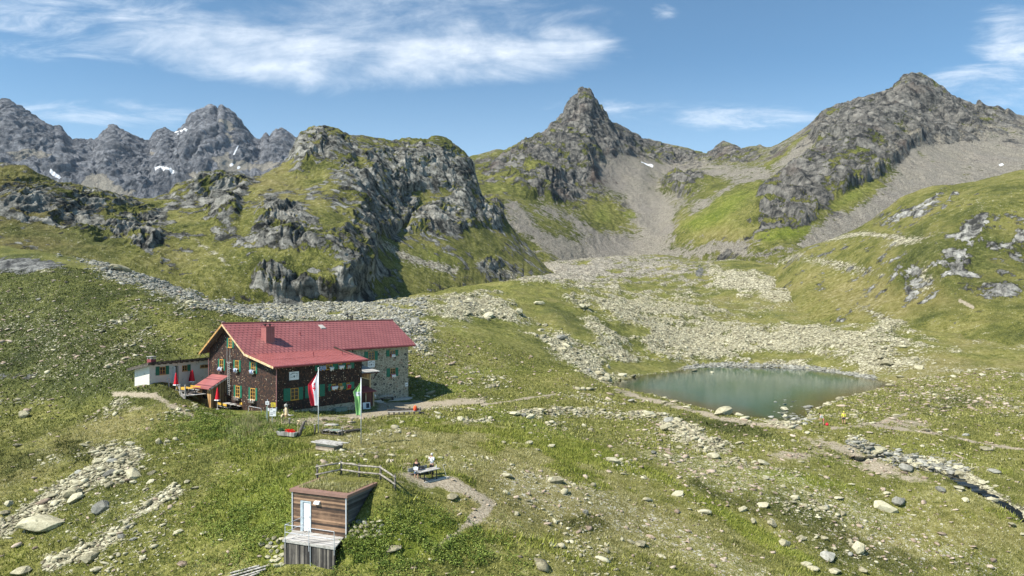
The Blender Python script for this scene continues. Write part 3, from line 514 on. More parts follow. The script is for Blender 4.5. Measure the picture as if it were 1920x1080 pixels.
# green craggy spur ----------------------------------------------
spur = [L('-420 560 150,0 540 155,150 560 160,350 585 175,500 600 190,650 600 205,800 570 250,950 530 330,1040 515 380'),
        L('-420 470 180,0 440 185,200 470 190,330 500 198,450 512 200,540 500 205,620 510 208,660 510 215,690 480 245,730 470 285,800 462 320,860 450 345,900 440 380,950 465 390,1040 512 440'),
        L('-420 400 200,0 380 205,150 420 215,300 430 225,400 430 230,480 410 238,560 400 250,620 400 256,670 405 275,710 400 320,760 395 365,820 385 385,870 380 400,900 400 420,950 440 430,1040 515 450'),
        L('-420 340 225,0 340 230,150 380 240,300 400 250,400 370 270,480 350 290,560 330 315,620 310 330,680 320 345,730 320 385,800 320 410,860 330 425,890 360 440,950 420 450,1040 518 460'),
        L('-420 250 250,-100 300 245,0 306 240,25 307 240,48 312 240,62 322 240,85 332 245,105 345 250,118 346 250,140 346 250,155 352 255,185 360 260,215 366 262,250 373 265,290 372 270,318 360 275,330 346 280,352 340 285,372 331 288,400 322 290,440 322 295,468 333 300,490 330 310,520 314 330,540 296 345,552 272 355,565 250 365,580 241 372,600 238 378,625 240 385,640 246 390,655 254 400,680 254 410,700 258 420,735 263 430,770 259 440,800 262 450,808 257 455,822 255 460,836 258 465,850 268 468,868 284 470,882 300 472,890 316 474,895 335 474,898 352 470,903 366 465,920 385 460,945 410 460,975 450 460,1000 492 460,1040 525 470'),
        L('-420 300 330,0 380 330,300 430 380,600 330 500,900 420 620,1040 560 640')]
def mf_spur(px, py, X, Y, Z, N, s):
    n = fbm(X, Y, Z, 22, 5); n2 = fbm(X, Y, Z, 6, 4); n3 = fbm(X, Y, Z * 0.4, 10, 3, ridge=True)
    rk = (1.0 * ell(px, py, 600, 265, 60, 30) + 0.8 * ell(px, py, 560, 300, 30, 40, 20) + 1.0 * ell(px, py, 800, 300, 110, 44) + 0.9 * ell(px, py, 870, 340, 40, 60) + 1.2 * ell(px, py, 840, 405, 70, 34) + 1.0 * ell(px, py, 750, 410, 60, 40) + 0.9 * ell(px, py, 680, 350, 60, 60) + 0.7 * ell(px, py, 740, 340, 60, 40)
       + 1.2 * ell(px, py, 530, 405, 55, 30) + 1.0 * ell(px, py, 510, 445, 70, 24) + 1.3 * ell(px, py, 670, 470, 42, 60, 12) + 1.1 * ell(px, py, 500, 520, 40, 22) + 1.2 * ell(px, py, 545, 535, 60, 20) + 1.1 * ell(px, py, 640, 535, 26, 26) + 0.9 * ell(px, py, 620, 455, 50, 24)
       + 0.95 * ell(px, py, 400, 345, 70, 26) + 0.9 * ell(px, py, 420, 390, 40, 38) + 0.9 * ell(px, py, 90, 380, 140, 54, 14) + 0.7 * ell(px, py, 250, 420, 110, 48, 10) + 0.8 * ell(px, py, 270, 450, 26, 30) + 0.7 * ell(px, py, 160, 440, 60, 18) + 0.9 * ell(px, py, 920, 400, 26, 30, 20) + 0.9 * ell(px, py, 918, 492, 24, 14) + 0.6 * ell(px, py, 820, 475, 20, 10))
    green = (0.9 * stroke(px, py, [(545, 305), (500, 345), (470, 380), (460, 440)], 14) + 0.8 * stroke(px, py, [(530, 370), (600, 385), (660, 430)], 7) + 0.8 * stroke(px, py, [(670, 300), (690, 340), (720, 360)], 9) + 1.0 * stroke(px, py, [(750, 365), (840, 362)], 8) + 1.1 * stroke(px, py, [(800, 370), (770, 410), (750, 440)], 7) + 1.1 * ell(px, py, 780, 490, 110, 38, 20)
       + 1.1 * ell(px, py, 590, 495, 34, 14) + 1.2 * ell(px, py, 380, 500, 110, 40, 14) + 1.0 * stroke(px, py, [(60, 440), (200, 480), (330, 530), (470, 560)], 18) + 0.5 * ell(px, py, 340, 400, 40, 26) + 1.0 * ell(px, py, 900, 450, 40, 26, 30) + 0.8 * ell(px, py, 640, 380, 30, 10, 20))
    steep = 1 - N[..., 2]
    rock = 0.23 - 0.20 * sst(-px, -330, -150) + 0.50 * np.minimum(rk, 1.2) - 0.46 * green + 1.5 * n + 1.7 * n2 + 0.3 * n3  # rock thinned at the left so the painted dark grass shows
    lo = sst(-px, -300, -40)  # left cliff mask, darkens the grass below as painted shade
    sc = 0.85 * stroke(px, py, [(710, 455), (770, 490), (850, 510)], 9) + 0.5 * stroke(px, py, [(370, 455), (430, 500)], 5) + 0.5 * ell(px, py, 500, 375, 20, 8) + 0.8 * stroke(px, py, [(900, 500), (960, 520)], 10) + 0.25 * n
    dry = 0.45 + 0.5 * n + 0.35 * ell(px, py, 520, 350, 60, 40) + 0.25 * lo
    return stackm(rock, sc, 0 * px, 0.22 + 0.4 * ell(px, py, 800, 490, 100, 30) + 0.3 * ell(px, py, 590, 480, 40, 20) + 0.4 * n2 + 0.5 * n - 0.75 * lo - 0.1), stackm(dry, 0.42 + 0.3 * n2, 0.6 * sst(px, 680, 760), 0 * px), sst(rk - green * 0.7, 0.1, 0.8)
mountain('craggy_spur', spur, -420, 1040, 1150, (40, 100, 110, 100, 110, 16), terrain_mat('spur_rock', 15.0, (0.026, 0.027, 0.024), (0.40, 0.39, 0.34), 1.3, sk=2), mf_spur, (6, 4.2, 2.2), (45, 15, 5.0), smooth=14, sharp=4)
# near hill on the right ----------------------------------------
hil = [L('1380 600 280,1500 605 270,1600 625 230,1750 650 190,1920 680 160,2400 700 150'),
       L('1380 610 345,1440 570 345,1500 530 330,1600 535 290,1680 560 245,1760 590 215,1850 600 200,1920 610 190,2400 620 180'),
       L('1380 612 365,1430 560 365,1500 490 370,1600 480 320,1680 480 275,1760 480 245,1850 490 235,1920 490 230,2400 500 220'),
       L('1380 614 385,1430 550 385,1500 470 400,1600 440 360,1680 420 320,1760 400 290,1850 380 270,1920 375 265,2400 370 260'),
       L('1380 616 395,1420 540 400,1460 490 410,1500 468 420,1560 448 400,1600 432 385,1635 412 375,1660 392 370,1690 370 368,1720 358 366,1750 348 364,1790 346 362,1830 340 360,1870 330 355,1900 322 350,1920 318 348,2400 280 330'),
       L('1380 620 480,1600 480 470,1920 380 450,2400 350 450')]
def mf_hil(px, py, X, Y, Z, N, s):
    n = fbm(X, Y, Z, 22, 5); n2 = fbm(X, Y, Z, 6, 4); n3 = fbm(X, Y, Z * 0.25, 9, 3, ridge=True)
    rk = (1.25 * ell(px, py, 1825, 435, 34, 28, -60) + 1.2 * ell(px, py, 1790, 500, 32, 38, 10) + 1.25 * ell(px, py, 1705, 520, 20, 34, -22) + 1.1 * ell(px, py, 1870, 545, 44, 18) + 0.8 * ell(px, py, 1905, 460, 20, 34, 20) + 0.7 * ell(px, py, 1860, 462, 12, 10) + 0.8 * ell(px, py, 1750, 375, 60, 9, -40)
       + 0.8 * ell(px, py, 1690, 400, 40, 10, -35) + 0.7 * ell(px, py, 1790, 370, 34, 7, -45) + 0.7 * ell(px, py, 1430, 485, 14, 9, -40) + 0.4 * ell(px, py, 1600, 585, 10, 8))
    sc = 0.85 * ell(px, py, 1733, 525, 20, 28, -20) + 0.9 * ell(px, py, 1700, 452, 50, 9, -12) + 0.7 * ell(px, py, 1580, 500, 90, 12, 12) + 0.8 * stroke(px, py, [(1520, 455), (1620, 438), (1690, 445)], 5) + 0.7 * ell(px, py, 1660, 600, 60, 10, 24) + 0.5 * stroke(px, py, [(1500, 478), (1440, 500)], 6) + 0.3 * n2 + 0.15 * n
    rock = -0.10 + 0.75 * rk + 1.1 * n + 1.4 * n2 + 0.2 * n3 + 0.2 * ell(px, py, 1850, 480, 150, 90)
    dt = stroke(px, py, [(1800, 565), (1825, 580)], 4)
    return stackm(rock, sc, dt, 0.15 + 0.5 * n2 + 0.6 * n - 0.55 * ell(px, py, 1820, 500, 200, 110)), stackm(0.45 + 0.5 * n + 0.3 * ell(px, py, 1640, 560, 200, 40), 0.30 + 0.3 * ell(px, py, 1850, 380, 100, 24) + 0.25 * n2, 0 * px, 0 * px), sst(rk, 0.1, 0.8)
mountain('green_hill', hil, 1380, 2400, 760, (40, 80, 80, 80, 70, 16), terrain_mat('hill_rock', 14.0, (0.045, 0.045, 0.042), (0.50, 0.49, 0.44), 1.1, sk=2), mf_hil, (3.6, 3, 1.8), (45, 14, 4.6), smooth=20, sharp=4)
# ------------------------------------------------------------------ mesh helpers
class MB:
    def __init__(s): s.v = []; s.f = []
    def add(s, vs, fs):
        o = len(s.v); s.v += [tuple(q) for q in vs]; s.f += [tuple(i + o for i in f) for f in fs]; return s
    def hexa(s, b, t):       # b,t: 4 bottom, 4 top points (same order)
        return s.add(list(b) + list(t), [(3, 2, 1, 0), (4, 5, 6, 7), (0, 1, 5, 4), (1, 2, 6, 5), (2, 3, 7, 6), (3, 0, 4, 7)])
    def box(s, x0, x1, y0, y1, z0, z1):
        return s.hexa([(x0, y0, z0), (x1, y0, z0), (x1, y1, z0), (x0, y1, z0)], [(x0, y0, z1), (x1, y0, z1), (x1, y1, z1), (x0, y1, z1)])
    def bar(s, a, b, w, h=None):   # rectangular bar between two points
        h = h or w; a = Vector(a); b = Vector(b); d = (b - a).normalized()
        up = Vector((0, 0, 1)) if abs(d.z) < 0.95 else Vector((1, 0, 0))
        r = d.cross(up).normalized() * w / 2; u_ = r.cross(d).normalized() * h / 2
        return s.hexa([a - r - u_, a + r - u_, a + r + u_, a - r + u_], [b - r - u_, b + r - u_, b + r + u_, b - r + u_])
    def tube(s, pts, r, n=8, caps=True):
        pts = [Vector(p) for p in pts]; rs = r if hasattr(r, '__len__') else [r] * len(pts); o = len(s.v)
        for i, p in enumerate(pts):
            d = (pts[min(i + 1, len(pts) - 1)] - pts[max(i - 1, 0)]).normalized()
            up = Vector((0, 0, 1)) if abs(d.z) < 0.95 else Vector((1, 0, 0))
            a = d.cross(up).normalized(); b = a.cross(d)
            for k in range(n):
                q = p + (a * math.cos(2 * math.pi * k / n) + b * math.sin(2 * math.pi * k / n)) * rs[i]; s.v.append(tuple(q))
        for i in range(len(pts) - 1):
            for k in range(n): s.f.append((o + i * n + k, o + i * n + (k + 1) % n, o + (i + 1) * n + (k + 1) % n, o + (i + 1) * n + k))
        if caps: s.f.append(tuple(o + k for k in range(n))[::-1]); s.f.append(tuple(o + (len(pts) - 1) * n + k for k in range(n)))
        return s
    def poly(s, pts, th):    # closed outline swept by the vector th
        n = len(pts); th = Vector(th); q = [tuple(Vector(p) + th) for p in pts]
        return s.add(list(pts) + q, [tuple(range(n))[::-1], tuple(range(n, 2 * n))] + [(i, (i + 1) % n, n + (i + 1) % n, n + i) for i in range(n)])
    def build(s, name, mat, parent=None, smooth=False, bevel=0, loc=None, rz=0):
        me = bpy.data.meshes.new(name); me.from_pydata(s.v, [], s.f); me.validate(); me.update()
        bm = bmesh.new(); bm.from_mesh(me); bmesh.ops.recalc_face_normals(bm, faces=bm.faces); bm.to_mesh(me); bm.free()
        if smooth: me.polygons.foreach_set('use_smooth', [True] * len(me.polygons))
        me.materials.append(mat); o = bpy.data.objects.new(name, me); COL.objects.link(o)
        if parent: o.parent = parent
        if loc is not None: o.location = loc
        o.rotation_euler.z = rz
        if bevel:
            b = o.modifiers.new('bevel', 'BEVEL'); b.width = bevel; b.segments = 2; b.limit_method = 'ANGLE'
        return o
def empty(name, loc, rz=0, label=None, cat=None, group=None):
    o = bpy.data.objects.new(name, None); COL.objects.link(o); o.location = loc; o.rotation_euler.z = rz; o.empty_display_size = 0.3
    return tag(o, label, cat, group)
def copy_tree(o, parent=None):
    c = o.copy(); COL.objects.link(c)
    if parent: c.parent = parent
    for ch in [q for q in bpy.data.objects if q.parent == o]: copy_tree(ch, c)
    return c
def simple(name, c1, c2=None, scale=6.0, rough=0.8, spec=0.3, stretch=(1, 1, 1), bump=0.2, lo=0.35, hi=0.65, metal=0.0):
    m, t, p = principled(name); co = t.new('ShaderNodeTexCoord').outputs['Object']
    n = t.noise(t.mapping(co, stretch), scale, 5, 0.65)
    t.put(p.inputs['Base Color'], t.mix(t.ss(n, lo, hi), c1, c2 or tuple(q * 0.7 for q in c1)))
    p.inputs['Roughness'].default_value = rough; p.inputs['Specular IOR Level'].default_value = spec; p.inputs['Metallic'].default_value = metal
    if bump: t.put(p.inputs['Normal'], t.new('ShaderNodeBump', {'Height': n, 'Strength': bump, 'Distance': 0.02}).outputs[0])
    return m
def wall_uv(t):
    s = t.new('ShaderNodeSeparateXYZ', {0: t.new('ShaderNodeTexCoord').outputs['Object']})
    return t.new('ShaderNodeCombineXYZ', {0: t.m('ADD', s.outputs[0], s.outputs[1]), 1: s.outputs[2]}).outputs[0]
def m_shingle():
    m, t, p = principled('weathered_shingle'); uv_ = wall_uv(t)
    br = t.new('ShaderNodeTexBrick', {'Vector': uv_, 'Color1': (0.0, 0.0, 0.0, 1), 'Color2': (1, 1, 1, 1), 'Mortar': (0.5, 0.5, 0.5, 1), 'Scale': 1.0, 'Mortar Size': 0.006, 'Bias': 0.0, 'Brick Width': 0.13, 'Row Height': 0.16})
    r = t.new('ShaderNodeSeparateColor', {0: br.outputs['Color']}).outputs[0]
    n = t.noise(uv_, 0.9, 5, 0.7); nz = t.noise(uv_, 14.0, 3, 0.6)
    c = t.ramp(r, [(0.0, (0.010, 0.006, 0.0045)), (0.5, (0.034, 0.015, 0.010)), (0.82, (0.070, 0.029, 0.016)), (0.95, (0.12, 0.055, 0.028))])
    c = t.mix(t.ss(n, 0.42, 0.75, 0, 0.6), c, (0.018, 0.012, 0.010))
    vo = t.new('ShaderNodeTexVoronoi', {'Vector': t.mapping(uv_, (1.0, 1.3, 1)), 'Scale': 3.6}); vo.inputs['Randomness'].default_value = 1.0
    vc = t.new('ShaderNodeSeparateColor', {0: vo.outputs['Color']})
    fl = t.m('MULTIPLY', t.ss(vo.outputs['Distance'], 0.30, 0.22), t.ss(vc.outputs[0], 0.55, 0.62))
    fl = t.m('MULTIPLY', fl, t.ss(t.noise(uv_, 0.7, 3), 0.40, 0.56))
    c = t.mix(fl, c, t.mix(vc.outputs[1], (0.42, 0.24, 0.10), (0.80, 0.70, 0.52)))
    c = t.mix(t.m('MULTIPLY', br.outputs['Fac'], 0.8), c, (0.006, 0.004, 0.003))
    t.put(p.inputs['Base Color'], c); p.inputs['Roughness'].default_value = 0.85
    h = t.m('SUBTRACT', r, t.m('MULTIPLY', br.outputs['Fac'], 1.2))
    t.put(p.inputs['Normal'], t.new('ShaderNodeBump', {'Height': h, 'Strength': 0.6, 'Distance': 0.02}).outputs[0]); return m
def m_stone(name, scale, mortar, lo, hi, plaster=0.0):
    m, t, p = principled(name); uv_ = wall_uv(t)
    wv = t.new('ShaderNodeVectorMath', {0: uv_, 1: t.new('ShaderNodeVectorMath', {0: t.noise(uv_, 3.0, 2, 0.5, out=1), 'Scale': 0.25}, operation='SCALE').outputs[0]}, operation='ADD').outputs[0]
    v = t.new('ShaderNodeTexVoronoi', {'Vector': t.mapping(wv, (1, 1.35, 1)), 'Scale': scale}); e = t.voro(t.mapping(wv, (1, 1.35, 1)), scale, feature='DISTANCE_TO_EDGE')
    s = t.new('ShaderNodeSeparateColor', {0: v.outputs['Color']}); n = t.noise(uv_, 9, 5, 0.7)
    c = t.mix(s.outputs[0], lo, hi); c = t.mix(t.ss(s.outputs[1], 0.82, 0.9), c, (0.07, 0.065, 0.06))
    c = t.mix(t.m('MULTIPLY', t.ss(s.outputs[2], 0.85, 0.92), 0.6), c, (0.30, 0.15, 0.09))
    c = t.mix(t.ss(n, 0.3, 0.75, 0.35, 0.0), c, (0.09, 0.085, 0.07)); c = t.mix(t.ss(t.m('ADD', e, t.m('MULTIPLY', t.m('SUBTRACT', n, 0.5), 0.12)), 0.04, 0.09, 1, 0), c, mortar)
    if plaster: c = t.mix(t.ss(t.noise(uv_, 1.3, 6, 0.7), 0.62 - plaster, 0.75 - plaster), c, mortar)
    t.put(p.inputs['Base Color'], c); p.inputs['Roughness'].default_value = 0.95
    t.put(p.inputs['Normal'], t.new('ShaderNodeBump', {'Height': t.m('ADD', t.m('MULTIPLY', t.ss(e, 0, 0.15), 0.6), n), 'Strength': 0.5, 'Distance': 0.04}).outputs[0]); return m
def m_boards(name, c1, c2, c3, width, vertical=True, rough=0.85, grime=0.0, cz=0.0):
    m, t, p = principled(name); co = t.new('ShaderNodeTexCoord').outputs['Object']; s = t.new('ShaderNodeSeparateXYZ', {0: co})
    hor = t.m('ADD', s.outputs[0], s.outputs[1]); ax = hor if vertical else s.outputs[2]
    q = t.m('DIVIDE', ax, width); fr_ = t.m('FRACT', q); cell = t.m('FLOOR', q)
    wn = t.n.new('ShaderNodeTexWhiteNoise'); wn.noise_dimensions = '1D'; t.put(wn.inputs['W'], cell); r = wn.outputs['Value']
    n = t.noise(t.mapping(co, (9, 9, 0.7) if vertical else (0.7, 0.7, 9)), 2.2, 6, 0.7)
    n2 = t.noise(co, 0.8, 4, 0.6)
    f = t.m('ADD', t.m('MULTIPLY', r, 0.45), t.m('MULTIPLY', t.m('ADD', n, n2), 0.42))
    c = t.ramp(f, [(0.40, c1), (0.63, c2), (0.88, c3)])
    if grime: c = t.mix(t.ss(s.outputs[2], cz - grime, cz + grime, 0.85, 0.0), c, (0.06, 0.058, 0.055))
    gap = t.m('MAXIMUM', t.ss(fr_, 0.0, 0.07, 1, 0), t.ss(fr_, 0.93, 1.0))
    c = t.mix(t.m('MULTIPLY', gap, 0.8), c, (0.012, 0.010, 0.008))
    t.put(p.inputs['Base Color'], c); p.inputs['Roughness'].default_value = rough
    t.put(p.inputs['Normal'], t.new('ShaderNodeBump', {'Height': t.m('SUBTRACT', n, t.m('MULTIPLY', gap, 0.9)), 'Strength': 0.5, 'Distance': 0.015}).outputs[0]); return m
def m_rooftile():
    m, t, p = principled('red_roof_tile'); co = t.new('ShaderNodeTexCoord').outputs['Object']; s = t.new('ShaderNodeSeparateXYZ', {0: co})
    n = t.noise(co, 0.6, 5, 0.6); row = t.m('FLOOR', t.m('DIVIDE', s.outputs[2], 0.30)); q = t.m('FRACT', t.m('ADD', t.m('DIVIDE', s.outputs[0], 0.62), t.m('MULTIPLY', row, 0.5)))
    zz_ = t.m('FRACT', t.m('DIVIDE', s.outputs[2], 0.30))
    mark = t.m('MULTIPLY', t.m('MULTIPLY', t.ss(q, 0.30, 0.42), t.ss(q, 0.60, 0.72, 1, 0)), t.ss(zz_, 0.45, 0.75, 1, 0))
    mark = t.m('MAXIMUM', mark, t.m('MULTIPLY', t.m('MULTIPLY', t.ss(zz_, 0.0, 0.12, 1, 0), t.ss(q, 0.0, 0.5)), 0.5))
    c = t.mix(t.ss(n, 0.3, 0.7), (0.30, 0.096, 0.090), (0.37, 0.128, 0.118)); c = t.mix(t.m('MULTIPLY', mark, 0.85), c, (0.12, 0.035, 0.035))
    t.put(p.inputs['Base Color'], c); p.inputs['Roughness'].default_value = 0.42; return m
MAT = dict(
 shingle=m_shingle(), stone=m_stone('rubble_stone', 2.0, (0.46, 0.42, 0.32), (0.17, 0.15, 0.10), (0.44, 0.40, 0.30), 0.03), annex=m_stone('rendered_stone', 1.6, (0.66, 0.63, 0.56), (0.40, 0.38, 0.33), (0.52, 0.49, 0.43), 0.30),
 tile=m_rooftile(), red=simple('red_painted_sheet', (0.27, 0.084, 0.079), (0.325, 0.106, 0.099), 0.8, 0.4, 0.5, bump=0), dred=simple('dark_red_sheet', (0.23, 0.05, 0.055), (0.28, 0.07, 0.07), 1.2, 0.45),
 yellow=simple('ochre_window_frame', (0.66, 0.36, 0.07), (0.55, 0.28, 0.05), 5), green=simple('green_shutter', (0.02, 0.165, 0.10), (0.015, 0.13, 0.08), 5, 0.55), green_shaded=simple('shaded_green_shutter', (0.012, 0.07, 0.05), (0.01, 0.055, 0.04), 5, 0.6),  # includes an unused copy of the shutter green, darkened for shaded walls
 dark=simple('dark_interior', (0.012, 0.011, 0.010), None, 5, 0.9, bump=0), fascia=simple('pale_fascia_board', (0.72, 0.56, 0.36), (0.50, 0.34, 0.16), 3, stretch=(1, 1, 0.4)), ochre=simple('orange_fascia_board', (0.60, 0.36, 0.12), (0.35, 0.19, 0.07), 3),
 larch=m_boards('larch_boards', (0.20, 0.10, 0.04), (0.46, 0.26, 0.10), (0.66, 0.42, 0.19), 0.16), brownb=m_boards('brown_boards', (0.08, 0.05, 0.028), (0.20, 0.13, 0.07), (0.36, 0.26, 0.15), 0.15), redb=m_boards('reddish_boards', (0.05, 0.018, 0.012), (0.12, 0.04, 0.028), (0.19, 0.075, 0.045), 0.16),
 storew=m_boards('charred_horizontal_boards', (0.018, 0.013, 0.011), (0.085, 0.048, 0.028), (0.36, 0.22, 0.13), 0.14, False, grime=1.6, cz=-.7), sided=m_boards('shaded_side_boards', (0.02, 0.02, 0.02), (0.05, 0.05, 0.05), (0.13, 0.13, 0.13), 0.16, False),  # side boards coloured darker than the front to carry the shade there
 skirt=m_boards('grey_vertical_boards', (0.010, 0.009, 0.008), (0.045, 0.039, 0.034), (0.24, 0.21, 0.17), 0.13), greyw=m_boards('grey_plank_wood', (0.20, 0.19, 0.17), (0.42, 0.40, 0.37), (0.62, 0.60, 0.56), 0.14, True),
 greyp=simple('silver_weathered_wood', (0.50, 0.48, 0.44), (0.24, 0.22, 0.19), 4, 0.85, stretch=(1, 1, 6)), greyd=simple('dark_weathered_wood', (0.16, 0.14, 0.12), (0.07, 0.06, 0.05), 5), brown=simple('brown_roof_trim', (0.27, 0.16, 0.12), (0.22, 0.13, 0.10), 3, 0.6),
 metal=simple('galvanised_metal', (0.62, 0.63, 0.65), (0.50, 0.51, 0.53), 9, 0.4, 0.5, bump=0, metal=0.3), white=simple('white_paint', (0.80, 0.80, 0.79), (0.72, 0.72, 0.71), 4, 0.5, bump=0), ladder=simple('grey_ladder_metal', (0.45, 0.44, 0.42), (0.36, 0.35, 0.33), 8, 0.5, bump=0),
 pipe=simple('pink_downpipe', (0.42, 0.20, 0.18), (0.34, 0.14, 0.13), 6, 0.5, bump=0), black=simple('black_metal', (0.02, 0.02, 0.022), None, 5, 0.5, bump=0), ylw=simple('yellow_painted_wood', (0.72, 0.45, 0.07), (0.62, 0.36, 0.05), 5, 0.6), redcl=simple('red_parasol_cloth', (0.62, 0.015, 0.03), (0.50, 0.01, 0.02), 6, 0.8),
 concrete=simple('pale_concrete', (0.50, 0.48, 0.44), (0.40, 0.38, 0.34), 2.5, 0.95), cab=simple('grey_green_cabinet', (0.23, 0.29, 0.24), (0.19, 0.25, 0.20), 2, 0.6), blue=simple('blue_bedding', (0.10, 0.14, 0.33), (0.5, 0.55, 0.65), 5, 0.9), sgrn=simple('sign_yellow', (0.80, 0.60, 0.05), None, 3, 0.5, bump=0),
 darkroof=m_boards('dark_roof_boards', (0.035, 0.028, 0.022), (0.075, 0.06, 0.045), (0.15, 0.125, 0.09), 0.2), ink=simple('sign_ink', (0.03, 0.05, 0.07), None, 3, 0.6, bump=0), signred=simple('flag_red', (0.62, 0.03, 0.05), (0.52, 0.02, 0.04), 3, 0.8), orange=simple('orange_fabric', (0.75, 0.14, 0.04), (0.6, 0.1, 0.03), 4, 0.8))
gm, gt, gp_ = principled('window_glass'); gp_.inputs['Base Color'].default_value = (0.02, 0.022, 0.022, 1); gp_.inputs['Roughness'].default_value = 0.08; gp_.inputs['Specular IOR Level'].default_value = 0.5
MAT['glass'] = gm

def sgn(txt, size, loc, rx, rz, mat, parent, name='lettering', ext=0.004):
    cu = bpy.data.curves.new(name, 'FONT'); cu.body = txt; cu.size = size; cu.align_x = 'CENTER'; cu.align_y = 'CENTER'; cu.extrude = ext
    o = bpy.data.objects.new(name + '_tmp', cu); COL.objects.link(o); dg = bpy.context.evaluated_depsgraph_get()
    me = bpy.data.meshes.new_from_object(o.evaluated_get(dg)); bpy.data.objects.remove(o); bpy.data.curves.remove(cu); me.name = name
    me.materials.clear(); me.materials.append(mat)
    t = bpy.data.objects.new(name, me); COL.objects.link(t); t.location = loc; t.rotation_euler = (rx, 0, rz); t.parent = parent; return t
# ------------------------------------------------------------------ the lodge
HA = math.atan2(0.8, 0.6)
LODGE = empty('mountain_lodge', (-27.9, 81.0, 0.0), HA, 'large mountain lodge with red metal roof, brown shingled gable and rubble stone wing', 'lodge')
FG = lambda u_, o_, h: (-o_, u_, h)                 # gable face (x = 0)
def FL_(c): return lambda u_, o_, h: (u_, c - o_, h)  # faces looking to the path (y = c)
def loc_on(root_xy, ang, z0, axis, const, px, py):
    d = Vector(((px - 960) / FX, 1.0, -(py - HY) / FX)); o = Vector((-root_xy[0], -root_xy[1], CZ - z0)); c, s_ = math.cos(-ang), math.sin(-ang)
    ro = Vector((o.x * c - o.y * s_, o.x * s_ + o.y * c, o.z)); rd = Vector((d.x * c - d.y * s_, d.x * s_ + d.y * c, d.z))
    t = (const - ro[axis]) / rd[axis]; return ro + rd * t
def lod(axis, const, px, py): return loc_on((-27.9, 81.0), HA, 0.0, axis, const, px, py)
def fbox(mb, F, u0, u1, o0, o1, h0, h1):
    a = [F(u0, o0, h0), F(u1, o0, h0), F(u1, o1, h0), F(u0, o1, h0)]; b = [F(u0, o0, h1), F(u1, o0, h1), F(u1, o1, h1), F(u0, o1, h1)]; return mb.hexa(a, b)
def window(root, F, u0, u1, h0, h1, sl=0.4, sr=0.4, shut='green', frame='yellow', bars=2):
    mb = MB(); t_ = 0.075; o_ = 0.05
    fbox(mb, F, u0, u0 + t_, -0.02, o_, h0, h1); fbox(mb, F, u1 - t_, u1, -0.02, o_, h0, h1); fbox(mb, F, u0 + t_, u1 - t_, -0.02, o_, h1 - t_, h1); fbox(mb, F, u0 - 0.03, u1 + 0.03, -0.02, o_ + 0.06, h0 - 0.06, h0 + t_ * 0.8)
    um = (u0 + u1) / 2; fbox(mb, F, um - 0.035, um + 0.035, -0.02, 0.04, h0 + t_ * 0.8, h1 - t_)
    for k in range(1, bars + 1): hh = h0 + (h1 - h0) * k / (bars + 1); fbox(mb, F, u0 + t_, um - 0.035, -0.02, 0.03, hh - 0.02, hh + 0.02); fbox(mb, F, um + 0.035, u1 - t_, -0.02, 0.03, hh - 0.02, hh + 0.02)
    wn = mb.build('window', MAT[frame], root)
    mb = MB(); fbox(mb, F, u0 + 0.02, u1 - 0.02, -0.03, 0.012, h0 + 0.02, h1 - 0.02); mb.build('pane', MAT['glass'], wn)
    for (a, b, s_) in ((u0 - sl - 0.02, u0 - 0.02, sl), (u1 + 0.02, u1 + sr + 0.02, sr)):
        if s_ > 0.05:
            mb = MB(); fbox(mb, F, a, b, 0.012, 0.05, h0 - 0.06, h1 + 0.06)
            for q in range(3): hq = h0 + 0.05 + (h1 - h0 - 0.1) * q / 2; fbox(mb, F, a + 0.03, b - 0.03, 0.05, 0.065, hq - 0.04, hq + 0.04)
            mb.build('shutter', MAT[shut], wn)
    return wn
def bedding(px, py, axis, const, wid, label, mats=('white', 'blue')):
    p = lod(axis, const, px, py); c, s_ = math.cos(HA), math.sin(HA); q = random.Random(int(px * 7 + py))
    n = 9; mb = MB(); vs = []
    for i in range(n):
        for j in range(6):
            uu = (i / (n - 1) - 0.5) * wid * (1 + 0.12 * math.sin(j * 2 + px)); prof = [(0.10, 0.16), (0.20, 0.22), (0.34, 0.17), (0.36, -0.02), (0.30, -0.18), (0.27, -0.26 - 0.1 * math.sin(i * 1.4 + px))][j]
            o_ = prof[0] + 0.045 * math.sin(i * 1.9 + j + px); h = prof[1] + 0.04 * math.sin(i * 2.6 + px * 2)
            vs.append((-o_, uu, h) if axis == 0 else (uu, -o_, h))
    mb.add(vs, [(i * 6 + j, (i + 1) * 6 + j, (i + 1) * 6 + j + 1, i * 6 + j + 1) for i in range(n - 1) for j in range(5)])
    w_ = Vector((-27.9 + p.x * c - p.y * s_, 81 + p.x * s_ + p.y * c, p.z))
    o = mb.build('bedding', MAT[mats[0]], None, True, loc=w_, rz=HA); m_ = o.modifiers.new('thick', 'SOLIDIFY'); m_.thickness = 0.08
    if mats[1] != mats[0]:
        mb2 = MB(); mb2.add([(v[0] * 1.1 - (0.04 if axis == 0 else 0), v[1] * 0.6 - (0.04 if axis == 1 else 0), v[2] + 0.03) for v in vs], mb.f); b = mb2.build('blanket', MAT[mats[1]], o, True); b.modifiers.new('thick', 'SOLIDIFY').thickness = 0.05
    return tag(o, label, 'bedding', 'bedding airing on the window sills of the lodge')
RID = 10.2; YR = 10.35; EL = (15.9, 6.3); BRK = (5.45, 6.7); EV = (-0.7, 5.35)
def roofz(y):     # underside of the roof at y
    if y >= YR: return RID + (EL[1] - RID) * (y - YR) / (EL[0] - YR)
    if y >= BRK[0]: return BRK[1] + (RID - BRK[1]) * (y - BRK[0]) / (YR - BRK[0])
    return EV[1] + (BRK[1] - EV[1]) * (y - EV[0]) / (BRK[0] - EV[0])
W1 = 15.0; XL = 13.0; XW = 27.5; YW = 6.0; ZB = -0.9
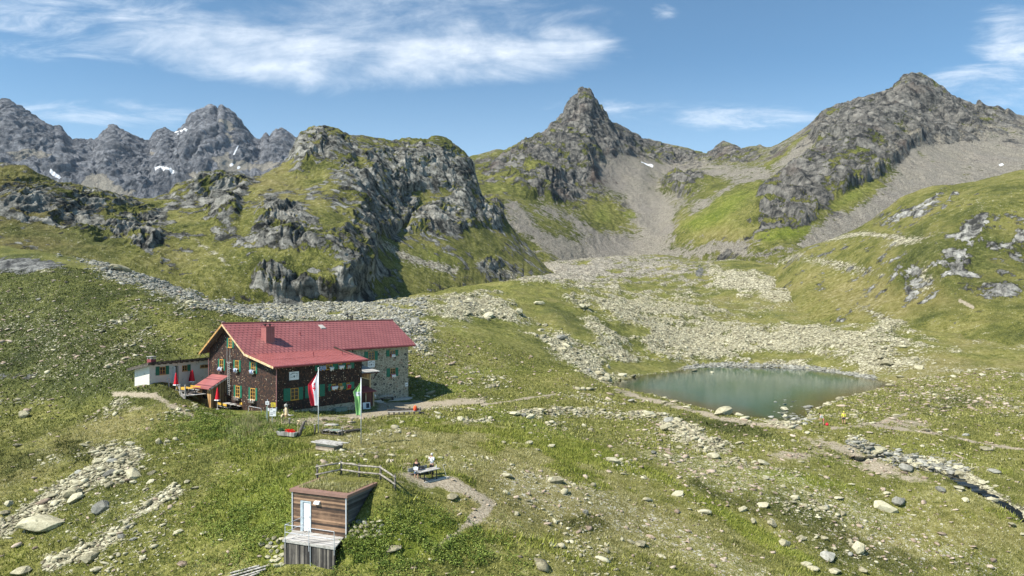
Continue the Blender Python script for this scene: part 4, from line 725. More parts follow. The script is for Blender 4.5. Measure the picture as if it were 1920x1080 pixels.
# shingled front block: gable wall and long wall
mb = MB(); mb.poly([(0, 0, ZB), (0, W1, ZB), (0, W1, roofz(W1) - .05), (0, YR, RID - .05), (0, BRK[0], BRK[1] - .05), (0, 0, roofz(0) - .05)], (0.35, 0, 0)); mb.build('gable_wall', MAT['shingle'], LODGE)
mb = MB(); mb.box(0.35, XL, 0.003, 0.35, ZB + 0.75, roofz(0) - 0.05); mb.build('long_wall', MAT['shingle'], LODGE)
mb = MB(); mb.box(0.2, XL, 0.06, 0.4, -3.0, ZB + 0.74); mb.box(-0.03, 0.3, -0.03, W1, -3.0, ZB - 0.003); mb.build('foundation', MAT['stone'], LODGE)
mb = MB(); mb.box(XL - 0.35, XL - 0.002, 0.36, YW + 0.2, -3.0, 5.6); mb.poly([(XL - .35, 0.4, 5.3), (XL - .35, YW, 5.3), (XL - .35, YW, roofz(YW) - .06), (XL - .35, 0.4, roofz(.4) - .06)], (0.34, 0, 0)); mb.build('end_wall', MAT['shingle'], LODGE)
mb = MB(); mb.box(XL + 0.02, XW, YW, YW + 0.5, -4.0, roofz(YW) - 0.04); mb.poly([(XW - .5, YW + .5, -4), (XW - .5, W1, -4), (XW - .5, W1, roofz(W1) - .05), (XW - .5, YR, RID - .05), (XW - .5, YW + .5, roofz(YW + .5) - .05)], (0.497, 0, 0)); mb.build('stone_wall', MAT['stone'], LODGE)
mb = MB(); mb.box(0.36, XW - 0.55, W1 - 0.35, W1, -3, roofz(W1) - 0.1); mb.build('rear_wall', MAT['stone'], LODGE)
# big roof: overlapping courses of metal tiles
mb = MB(); X0, X1 = -0.95, 28.25
def courses(mb, y0, z0, y1, z1, x0, x1, n):
    for k in range(n):
        a, b = k / n, (k + 1) / n; ya, za = y0 + (y1 - y0) * a, z0 + (z1 - z0) * a; yb, zb = y0 + (y1 - y0) * b, z0 + (z1 - z0) * b
        mb.hexa([(x0, ya, za + 0.03), (x1, ya, za + 0.03), (x1, yb, zb - 0.015), (x0, yb, zb - 0.015)], [(x0, ya, za + 0.085), (x1, ya, za + 0.085), (x1, yb, zb + 0.05), (x0, yb, zb + 0.05)])
courses(mb, BRK[0] - 0.35, BRK[1] - 0.20, YR, RID + 0.06, X0, X1, 13); courses(mb, EL[0], EL[1], YR, RID + 0.06, X0, X1, 13)
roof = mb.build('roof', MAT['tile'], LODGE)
mb = MB(); courses(mb, EV[0], EV[1], BRK[0] - 0.36, BRK[1] - 0.20, X0 + 0.002, XL + 0.55, 2)
for k in range(24):
    x = X0 + 0.3 + k * 0.6
    if x < XL + 0.5: mb.bar((x, EV[0], EV[1] + 0.11), (x, BRK[0] - 0.4, BRK[1] - 0.20 + 0.13), 0.035, 0.07)
mb.build('lower_roof', MAT['red'], LODGE)
mb = MB(); mb.tube([(X0, YR, RID + 0.15), (X1, YR, RID + 0.15)], 0.09, 6); mb.build('ridge_cap', MAT['red'], roof)
mb = MB(); e = 0.0
for (ya, za, yb, zb) in ((YR, RID, BRK[0] - .05, BRK[1]), (BRK[0] + 0.0, BRK[1] - .04, EV[0] + .02, EV[1] - .02)):
    mb.hexa([(X0 - .02, ya, za - .20), (X0 + .04, ya, za - .20), (X0 + .04, yb, zb - .20), (X0 - .02, yb, zb - .20)], [(X0 - .02, ya, za + .07), (X0 + .04, ya, za + .07), (X0 + .04, yb, zb + .07), (X0 - .02, yb, zb + .07)])
mb.build('bargeboard', MAT['fascia'], LODGE)
mb = MB(); mb.hexa([(X0 - .02, YR + .01, RID - .20), (X0 + .04, YR + .01, RID - .20), (X0 + .04, EL[0], EL[1] - .22), (X0 - .02, EL[0], EL[1] - .22)], [(X0 - .02, YR + .01, RID + .05), (X0 + .04, YR + .01, RID + .05), (X0 + .04, EL[0], EL[1] + .05), (X0 - .02, EL[0], EL[1] + .05)])
mb2_ = MB(); mb2_.hexa([(X0 + .10, YR + .1, RID - .34), (X0 + .16, YR + .1, RID - .34), (X0 + .16, EL[0] - .1, EL[1] - .34), (X0 + .10, EL[0] - .1, EL[1] - .34)], [(X0 + .10, YR + .1, RID - .22), (X0 + .16, YR + .1, RID - .22), (X0 + .16, EL[0] - .1, EL[1] - .22), (X0 + .10, EL[0] - .1, EL[1] - .22)])
mb2_.build('rake_shade_bar', MAT['greyd'], LODGE); mb.build('bargeboard', MAT['ochre'], LODGE)  # bar along the left rake coloured dark as the shadow beneath it
mb = MB()  # boarded soffit and rafters, wood darkened for the shadow under the overhang
for (ya, za, yb, zb) in ((YR, RID - .06, BRK[0], BRK[1] - .06), (BRK[0], BRK[1] - .12, EV[0] + .1, EV[1] - .06), (YR, RID - .06, EL[0] - .1, EL[1] - .06)):
    mb.hexa([(X0 + .05, ya, za), (0.0, ya, za), (0.0, yb, zb), (X0 + .05, yb, zb)], [(X0 + .05, ya, za + .045), (0, ya, za + .045), (0, yb, zb + .045), (X0 + .05, yb, zb + .045)])
mb.build('soffit', MAT['greyd'], LODGE)
mb = MB(); mb.tube([(X0, EV[0] - .07, EV[1] - .02), (XL + .55, EV[0] - .07, EV[1] - .04)], .085, 8); mb.build('gutter', MAT['dred'], LODGE)
mb = MB(); mb.tube([(XL + .6, BRK[0] - .43, BRK[1] - .24), (X1, BRK[0] - .43, BRK[1] - .26)], .085, 8); mb.build('gutter', MAT['dred'], LODGE)
mb = MB(); mb.box(XL + .6, X1 - .1, BRK[0] - .3, BRK[0] - .24, BRK[1] - .42, BRK[1] - .18); mb.box(X0 + .2, XL + .5, EV[0] + .1, EV[0] + .16, EV[1] - .2, EV[1] - .02); mb.build('eaves_board', MAT['dred'], LODGE)
mb = MB(); mb.tube([(X0 + .25, EV[0] - .07, EV[1] - .08), (-.12, -.10, EV[1] - .45), (-.12, -.10, 0.55)], .055, 8); dp = mb.build('downpipe', MAT['pipe'], LODGE); mb = MB(); mb.tube([(-.12, -.10, 0.55), (-.12, -.10, -.95)], .075, 8); mb.build('pipe_foot', MAT['metal'], dp)
mb = MB(); mb.tube([(-.35, EL[0] - .1, EL[1] - .1), (-.12, W1 - .05, EL[1] - .7), (-.12, W1 - .1, -0.8)], .05, 8); mb.build('downpipe', MAT['pipe'], LODGE)
# windows of the gable
def gwin(pxc, pyt, pyb, hw, sw, **k):
    a = lod(0, 0, pxc, pyt); b = lod(0, 0, pxc, pyb); return window(LODGE, FG, a.y - hw, a.y + hw, b.z, a.z, sw, sw, **k)
gwin(432.3, 634.5, 651.5, .42, .36); gwin(415.8, 674, 693.5, .44, .36, bars=1); gwin(444.8, 676, 696, .44, .36, bars=1); gwin(475.3, 679.5, 699.5, .46, .36, bars=1); gwin(446.3, 723.5, 744.5, .46, .40); gwin(474.6, 728, 749.5, .52, .38)
def lwin(c, x0, x1, pyt, pyb, sl, sr, **k):
    a = lod(1, c, x0, pyt); b = lod(1, c, x1, pyt); h = lod(1, c, x0, pyb)
    return window(LODGE, FL_(c), a.x, b.x, h.z, a.z, sl, sr, **k)
D = dict(shut='green')
lwin(0, 544.5, 559.5, 728.5, 750.5, .95, .62, **D); lwin(0, 580, 598.5, 724, 745, .62, .8, **D)
lwin(0, 621.6, 628.5, 720.5, 731.5, .5, .05, **D); lwin(0, 634.5, 641, 719.5, 730, .05, .62, **D); lwin(0, 649.4, 655.6, 718, 729.5, .05, .7, **D)
lwin(0, 599, 606, 684, 694, .7, .05, **D); lwin(0, 611, 623, 683.5, 693, .05, .85, **D); lwin(0, 634.2, 641, 681.5, 691.5, .05, .62, **D); lwin(0, 649.2, 655.6, 680.5, 690.5, .05, .7, **D)
D['frame'] = 'ochre'
lwin(YW, 690.3, 701.8, 660, 675.3, .72, .62, **D); lwin(YW, 730.4, 740.6, 657.3, 667.4, .68, .62, bars=1, **D); lwin(YW, 731.4, 740.8, 691, 705.6, .72, .62, **D)
for px, py, lb in ((415.8, 691.5, 'blue and white bedding airing on the gable window left of the ladder'), (445, 694, 'blue and white bedding airing on the middle upstairs gable window'), (475.5, 697, 'bedding with a reddish blanket airing on the right upstairs gable window')):
    bedding(px, py, 0, 0, .85, lb)
for px, py, w_, mm, lb in ((603, 690, .9, ('blue', 'white'), 'dark bedding airing behind the top of the red and white flag'), (619.5, 691, .6, ('white', 'white'), 'white pillow airing upstairs right of the flagpole top'), (638, 688, .8, ('white', 'blue'), 'large white quilt airing in the third upstairs window of the long wall'), (652.5, 687, .6, ('greyp', 'signred'), 'small pile of bedding in the last upstairs window before the stone wing'),
        (625, 727, .9, ('white', 'signred'), 'crumpled bedding in the first small lower window right of the flag'), (637.5, 727, .5, ('fascia', 'fascia'), 'beige pillow in the narrow lower window of the long wall'), (652.5, 724, .6, ('signred', 'white'), 'red and white bedding in the lower window nearest the stone wing')):
    bedding(px, py, 1, 0, w_, lb, mm)
bedding(735.5, 666.5, 1, YW, .7, 'pinkish bedding airing in the upper right window of the stone wing', ('white', 'signred')); bedding(736, 704.5, 1, YW, .8, 'red and white bedding airing in the lower window of the stone wing', ('white', 'signred'))
for px, py in ((446, 747), (475, 752)):      # planted sill boxes under the ground floor windows
    p = lod(0, 0, px, py); mb = MB(); mb.box(-.34, -.06, p.y - .62, p.y + .62, p.z - .22, p.z + .02); wb = mb.build('window_box', MAT['greyd'], LODGE)
    mb = MB(); q = random.Random(int(px))
    for k in range(70): a = Vector((-.2 + q.uniform(-.16, .1), p.y + q.uniform(-.6, .6), p.z + q.uniform(-.1, .22))); d = Vector((q.uniform(-1, 1), q.uniform(-1, 1), q.uniform(-.4, 1))).normalized() * .09; e_ = Vector((d.y, -d.x, .03)); mb.add([a - d, a + e_, a + d], [(0, 1, 2)])
    mb.build('flowers', MAT['white'], wb)
# name boards
def nameboard(F, u_, h, wd, hg, face):
    mb = MB(); fbox(mb, F, u_ - wd / 2, u_ + wd / 2, 0.012, 0.06, h - hg / 2, h + hg / 2); b = mb.build('name_board', MAT['white'], LODGE)
    word = 'NIEDERELBE HÜTTE'; n = len(word); Rr = wd * .62
    for i, ch in enumerate(word):
        if ch == ' ': continue
        a = (i - (n - 1) / 2) / n * 1.35; x = u_ + math.sin(a) * Rr; z = h + hg * .32 - Rr + math.cos(a) * Rr
        o = sgn(ch, wd * .125, F(x, .064, z), 0, 0, MAT['ink'], b); o.rotation_euler = (R(90), 0, 0); o.data.transform(__import__('mathutils').Matrix.Rotation(-a, 4, 'Z'))
    mb = MB(); pts = [F(u_ + math.cos(k * math.pi / 4) * wd * .075, .062, h - hg * .08 + math.sin(k * math.pi / 4) * wd * .10) for k in range(8)]; dd = Vector(F(0, .01, 0)) - Vector(F(0, 0, 0)); mb.poly(pts, dd); mb.build('emblem', MAT['ink'], b)
    for s_ in (-1, 1):
        for r_, t_ in ((0.03, 'SEKTION' if s_ < 0 else 'ERBAUT'), (-.13, 'HAMBURG' if s_ < 0 else '1931')):
            o = sgn(t_, wd * .065, F(u_ + s_ * wd * .29, .064, h + hg * r_ - .05), R(90), 0, MAT['ink'], b)
p = lod(1, 0, 551, 704.5); nameboard(FL_(0), p.x, p.z, 1.35, 1.0, 'l')
p = lod(1, YW, 695.8, 682.5); nameboard(FL_(YW), p.x, p.z, 1.35, 1.0, 'l')
p = lod(1, YW, 762, 720.8); mb = MB(); fbox(mb, FL_(YW), p.x - .28, p.x + .28, .012, .06, p.z - .3, p.z + .3); b = mb.build('notice_plate', MAT['white'], LODGE); mb = MB(); fbox(mb, FL_(YW), p.x - .16, p.x + .16, .06, .066, p.z - .06, p.z + .02); mb.build('lettering', MAT['ink'], b)
# chimney, skylight, pipes
cy = 7.35; p = lod(1, cy - .55, 507, 612); x_c = p.x
mb = MB(); mb.box(x_c - .62, x_c + .62, cy - .55, cy + .55, 7.2, 9.82); chim = mb.build('chimney', MAT['red'], roof)
mb = MB(); mb.box(x_c - .68, x_c + .68, cy - .61, cy + .61, 9.823, 9.90)
for k in range(5): mb.box(x_c - .5 + k * .25, x_c - .46 + k * .25, cy - .575, cy - .552, 7.9, 9.8)
mb.build('chimney_flashing', MAT['dred'], chim)
for dx in (-.4, .3):
    mb = MB(); mb.tube([(x_c + dx, cy, 9.9), (x_c + dx, cy, 10.12)], .10, 8); mb.tube([(x_c + dx - .01, cy, 10.12), (x_c + dx, cy, 10.22)], [.30, .12] if dx > 0 else [.30, .28], 10); mb.build('chimney_pot', MAT['black'], chim)
for px, py, yy in ((562.5, 628, 7.9), (587.5, 664, 2.6), (641.5, 660, 2.2)):
    p = lod(1, yy, px, py); mb = MB(); mb.tube([(p.x, yy, roofz(yy) - .05), (p.x, yy, roofz(yy) + .55)], .06, 8); mb.tube([(p.x, yy, roofz(yy) + .05), (p.x, yy, roofz(yy) + .14)], [.16, .08], 8); mb.build('vent_pipe', MAT['dred'], roof)
p = lod(1, 9.3, 603.5, 614); zz0 = roofz(9.3); mb = MB(); mb.hexa([(p.x - .4, 8.9, zz0 - .3), (p.x + .4, 8.9, zz0 - .3), (p.x + .4, 9.7, zz0 + .28), (p.x - .4, 9.7, zz0 + .28)], [(p.x - .4, 8.9, zz0 - .02), (p.x + .4, 8.9, zz0 - .02), (p.x + .4, 9.7, zz0 + .42), (p.x - .4, 9.7, zz0 + .42)]); mb.build('skylight', MAT['concrete'], roof)
mb = MB()
for dx, dz in ((19.6, 1.25), (20.2, .85), (20.45, 1.0)): mb.tube([(dx, YR + .5, RID - .5), (dx, YR + .5, RID + dz * .8), (dx - .05, YR + .5, RID + dz)], [.09, .08, .12], 7)
mb.build('stove_pipes', MAT['black'], roof)
for q_ in (4.6, 12.5, 26.5): MB().tube([(q_, YR + .2, RID), (q_, YR + .2, RID + 2.2)], .02, 5).build('lightning_rod', MAT['greyd'], roof)
# fire ladder on the gable
a = lod(0, -.25, 427.5, 655); b = lod(0, -.25, 427.5, 741); mb = MB(); yl = a.y - .12
for s_ in (-.21, .21): mb.bar((-.25, yl + s_, b.z), (-.25, yl + s_, 5.35), .05)
for k in range(17): z = b.z + .15 + k * (5.3 - b.z) / 17; mb.bar((-.25, yl - .21, z), (-.25, yl + .21, z), .04)
for z in (b.z + .6, 2.4, 4.6): mb.bar((-.25, yl, z), (0, yl, z), .04); mb.bar((-.25, yl - .6, z), (-.25, yl, z), .04)
for s_ in (-.34, .34): mb.bar((-.25, yl + s_, 5.3), (-.25, yl + s_, 7.3), .04)
mb.bar((-.27, yl - .75, 5.38), (-.27, yl + .45, 5.38), .05); mb.build('fire_ladder', MAT['ladder'], LODGE)
# lean-to porch on the gable
y0, y1 = 10.75, 14.0
mb = MB(); mb.poly([(-2.15, y0, -1.0), (-.003, y0, -1.0), (-.003, y0, 3.42), (-2.15, y0, 2.30)], (0, .1, 0)); mb.build('porch_side', MAT['brownb'], LODGE)
mb = MB(); mb.box(-2.15, -2.05, y0 + .1, y1, -1.0, .75); mb.box(-2.15, -2.05, y0 + .1, y0 + .95, .75, 2.3); mb.box(-2.15, -2.05, y0 + 2.2, y1, .75, 2.3); mb.box(-2.15, -2.05, y0 + .95, y0 + 2.2, 2.1, 2.3); mb.poly([(-2.05, y1 - .1, -1), (-.003, y1 - .1, -1), (-.003, y1 - .1, 3.42), (-2.05, y1 - .1, 2.33)], (0, .1, 0)); mb.build('porch_front', MAT['larch'], LODGE)
mb = MB(); mb.box(-2.09, -2.03, y0 + .95, y0 + 2.2, .75, 2.1); mb.build('porch_window', MAT['glass'], LODGE)
mb = MB(); mb.hexa([(-2.65, y0 - .35, 2.08), (.0, y0 - .35, 3.5), (0, y1 + .3, 3.5), (-2.65, y1 + .3, 2.08)], [(-2.65, y0 - .35, 2.2), (0, y0 - .35, 3.62), (0, y1 + .3, 3.62), (-2.65, y1 + .3, 2.2)])
pr = mb.build('porch_roof', MAT['tile'], LODGE); mb = MB(); mb.hexa([(-2.6, y0 - .39, 1.95), (-.02, y0 - .39, 3.33), (-.02, y0 - .353, 3.33), (-2.6, y0 - .353, 1.95)], [(-2.6, y0 - .39, 2.13), (-.02, y0 - .39, 3.51), (-.02, y0 - .353, 3.51), (-2.6, y0 - .353, 2.13)]); mb.build('porch_bargeboard', MAT['greyw'], pr)
mb = MB(); mb.tube([(-.35, y0 - .45, 1.1), (-.5, y0 - .5, 1.35), (-.6, y0 - .45, 1.0)], [.1, .22, .1], 7); mb.build('hanging_basket', MAT['redb'], LODGE)
# entrance between the long wall and the stone wing
mb = MB(); mb.box(XL + .003, 17.6, 3.4, YW - .01, .9, 3.2); mb.build('vestibule', MAT['larch'], LODGE)
mb = MB(); mb.hexa([(XL + .003, 2.6, 3.25), (18.6, 2.6, 3.15), (18.6, YW - .01, 3.75), (XL + .003, YW - .01, 3.85)], [(XL + .003, 2.6, 3.35), (18.6, 2.6, 3.25), (18.6, YW - .01, 3.85), (XL + .003, YW - .01, 3.95)]); mb.build('canopy', MAT['greyw'], LODGE)
mb = MB(); mb.box(XL + .05, 18.5, 2.66, 2.74, 3.02, 3.20); mb.bar((18.3, 2.9, 3.1), (18.0, 3.4, 2.1), .1); mb.build('canopy_beam', MAT['redb'], LODGE)
mb = MB(); mb.hexa([(13.6, 3.372, 1.0), (14.6, 3.372, 1.0), (14.6, 3.398, 1.0), (13.6, 3.398, 1.0)], [(13.6, 3.372, 2.6), (14.6, 3.372, 2.6), (14.6, 3.398, 2.6), (13.6, 3.398, 2.6)]); mb.poly([(15.1, 3.39, 1.1), (17.2, 3.39, 1.1), (17.2, 3.39, 2.1), (15.1, 3.39, 2.7)], (0, -.02, 0)); mb.build('vestibule_window', MAT['glass'], LODGE)
mb = MB(); mb.box(14.72, 14.95, 3.33, 3.39, .9, 3.2); mb.bar((15.0, 3.34, 2.78), (17.35, 3.34, 2.1), .12); mb.box(17.3, 17.5, 3.33, 3.39, .9, 3.15); mb.build('vestibule_frame', MAT['fascia'], LODGE)
mb = MB(); mb.hexa([(XL + .003, 1.2, .72), (16.7, 1.2, .62), (16.7, 3.38, 1.2), (XL + .003, 3.38, 1.3)], [(XL + .003, 1.2, .82), (16.7, 1.2, .72), (16.7, 3.38, 1.3), (XL + .003, 3.38, 1.4)]); mb.build('entrance_roof', MAT['dred'], LODGE)
mb = MB(); mb.box(XL + .003, 16.2, 1.5, 3.39, -2.2, .66); mb.build('entrance_shed', MAT['redb'], LODGE)
mb = MB(); mb.box(16.28, 16.45, 1.42, 1.58, -2.2, .62); mb.box(14.9, 15.05, 1.44, 1.497, -1.6, .6); mb.build('entrance_post', MAT['fascia'], LODGE)
mb = MB(); mb.tube([(16.5, 1.3, .0), (16.5, 1.3, .2)], [.13, .16], 9); mb.tube([(16.5, 1.3, -.08), (16.5, 1.3, 0)], .08, 8); mb.build('entrance_lantern', MAT['white'], LODGE)
mb = MB()
for k in range(4): mb.box(16.9 + k * .1, 20.5, YW - 3.0 + k * .45, YW - 3.0 + k * .45 + .46, -2.9, -1.75 + k * .18)
mb.box(20.5, XW, YW - .9, YW - .02, -2.9, -1.6); mb.build('stone_steps', MAT['concrete'], LODGE)
# ---- things by the lodge walls
def Lw(x, y, z): c, s_ = math.cos(HA), math.sin(HA); return Vector((-27.9 + x * c - y * s_, 81 + x * s_ + y * c, z))
mb = MB(); mb.box(-.9, .9, -.25, .25, 0, .85); mb.box(-.93, .93, -.28, .28, .852, .9); p = Lw(9.05, -.45, -1.45)
cabn = mb.build('utility_cabinet', MAT['cab'], None, loc=p, rz=HA, bevel=.01); tag(cabn, 'low grey green utility cabinet against the foot of the brown long wall', 'cabinet')
mb = MB(); mb.box(-.01, .01, -.265, -.252, .05, .8); mb.build('cabinet_door_seam', MAT['black'], cabn)
bl = empty('bench', Lw(22.4, YW - .75, -1.6), HA, 'dark wooden bench against the rubble wall of the stone wing', 'bench')
MB().box(-1.3, 1.3, -.3, .15, .40, .46).build('seat', MAT['greyd'], bl); mb = MB(); mb.box(-1.3, 1.3, .18, .23, .62, .82); mb.box(-1.2, -1.12, .16, .24, .0, .82); mb.box(1.12, 1.2, .16, .24, 0, .82); mb.build('backrest', MAT['greyp'], bl)
for s_ in (-1, 1): MB().box(s_ * 1.0 - .06, s_ * 1.0 + .06, -.25, .1, 0, .399).build('leg', MAT['greyd'], bl)
# ------------------------------------------------------------------ annex behind the lodge
AA = math.atan2(0.921, 0.389); AXY = (-45.15, 85.0); AZ = 2.75
ANX = empty('annex', (AXY[0], AXY[1], AZ), AA, 'low pale stone annex with dark board roof left of the lodge', 'annex')
def anx(axis, c, px, py): return loc_on(AXY, AA, AZ, axis, c, px, py)
FA = FL_(0.0)
mb = MB(); mb.poly([(0, 0, -1.6), (0, 2.6, -1.6), (0, 2.6, 1.95), (0, 0, 2.5)], (.4, 0, 0)); mb.build('end_wall', MAT['annex'], ANX)
mb = MB(); dA = anx(1, 0, 324.5, 700); x_d = dA.x; mb.box(.4, x_d, .0, .4, -1.6, 2.48); mb.box(x_d + .85, 12, 0, .4, -1.6, 2.48); mb.box(x_d, x_d + .85, 0, .4, 2.02, 2.48); mb.box(x_d, x_d + .85, 0, .4, -1.6, -.02); mb.box(.4, 12, 2.3, 2.6, -1.6, 1.9); mb.build('front_wall', MAT['annex'], ANX)
mb = MB(); mb.box(x_d - .02, x_d + .87, .42, .5, 0, 2.1); mb.build('doorway', MAT['dark'], ANX)
mb = MB(); mb.hexa([(x_d, -.02, 0), (x_d + .05, -.02, 0), (x_d - .30, -.78, 0), (x_d - .35, -.78, 0)], [(x_d, -.02, 2.0), (x_d + .05, -.02, 2.0), (x_d - .30, -.78, 2.0), (x_d - .35, -.78, 2.0)]); dr = mb.build('door', MAT['white'], ANX); MB().box(x_d - .42, x_d - .36, -.7, -.62, .95, 1.1).build('handle', MAT['metal'], dr)
mb = MB(); mb.hexa([(-.55, -.5, 2.52), (12.2, -.5, 2.52), (12.2, 3.3, 1.62), (-.55, 3.3, 1.62)], [(-.55, -.5, 2.80), (12.2, -.5, 2.80), (12.2, 3.3, 1.92), (-.55, 3.3, 1.92)]); arf = mb.build('roof', MAT['darkroof'], ANX)
mb = MB(); mb.hexa([(-.6, -.5, 2.4), (-.56, -.5, 2.4), (-.56, 3.3, 1.55), (-.6, 3.3, 1.55)], [(-.6, -.5, 2.62), (-.56, -.5, 2.62), (-.56, 3.3, 1.75), (-.6, 3.3, 1.75)]); mb.build('bargeboard', MAT['greyd'], arf)
for k in range(14): MB().box(.3 + k * .85, .42 + k * .85, -.45, -.002, 2.36, 2.515).build('rafter', MAT['darkroof'], arf)
p = anx(1, .8, 284.5, 668); mb = MB(); mb.box(p.x - .36, p.x + .36, .5, 1.2, 2.0, 3.05); ch = mb.build('chimney', MAT['dred'], arf)
mb = MB(); mb.box(p.x - .44, p.x + .44, .42, 1.28, 3.36, 3.42); mb.build('cap', MAT['greyp'], ch)
for dx in (-.3, 0, .3):
    for yy in (.52, 1.1): MB().box(p.x + dx - .04, p.x + dx + .04, yy, yy + .08, 3.05, 3.359).build('cap_post', MAT['concrete'], ch)
def awin(x0, x1, y0, y1, sl, sr): a = anx(1, 0, x0, y0); b = anx(1, 0, x1, y1); h = anx(1, 0, x0, y1); return window(ANX, FA, a.x, b.x, h.z, a.z, sl, sr, shut='green', frame='ochre', bars=1)
awin(299, 310, 688, 702.5, .55, .5); awin(341.5, 350.5, 685.5, 696, .02, .55); awin(375, 390, 684.5, 690, .02, .02)
def GL(x, y, dz=0.0): return Vector((x, y, gz(x, y) + dz))
def PX(px, py): return Vector(hit(px, py))
# ------------------------------------------------------------------ terrace deck left of the porch
DZ = 1.45
deck = empty('terrace_deck', Lw(-5.2, 15.2, DZ), HA, 'raised grey plank terrace with tall posts left of the red roofed porch', 'terrace')
mb = MB()
for k in range(18): mb.box(.0, 2.95, -3.5 + k * .195, -3.5 + k * .195 + .185, -.06, 0)
for k in range(5): mb.box(2.96, 5.1, -.9 + k * .195, -.9 + k * .195 + .185, -.06, 0)
mb.build('decking', MAT['greyw'], deck)
mb = MB(); mb.box(-.06, -.002, -3.5, .02, -.2, -.0); mb.box(0, 2.9, -.02, .04, -.2, -.062); mb.build('rim_board', MAT['greyp'], deck)
for y in (-3.3, -2.2, -1.1, -.1): MB().box(.1, .3, y - .1, y + .1, -1.6, -.063).build('footing', MAT['greyd'], deck)
for px in (318, 339, 348.5):
    q = loc_on((deck.location.x, deck.location.y), HA, DZ, 0, -.03, px, 735); MB().box(-.16, -.065, q.y - .055, q.y + .055, -.25, 1.72 if px < 330 else 1.45).build('post', MAT['greyp'], deck)
mb = MB(); mb.bar((-.1, -2.5, 1.15), (-.1, -3.9, -.3), .16, .05); mb.bar((-.1, -2.65, .55), (-.1, -3.3, -.1), .1, .05); mb.build('stair_string', MAT['greyp'], deck)
lamp = MB().box(-.2, -.02, -.12, .12, 1.73, 2.0).build('post_cap_stone', MAT['concrete'], deck)
st = empty('wooden_ramp', Lw(-5.9, 11.4, -.5), HA, 'dark weathered wooden steps with rails in front of the porch', 'steps')
for k in range(5): MB().box(-.1 + k * .28, .25 + k * .28, -1.3, 1.6, .15 + k * .22, .21 + k * .22).build('tread', MAT['greyd'], st)
for y in (-1.2, .4, 1.6): MB().box(-.3, -.2, y - .06, y + .06, -.6, 1.0).build('post', MAT['greyd'], st)
for z in (.35, .9): MB().box(-.33, -.21, -1.3, 1.9, z - .05, z + .05).build('rail', MAT['greyd'], st)
wk = MB();
for k in range(9): wk.box(-.0 + k * .16, .15 + k * .16, -1.4, 1.4, 0, .05)
o = wk.build('boardwalk', MAT['greyw'], None, loc=Lw(-4.2, 10.9, -.55), rz=HA); tag(o, 'grey boardwalk of short planks at the foot of the porch', 'boardwalk')
# parasols, furled
def parasol(x, y, z, label):
    r = empty('parasol', (x, y, z), random.uniform(0, 6), label, 'parasol', 'furled red parasols by the lodge')
    MB().tube([(0, 0, 0), (0, 0, 2.6)], .024, 8).build('pole', MAT['white'], r)
    mb = MB(); prof = [(.02, 2.72), (.06, 2.6), (.10, 2.3), (.16, 1.8), (.21, 1.42), (.24, 1.22)]; n = 14; vs = []
    for (rr_, zz_) in prof:
        for k in range(n): q = rr_ * (1 + .28 * (k % 2)); vs.append((q * math.cos(2 * math.pi * k / n), q * math.sin(2 * math.pi * k / n), zz_))
    mb.add(vs, [(i * n + k, i * n + (k + 1) % n, (i + 1) * n + (k + 1) % n, (i + 1) * n + k) for i in range(5) for k in range(n)]); c = mb.build('canopy', MAT['redcl'], r, True)
    mb = MB(); vs = [(q * math.cos(2 * math.pi * k / n), q * math.sin(2 * math.pi * k / n), zz_) for (q0, zz_) in ((.255, 1.24), (.30, 1.12)) for k in range(n) for q in [q0 * (1 + .3 * (k % 2))]]
    mb.add(vs, [(k, (k + 1) % n, n + (k + 1) % n, n + k) for k in range(n)]); mb.build('flounce', MAT['white'], c)
    MB().tube([(0, 0, 0), (0, 0, .08)], [.24, .2], 10).build('foot', MAT['concrete'], r); return r
def at_z(px, py, z): Y = FX * (CZ - z) / (py - HY); return (px - 960) / FX * Y, Y
x, y = at_z(330, 739, DZ); parasol(x, y, DZ, 'furled red parasol at the left front end of the terrace deck')
x, y = at_z(361, 731.5, DZ + .05); parasol(x, y, DZ, 'furled red parasol standing mid terrace beside the porch roof')
p = Lw(-1.2, 17.4, 0); parasol(p.x, p.y, gz(p.x, p.y) + .1, 'furled red parasol half hidden behind the porch roof')
x, y = at_z(407.8, 768, -.3); parasol(x, y, gz(x, y), 'furled red parasol next to the picnic table at the foot of the gable')
def picnic(loc, rz, label, ln=2.3, top='greyw'):
    r = empty('picnic_table', loc, rz, label, 'picnic table', 'picnic tables by the lodge'); h = ln / 2
    mb = MB()
    for k in range(5): mb.box(-h, h, -.38 + k * .155, -.38 + k * .155 + .148, .71, .76)
    mb.build('table_top', MAT[top], r)
    for s_ in (-1, 1):
        mb = MB(); mb.box(-h, h, s_ * .78 - .15, s_ * .78 + .15, .42, .46); mb.build('seat', MAT['greyw'], r)
        mb = MB(); mb.box(-h, h, s_ * .98 - .02, s_ * .98 + .02, .62, .90); mb.build('backrest', MAT['ylw'], r)
        mb = MB(); x_ = s_ * (h - .3); mb.bar((x_, -.3, .7), (x_, -.6, 0), .08); mb.bar((x_, .3, .7), (x_, .6, 0), .08); mb.bar((x_, -.98, .38), (x_, .98, .38), .07); mb.bar((x_, -.98, .38), (x_, -.98, .85), .05); mb.bar((x_, .98, .38), (x_, .98, .85), .05); mb.build('trestle', MAT['greyd'], r)
    return r
x, y = at_z(431, 765, -.25); picnic((x, y, gz(x, y) + .04), HA + R(84), 'picnic table with yellow bench backs at the foot of the shingled gable', 2.5)
picnic(Lw(-3.6, 13.6, DZ), HA + R(90), 'picnic table with yellow benches on the raised terrace deck', 2.4, 'ylw')
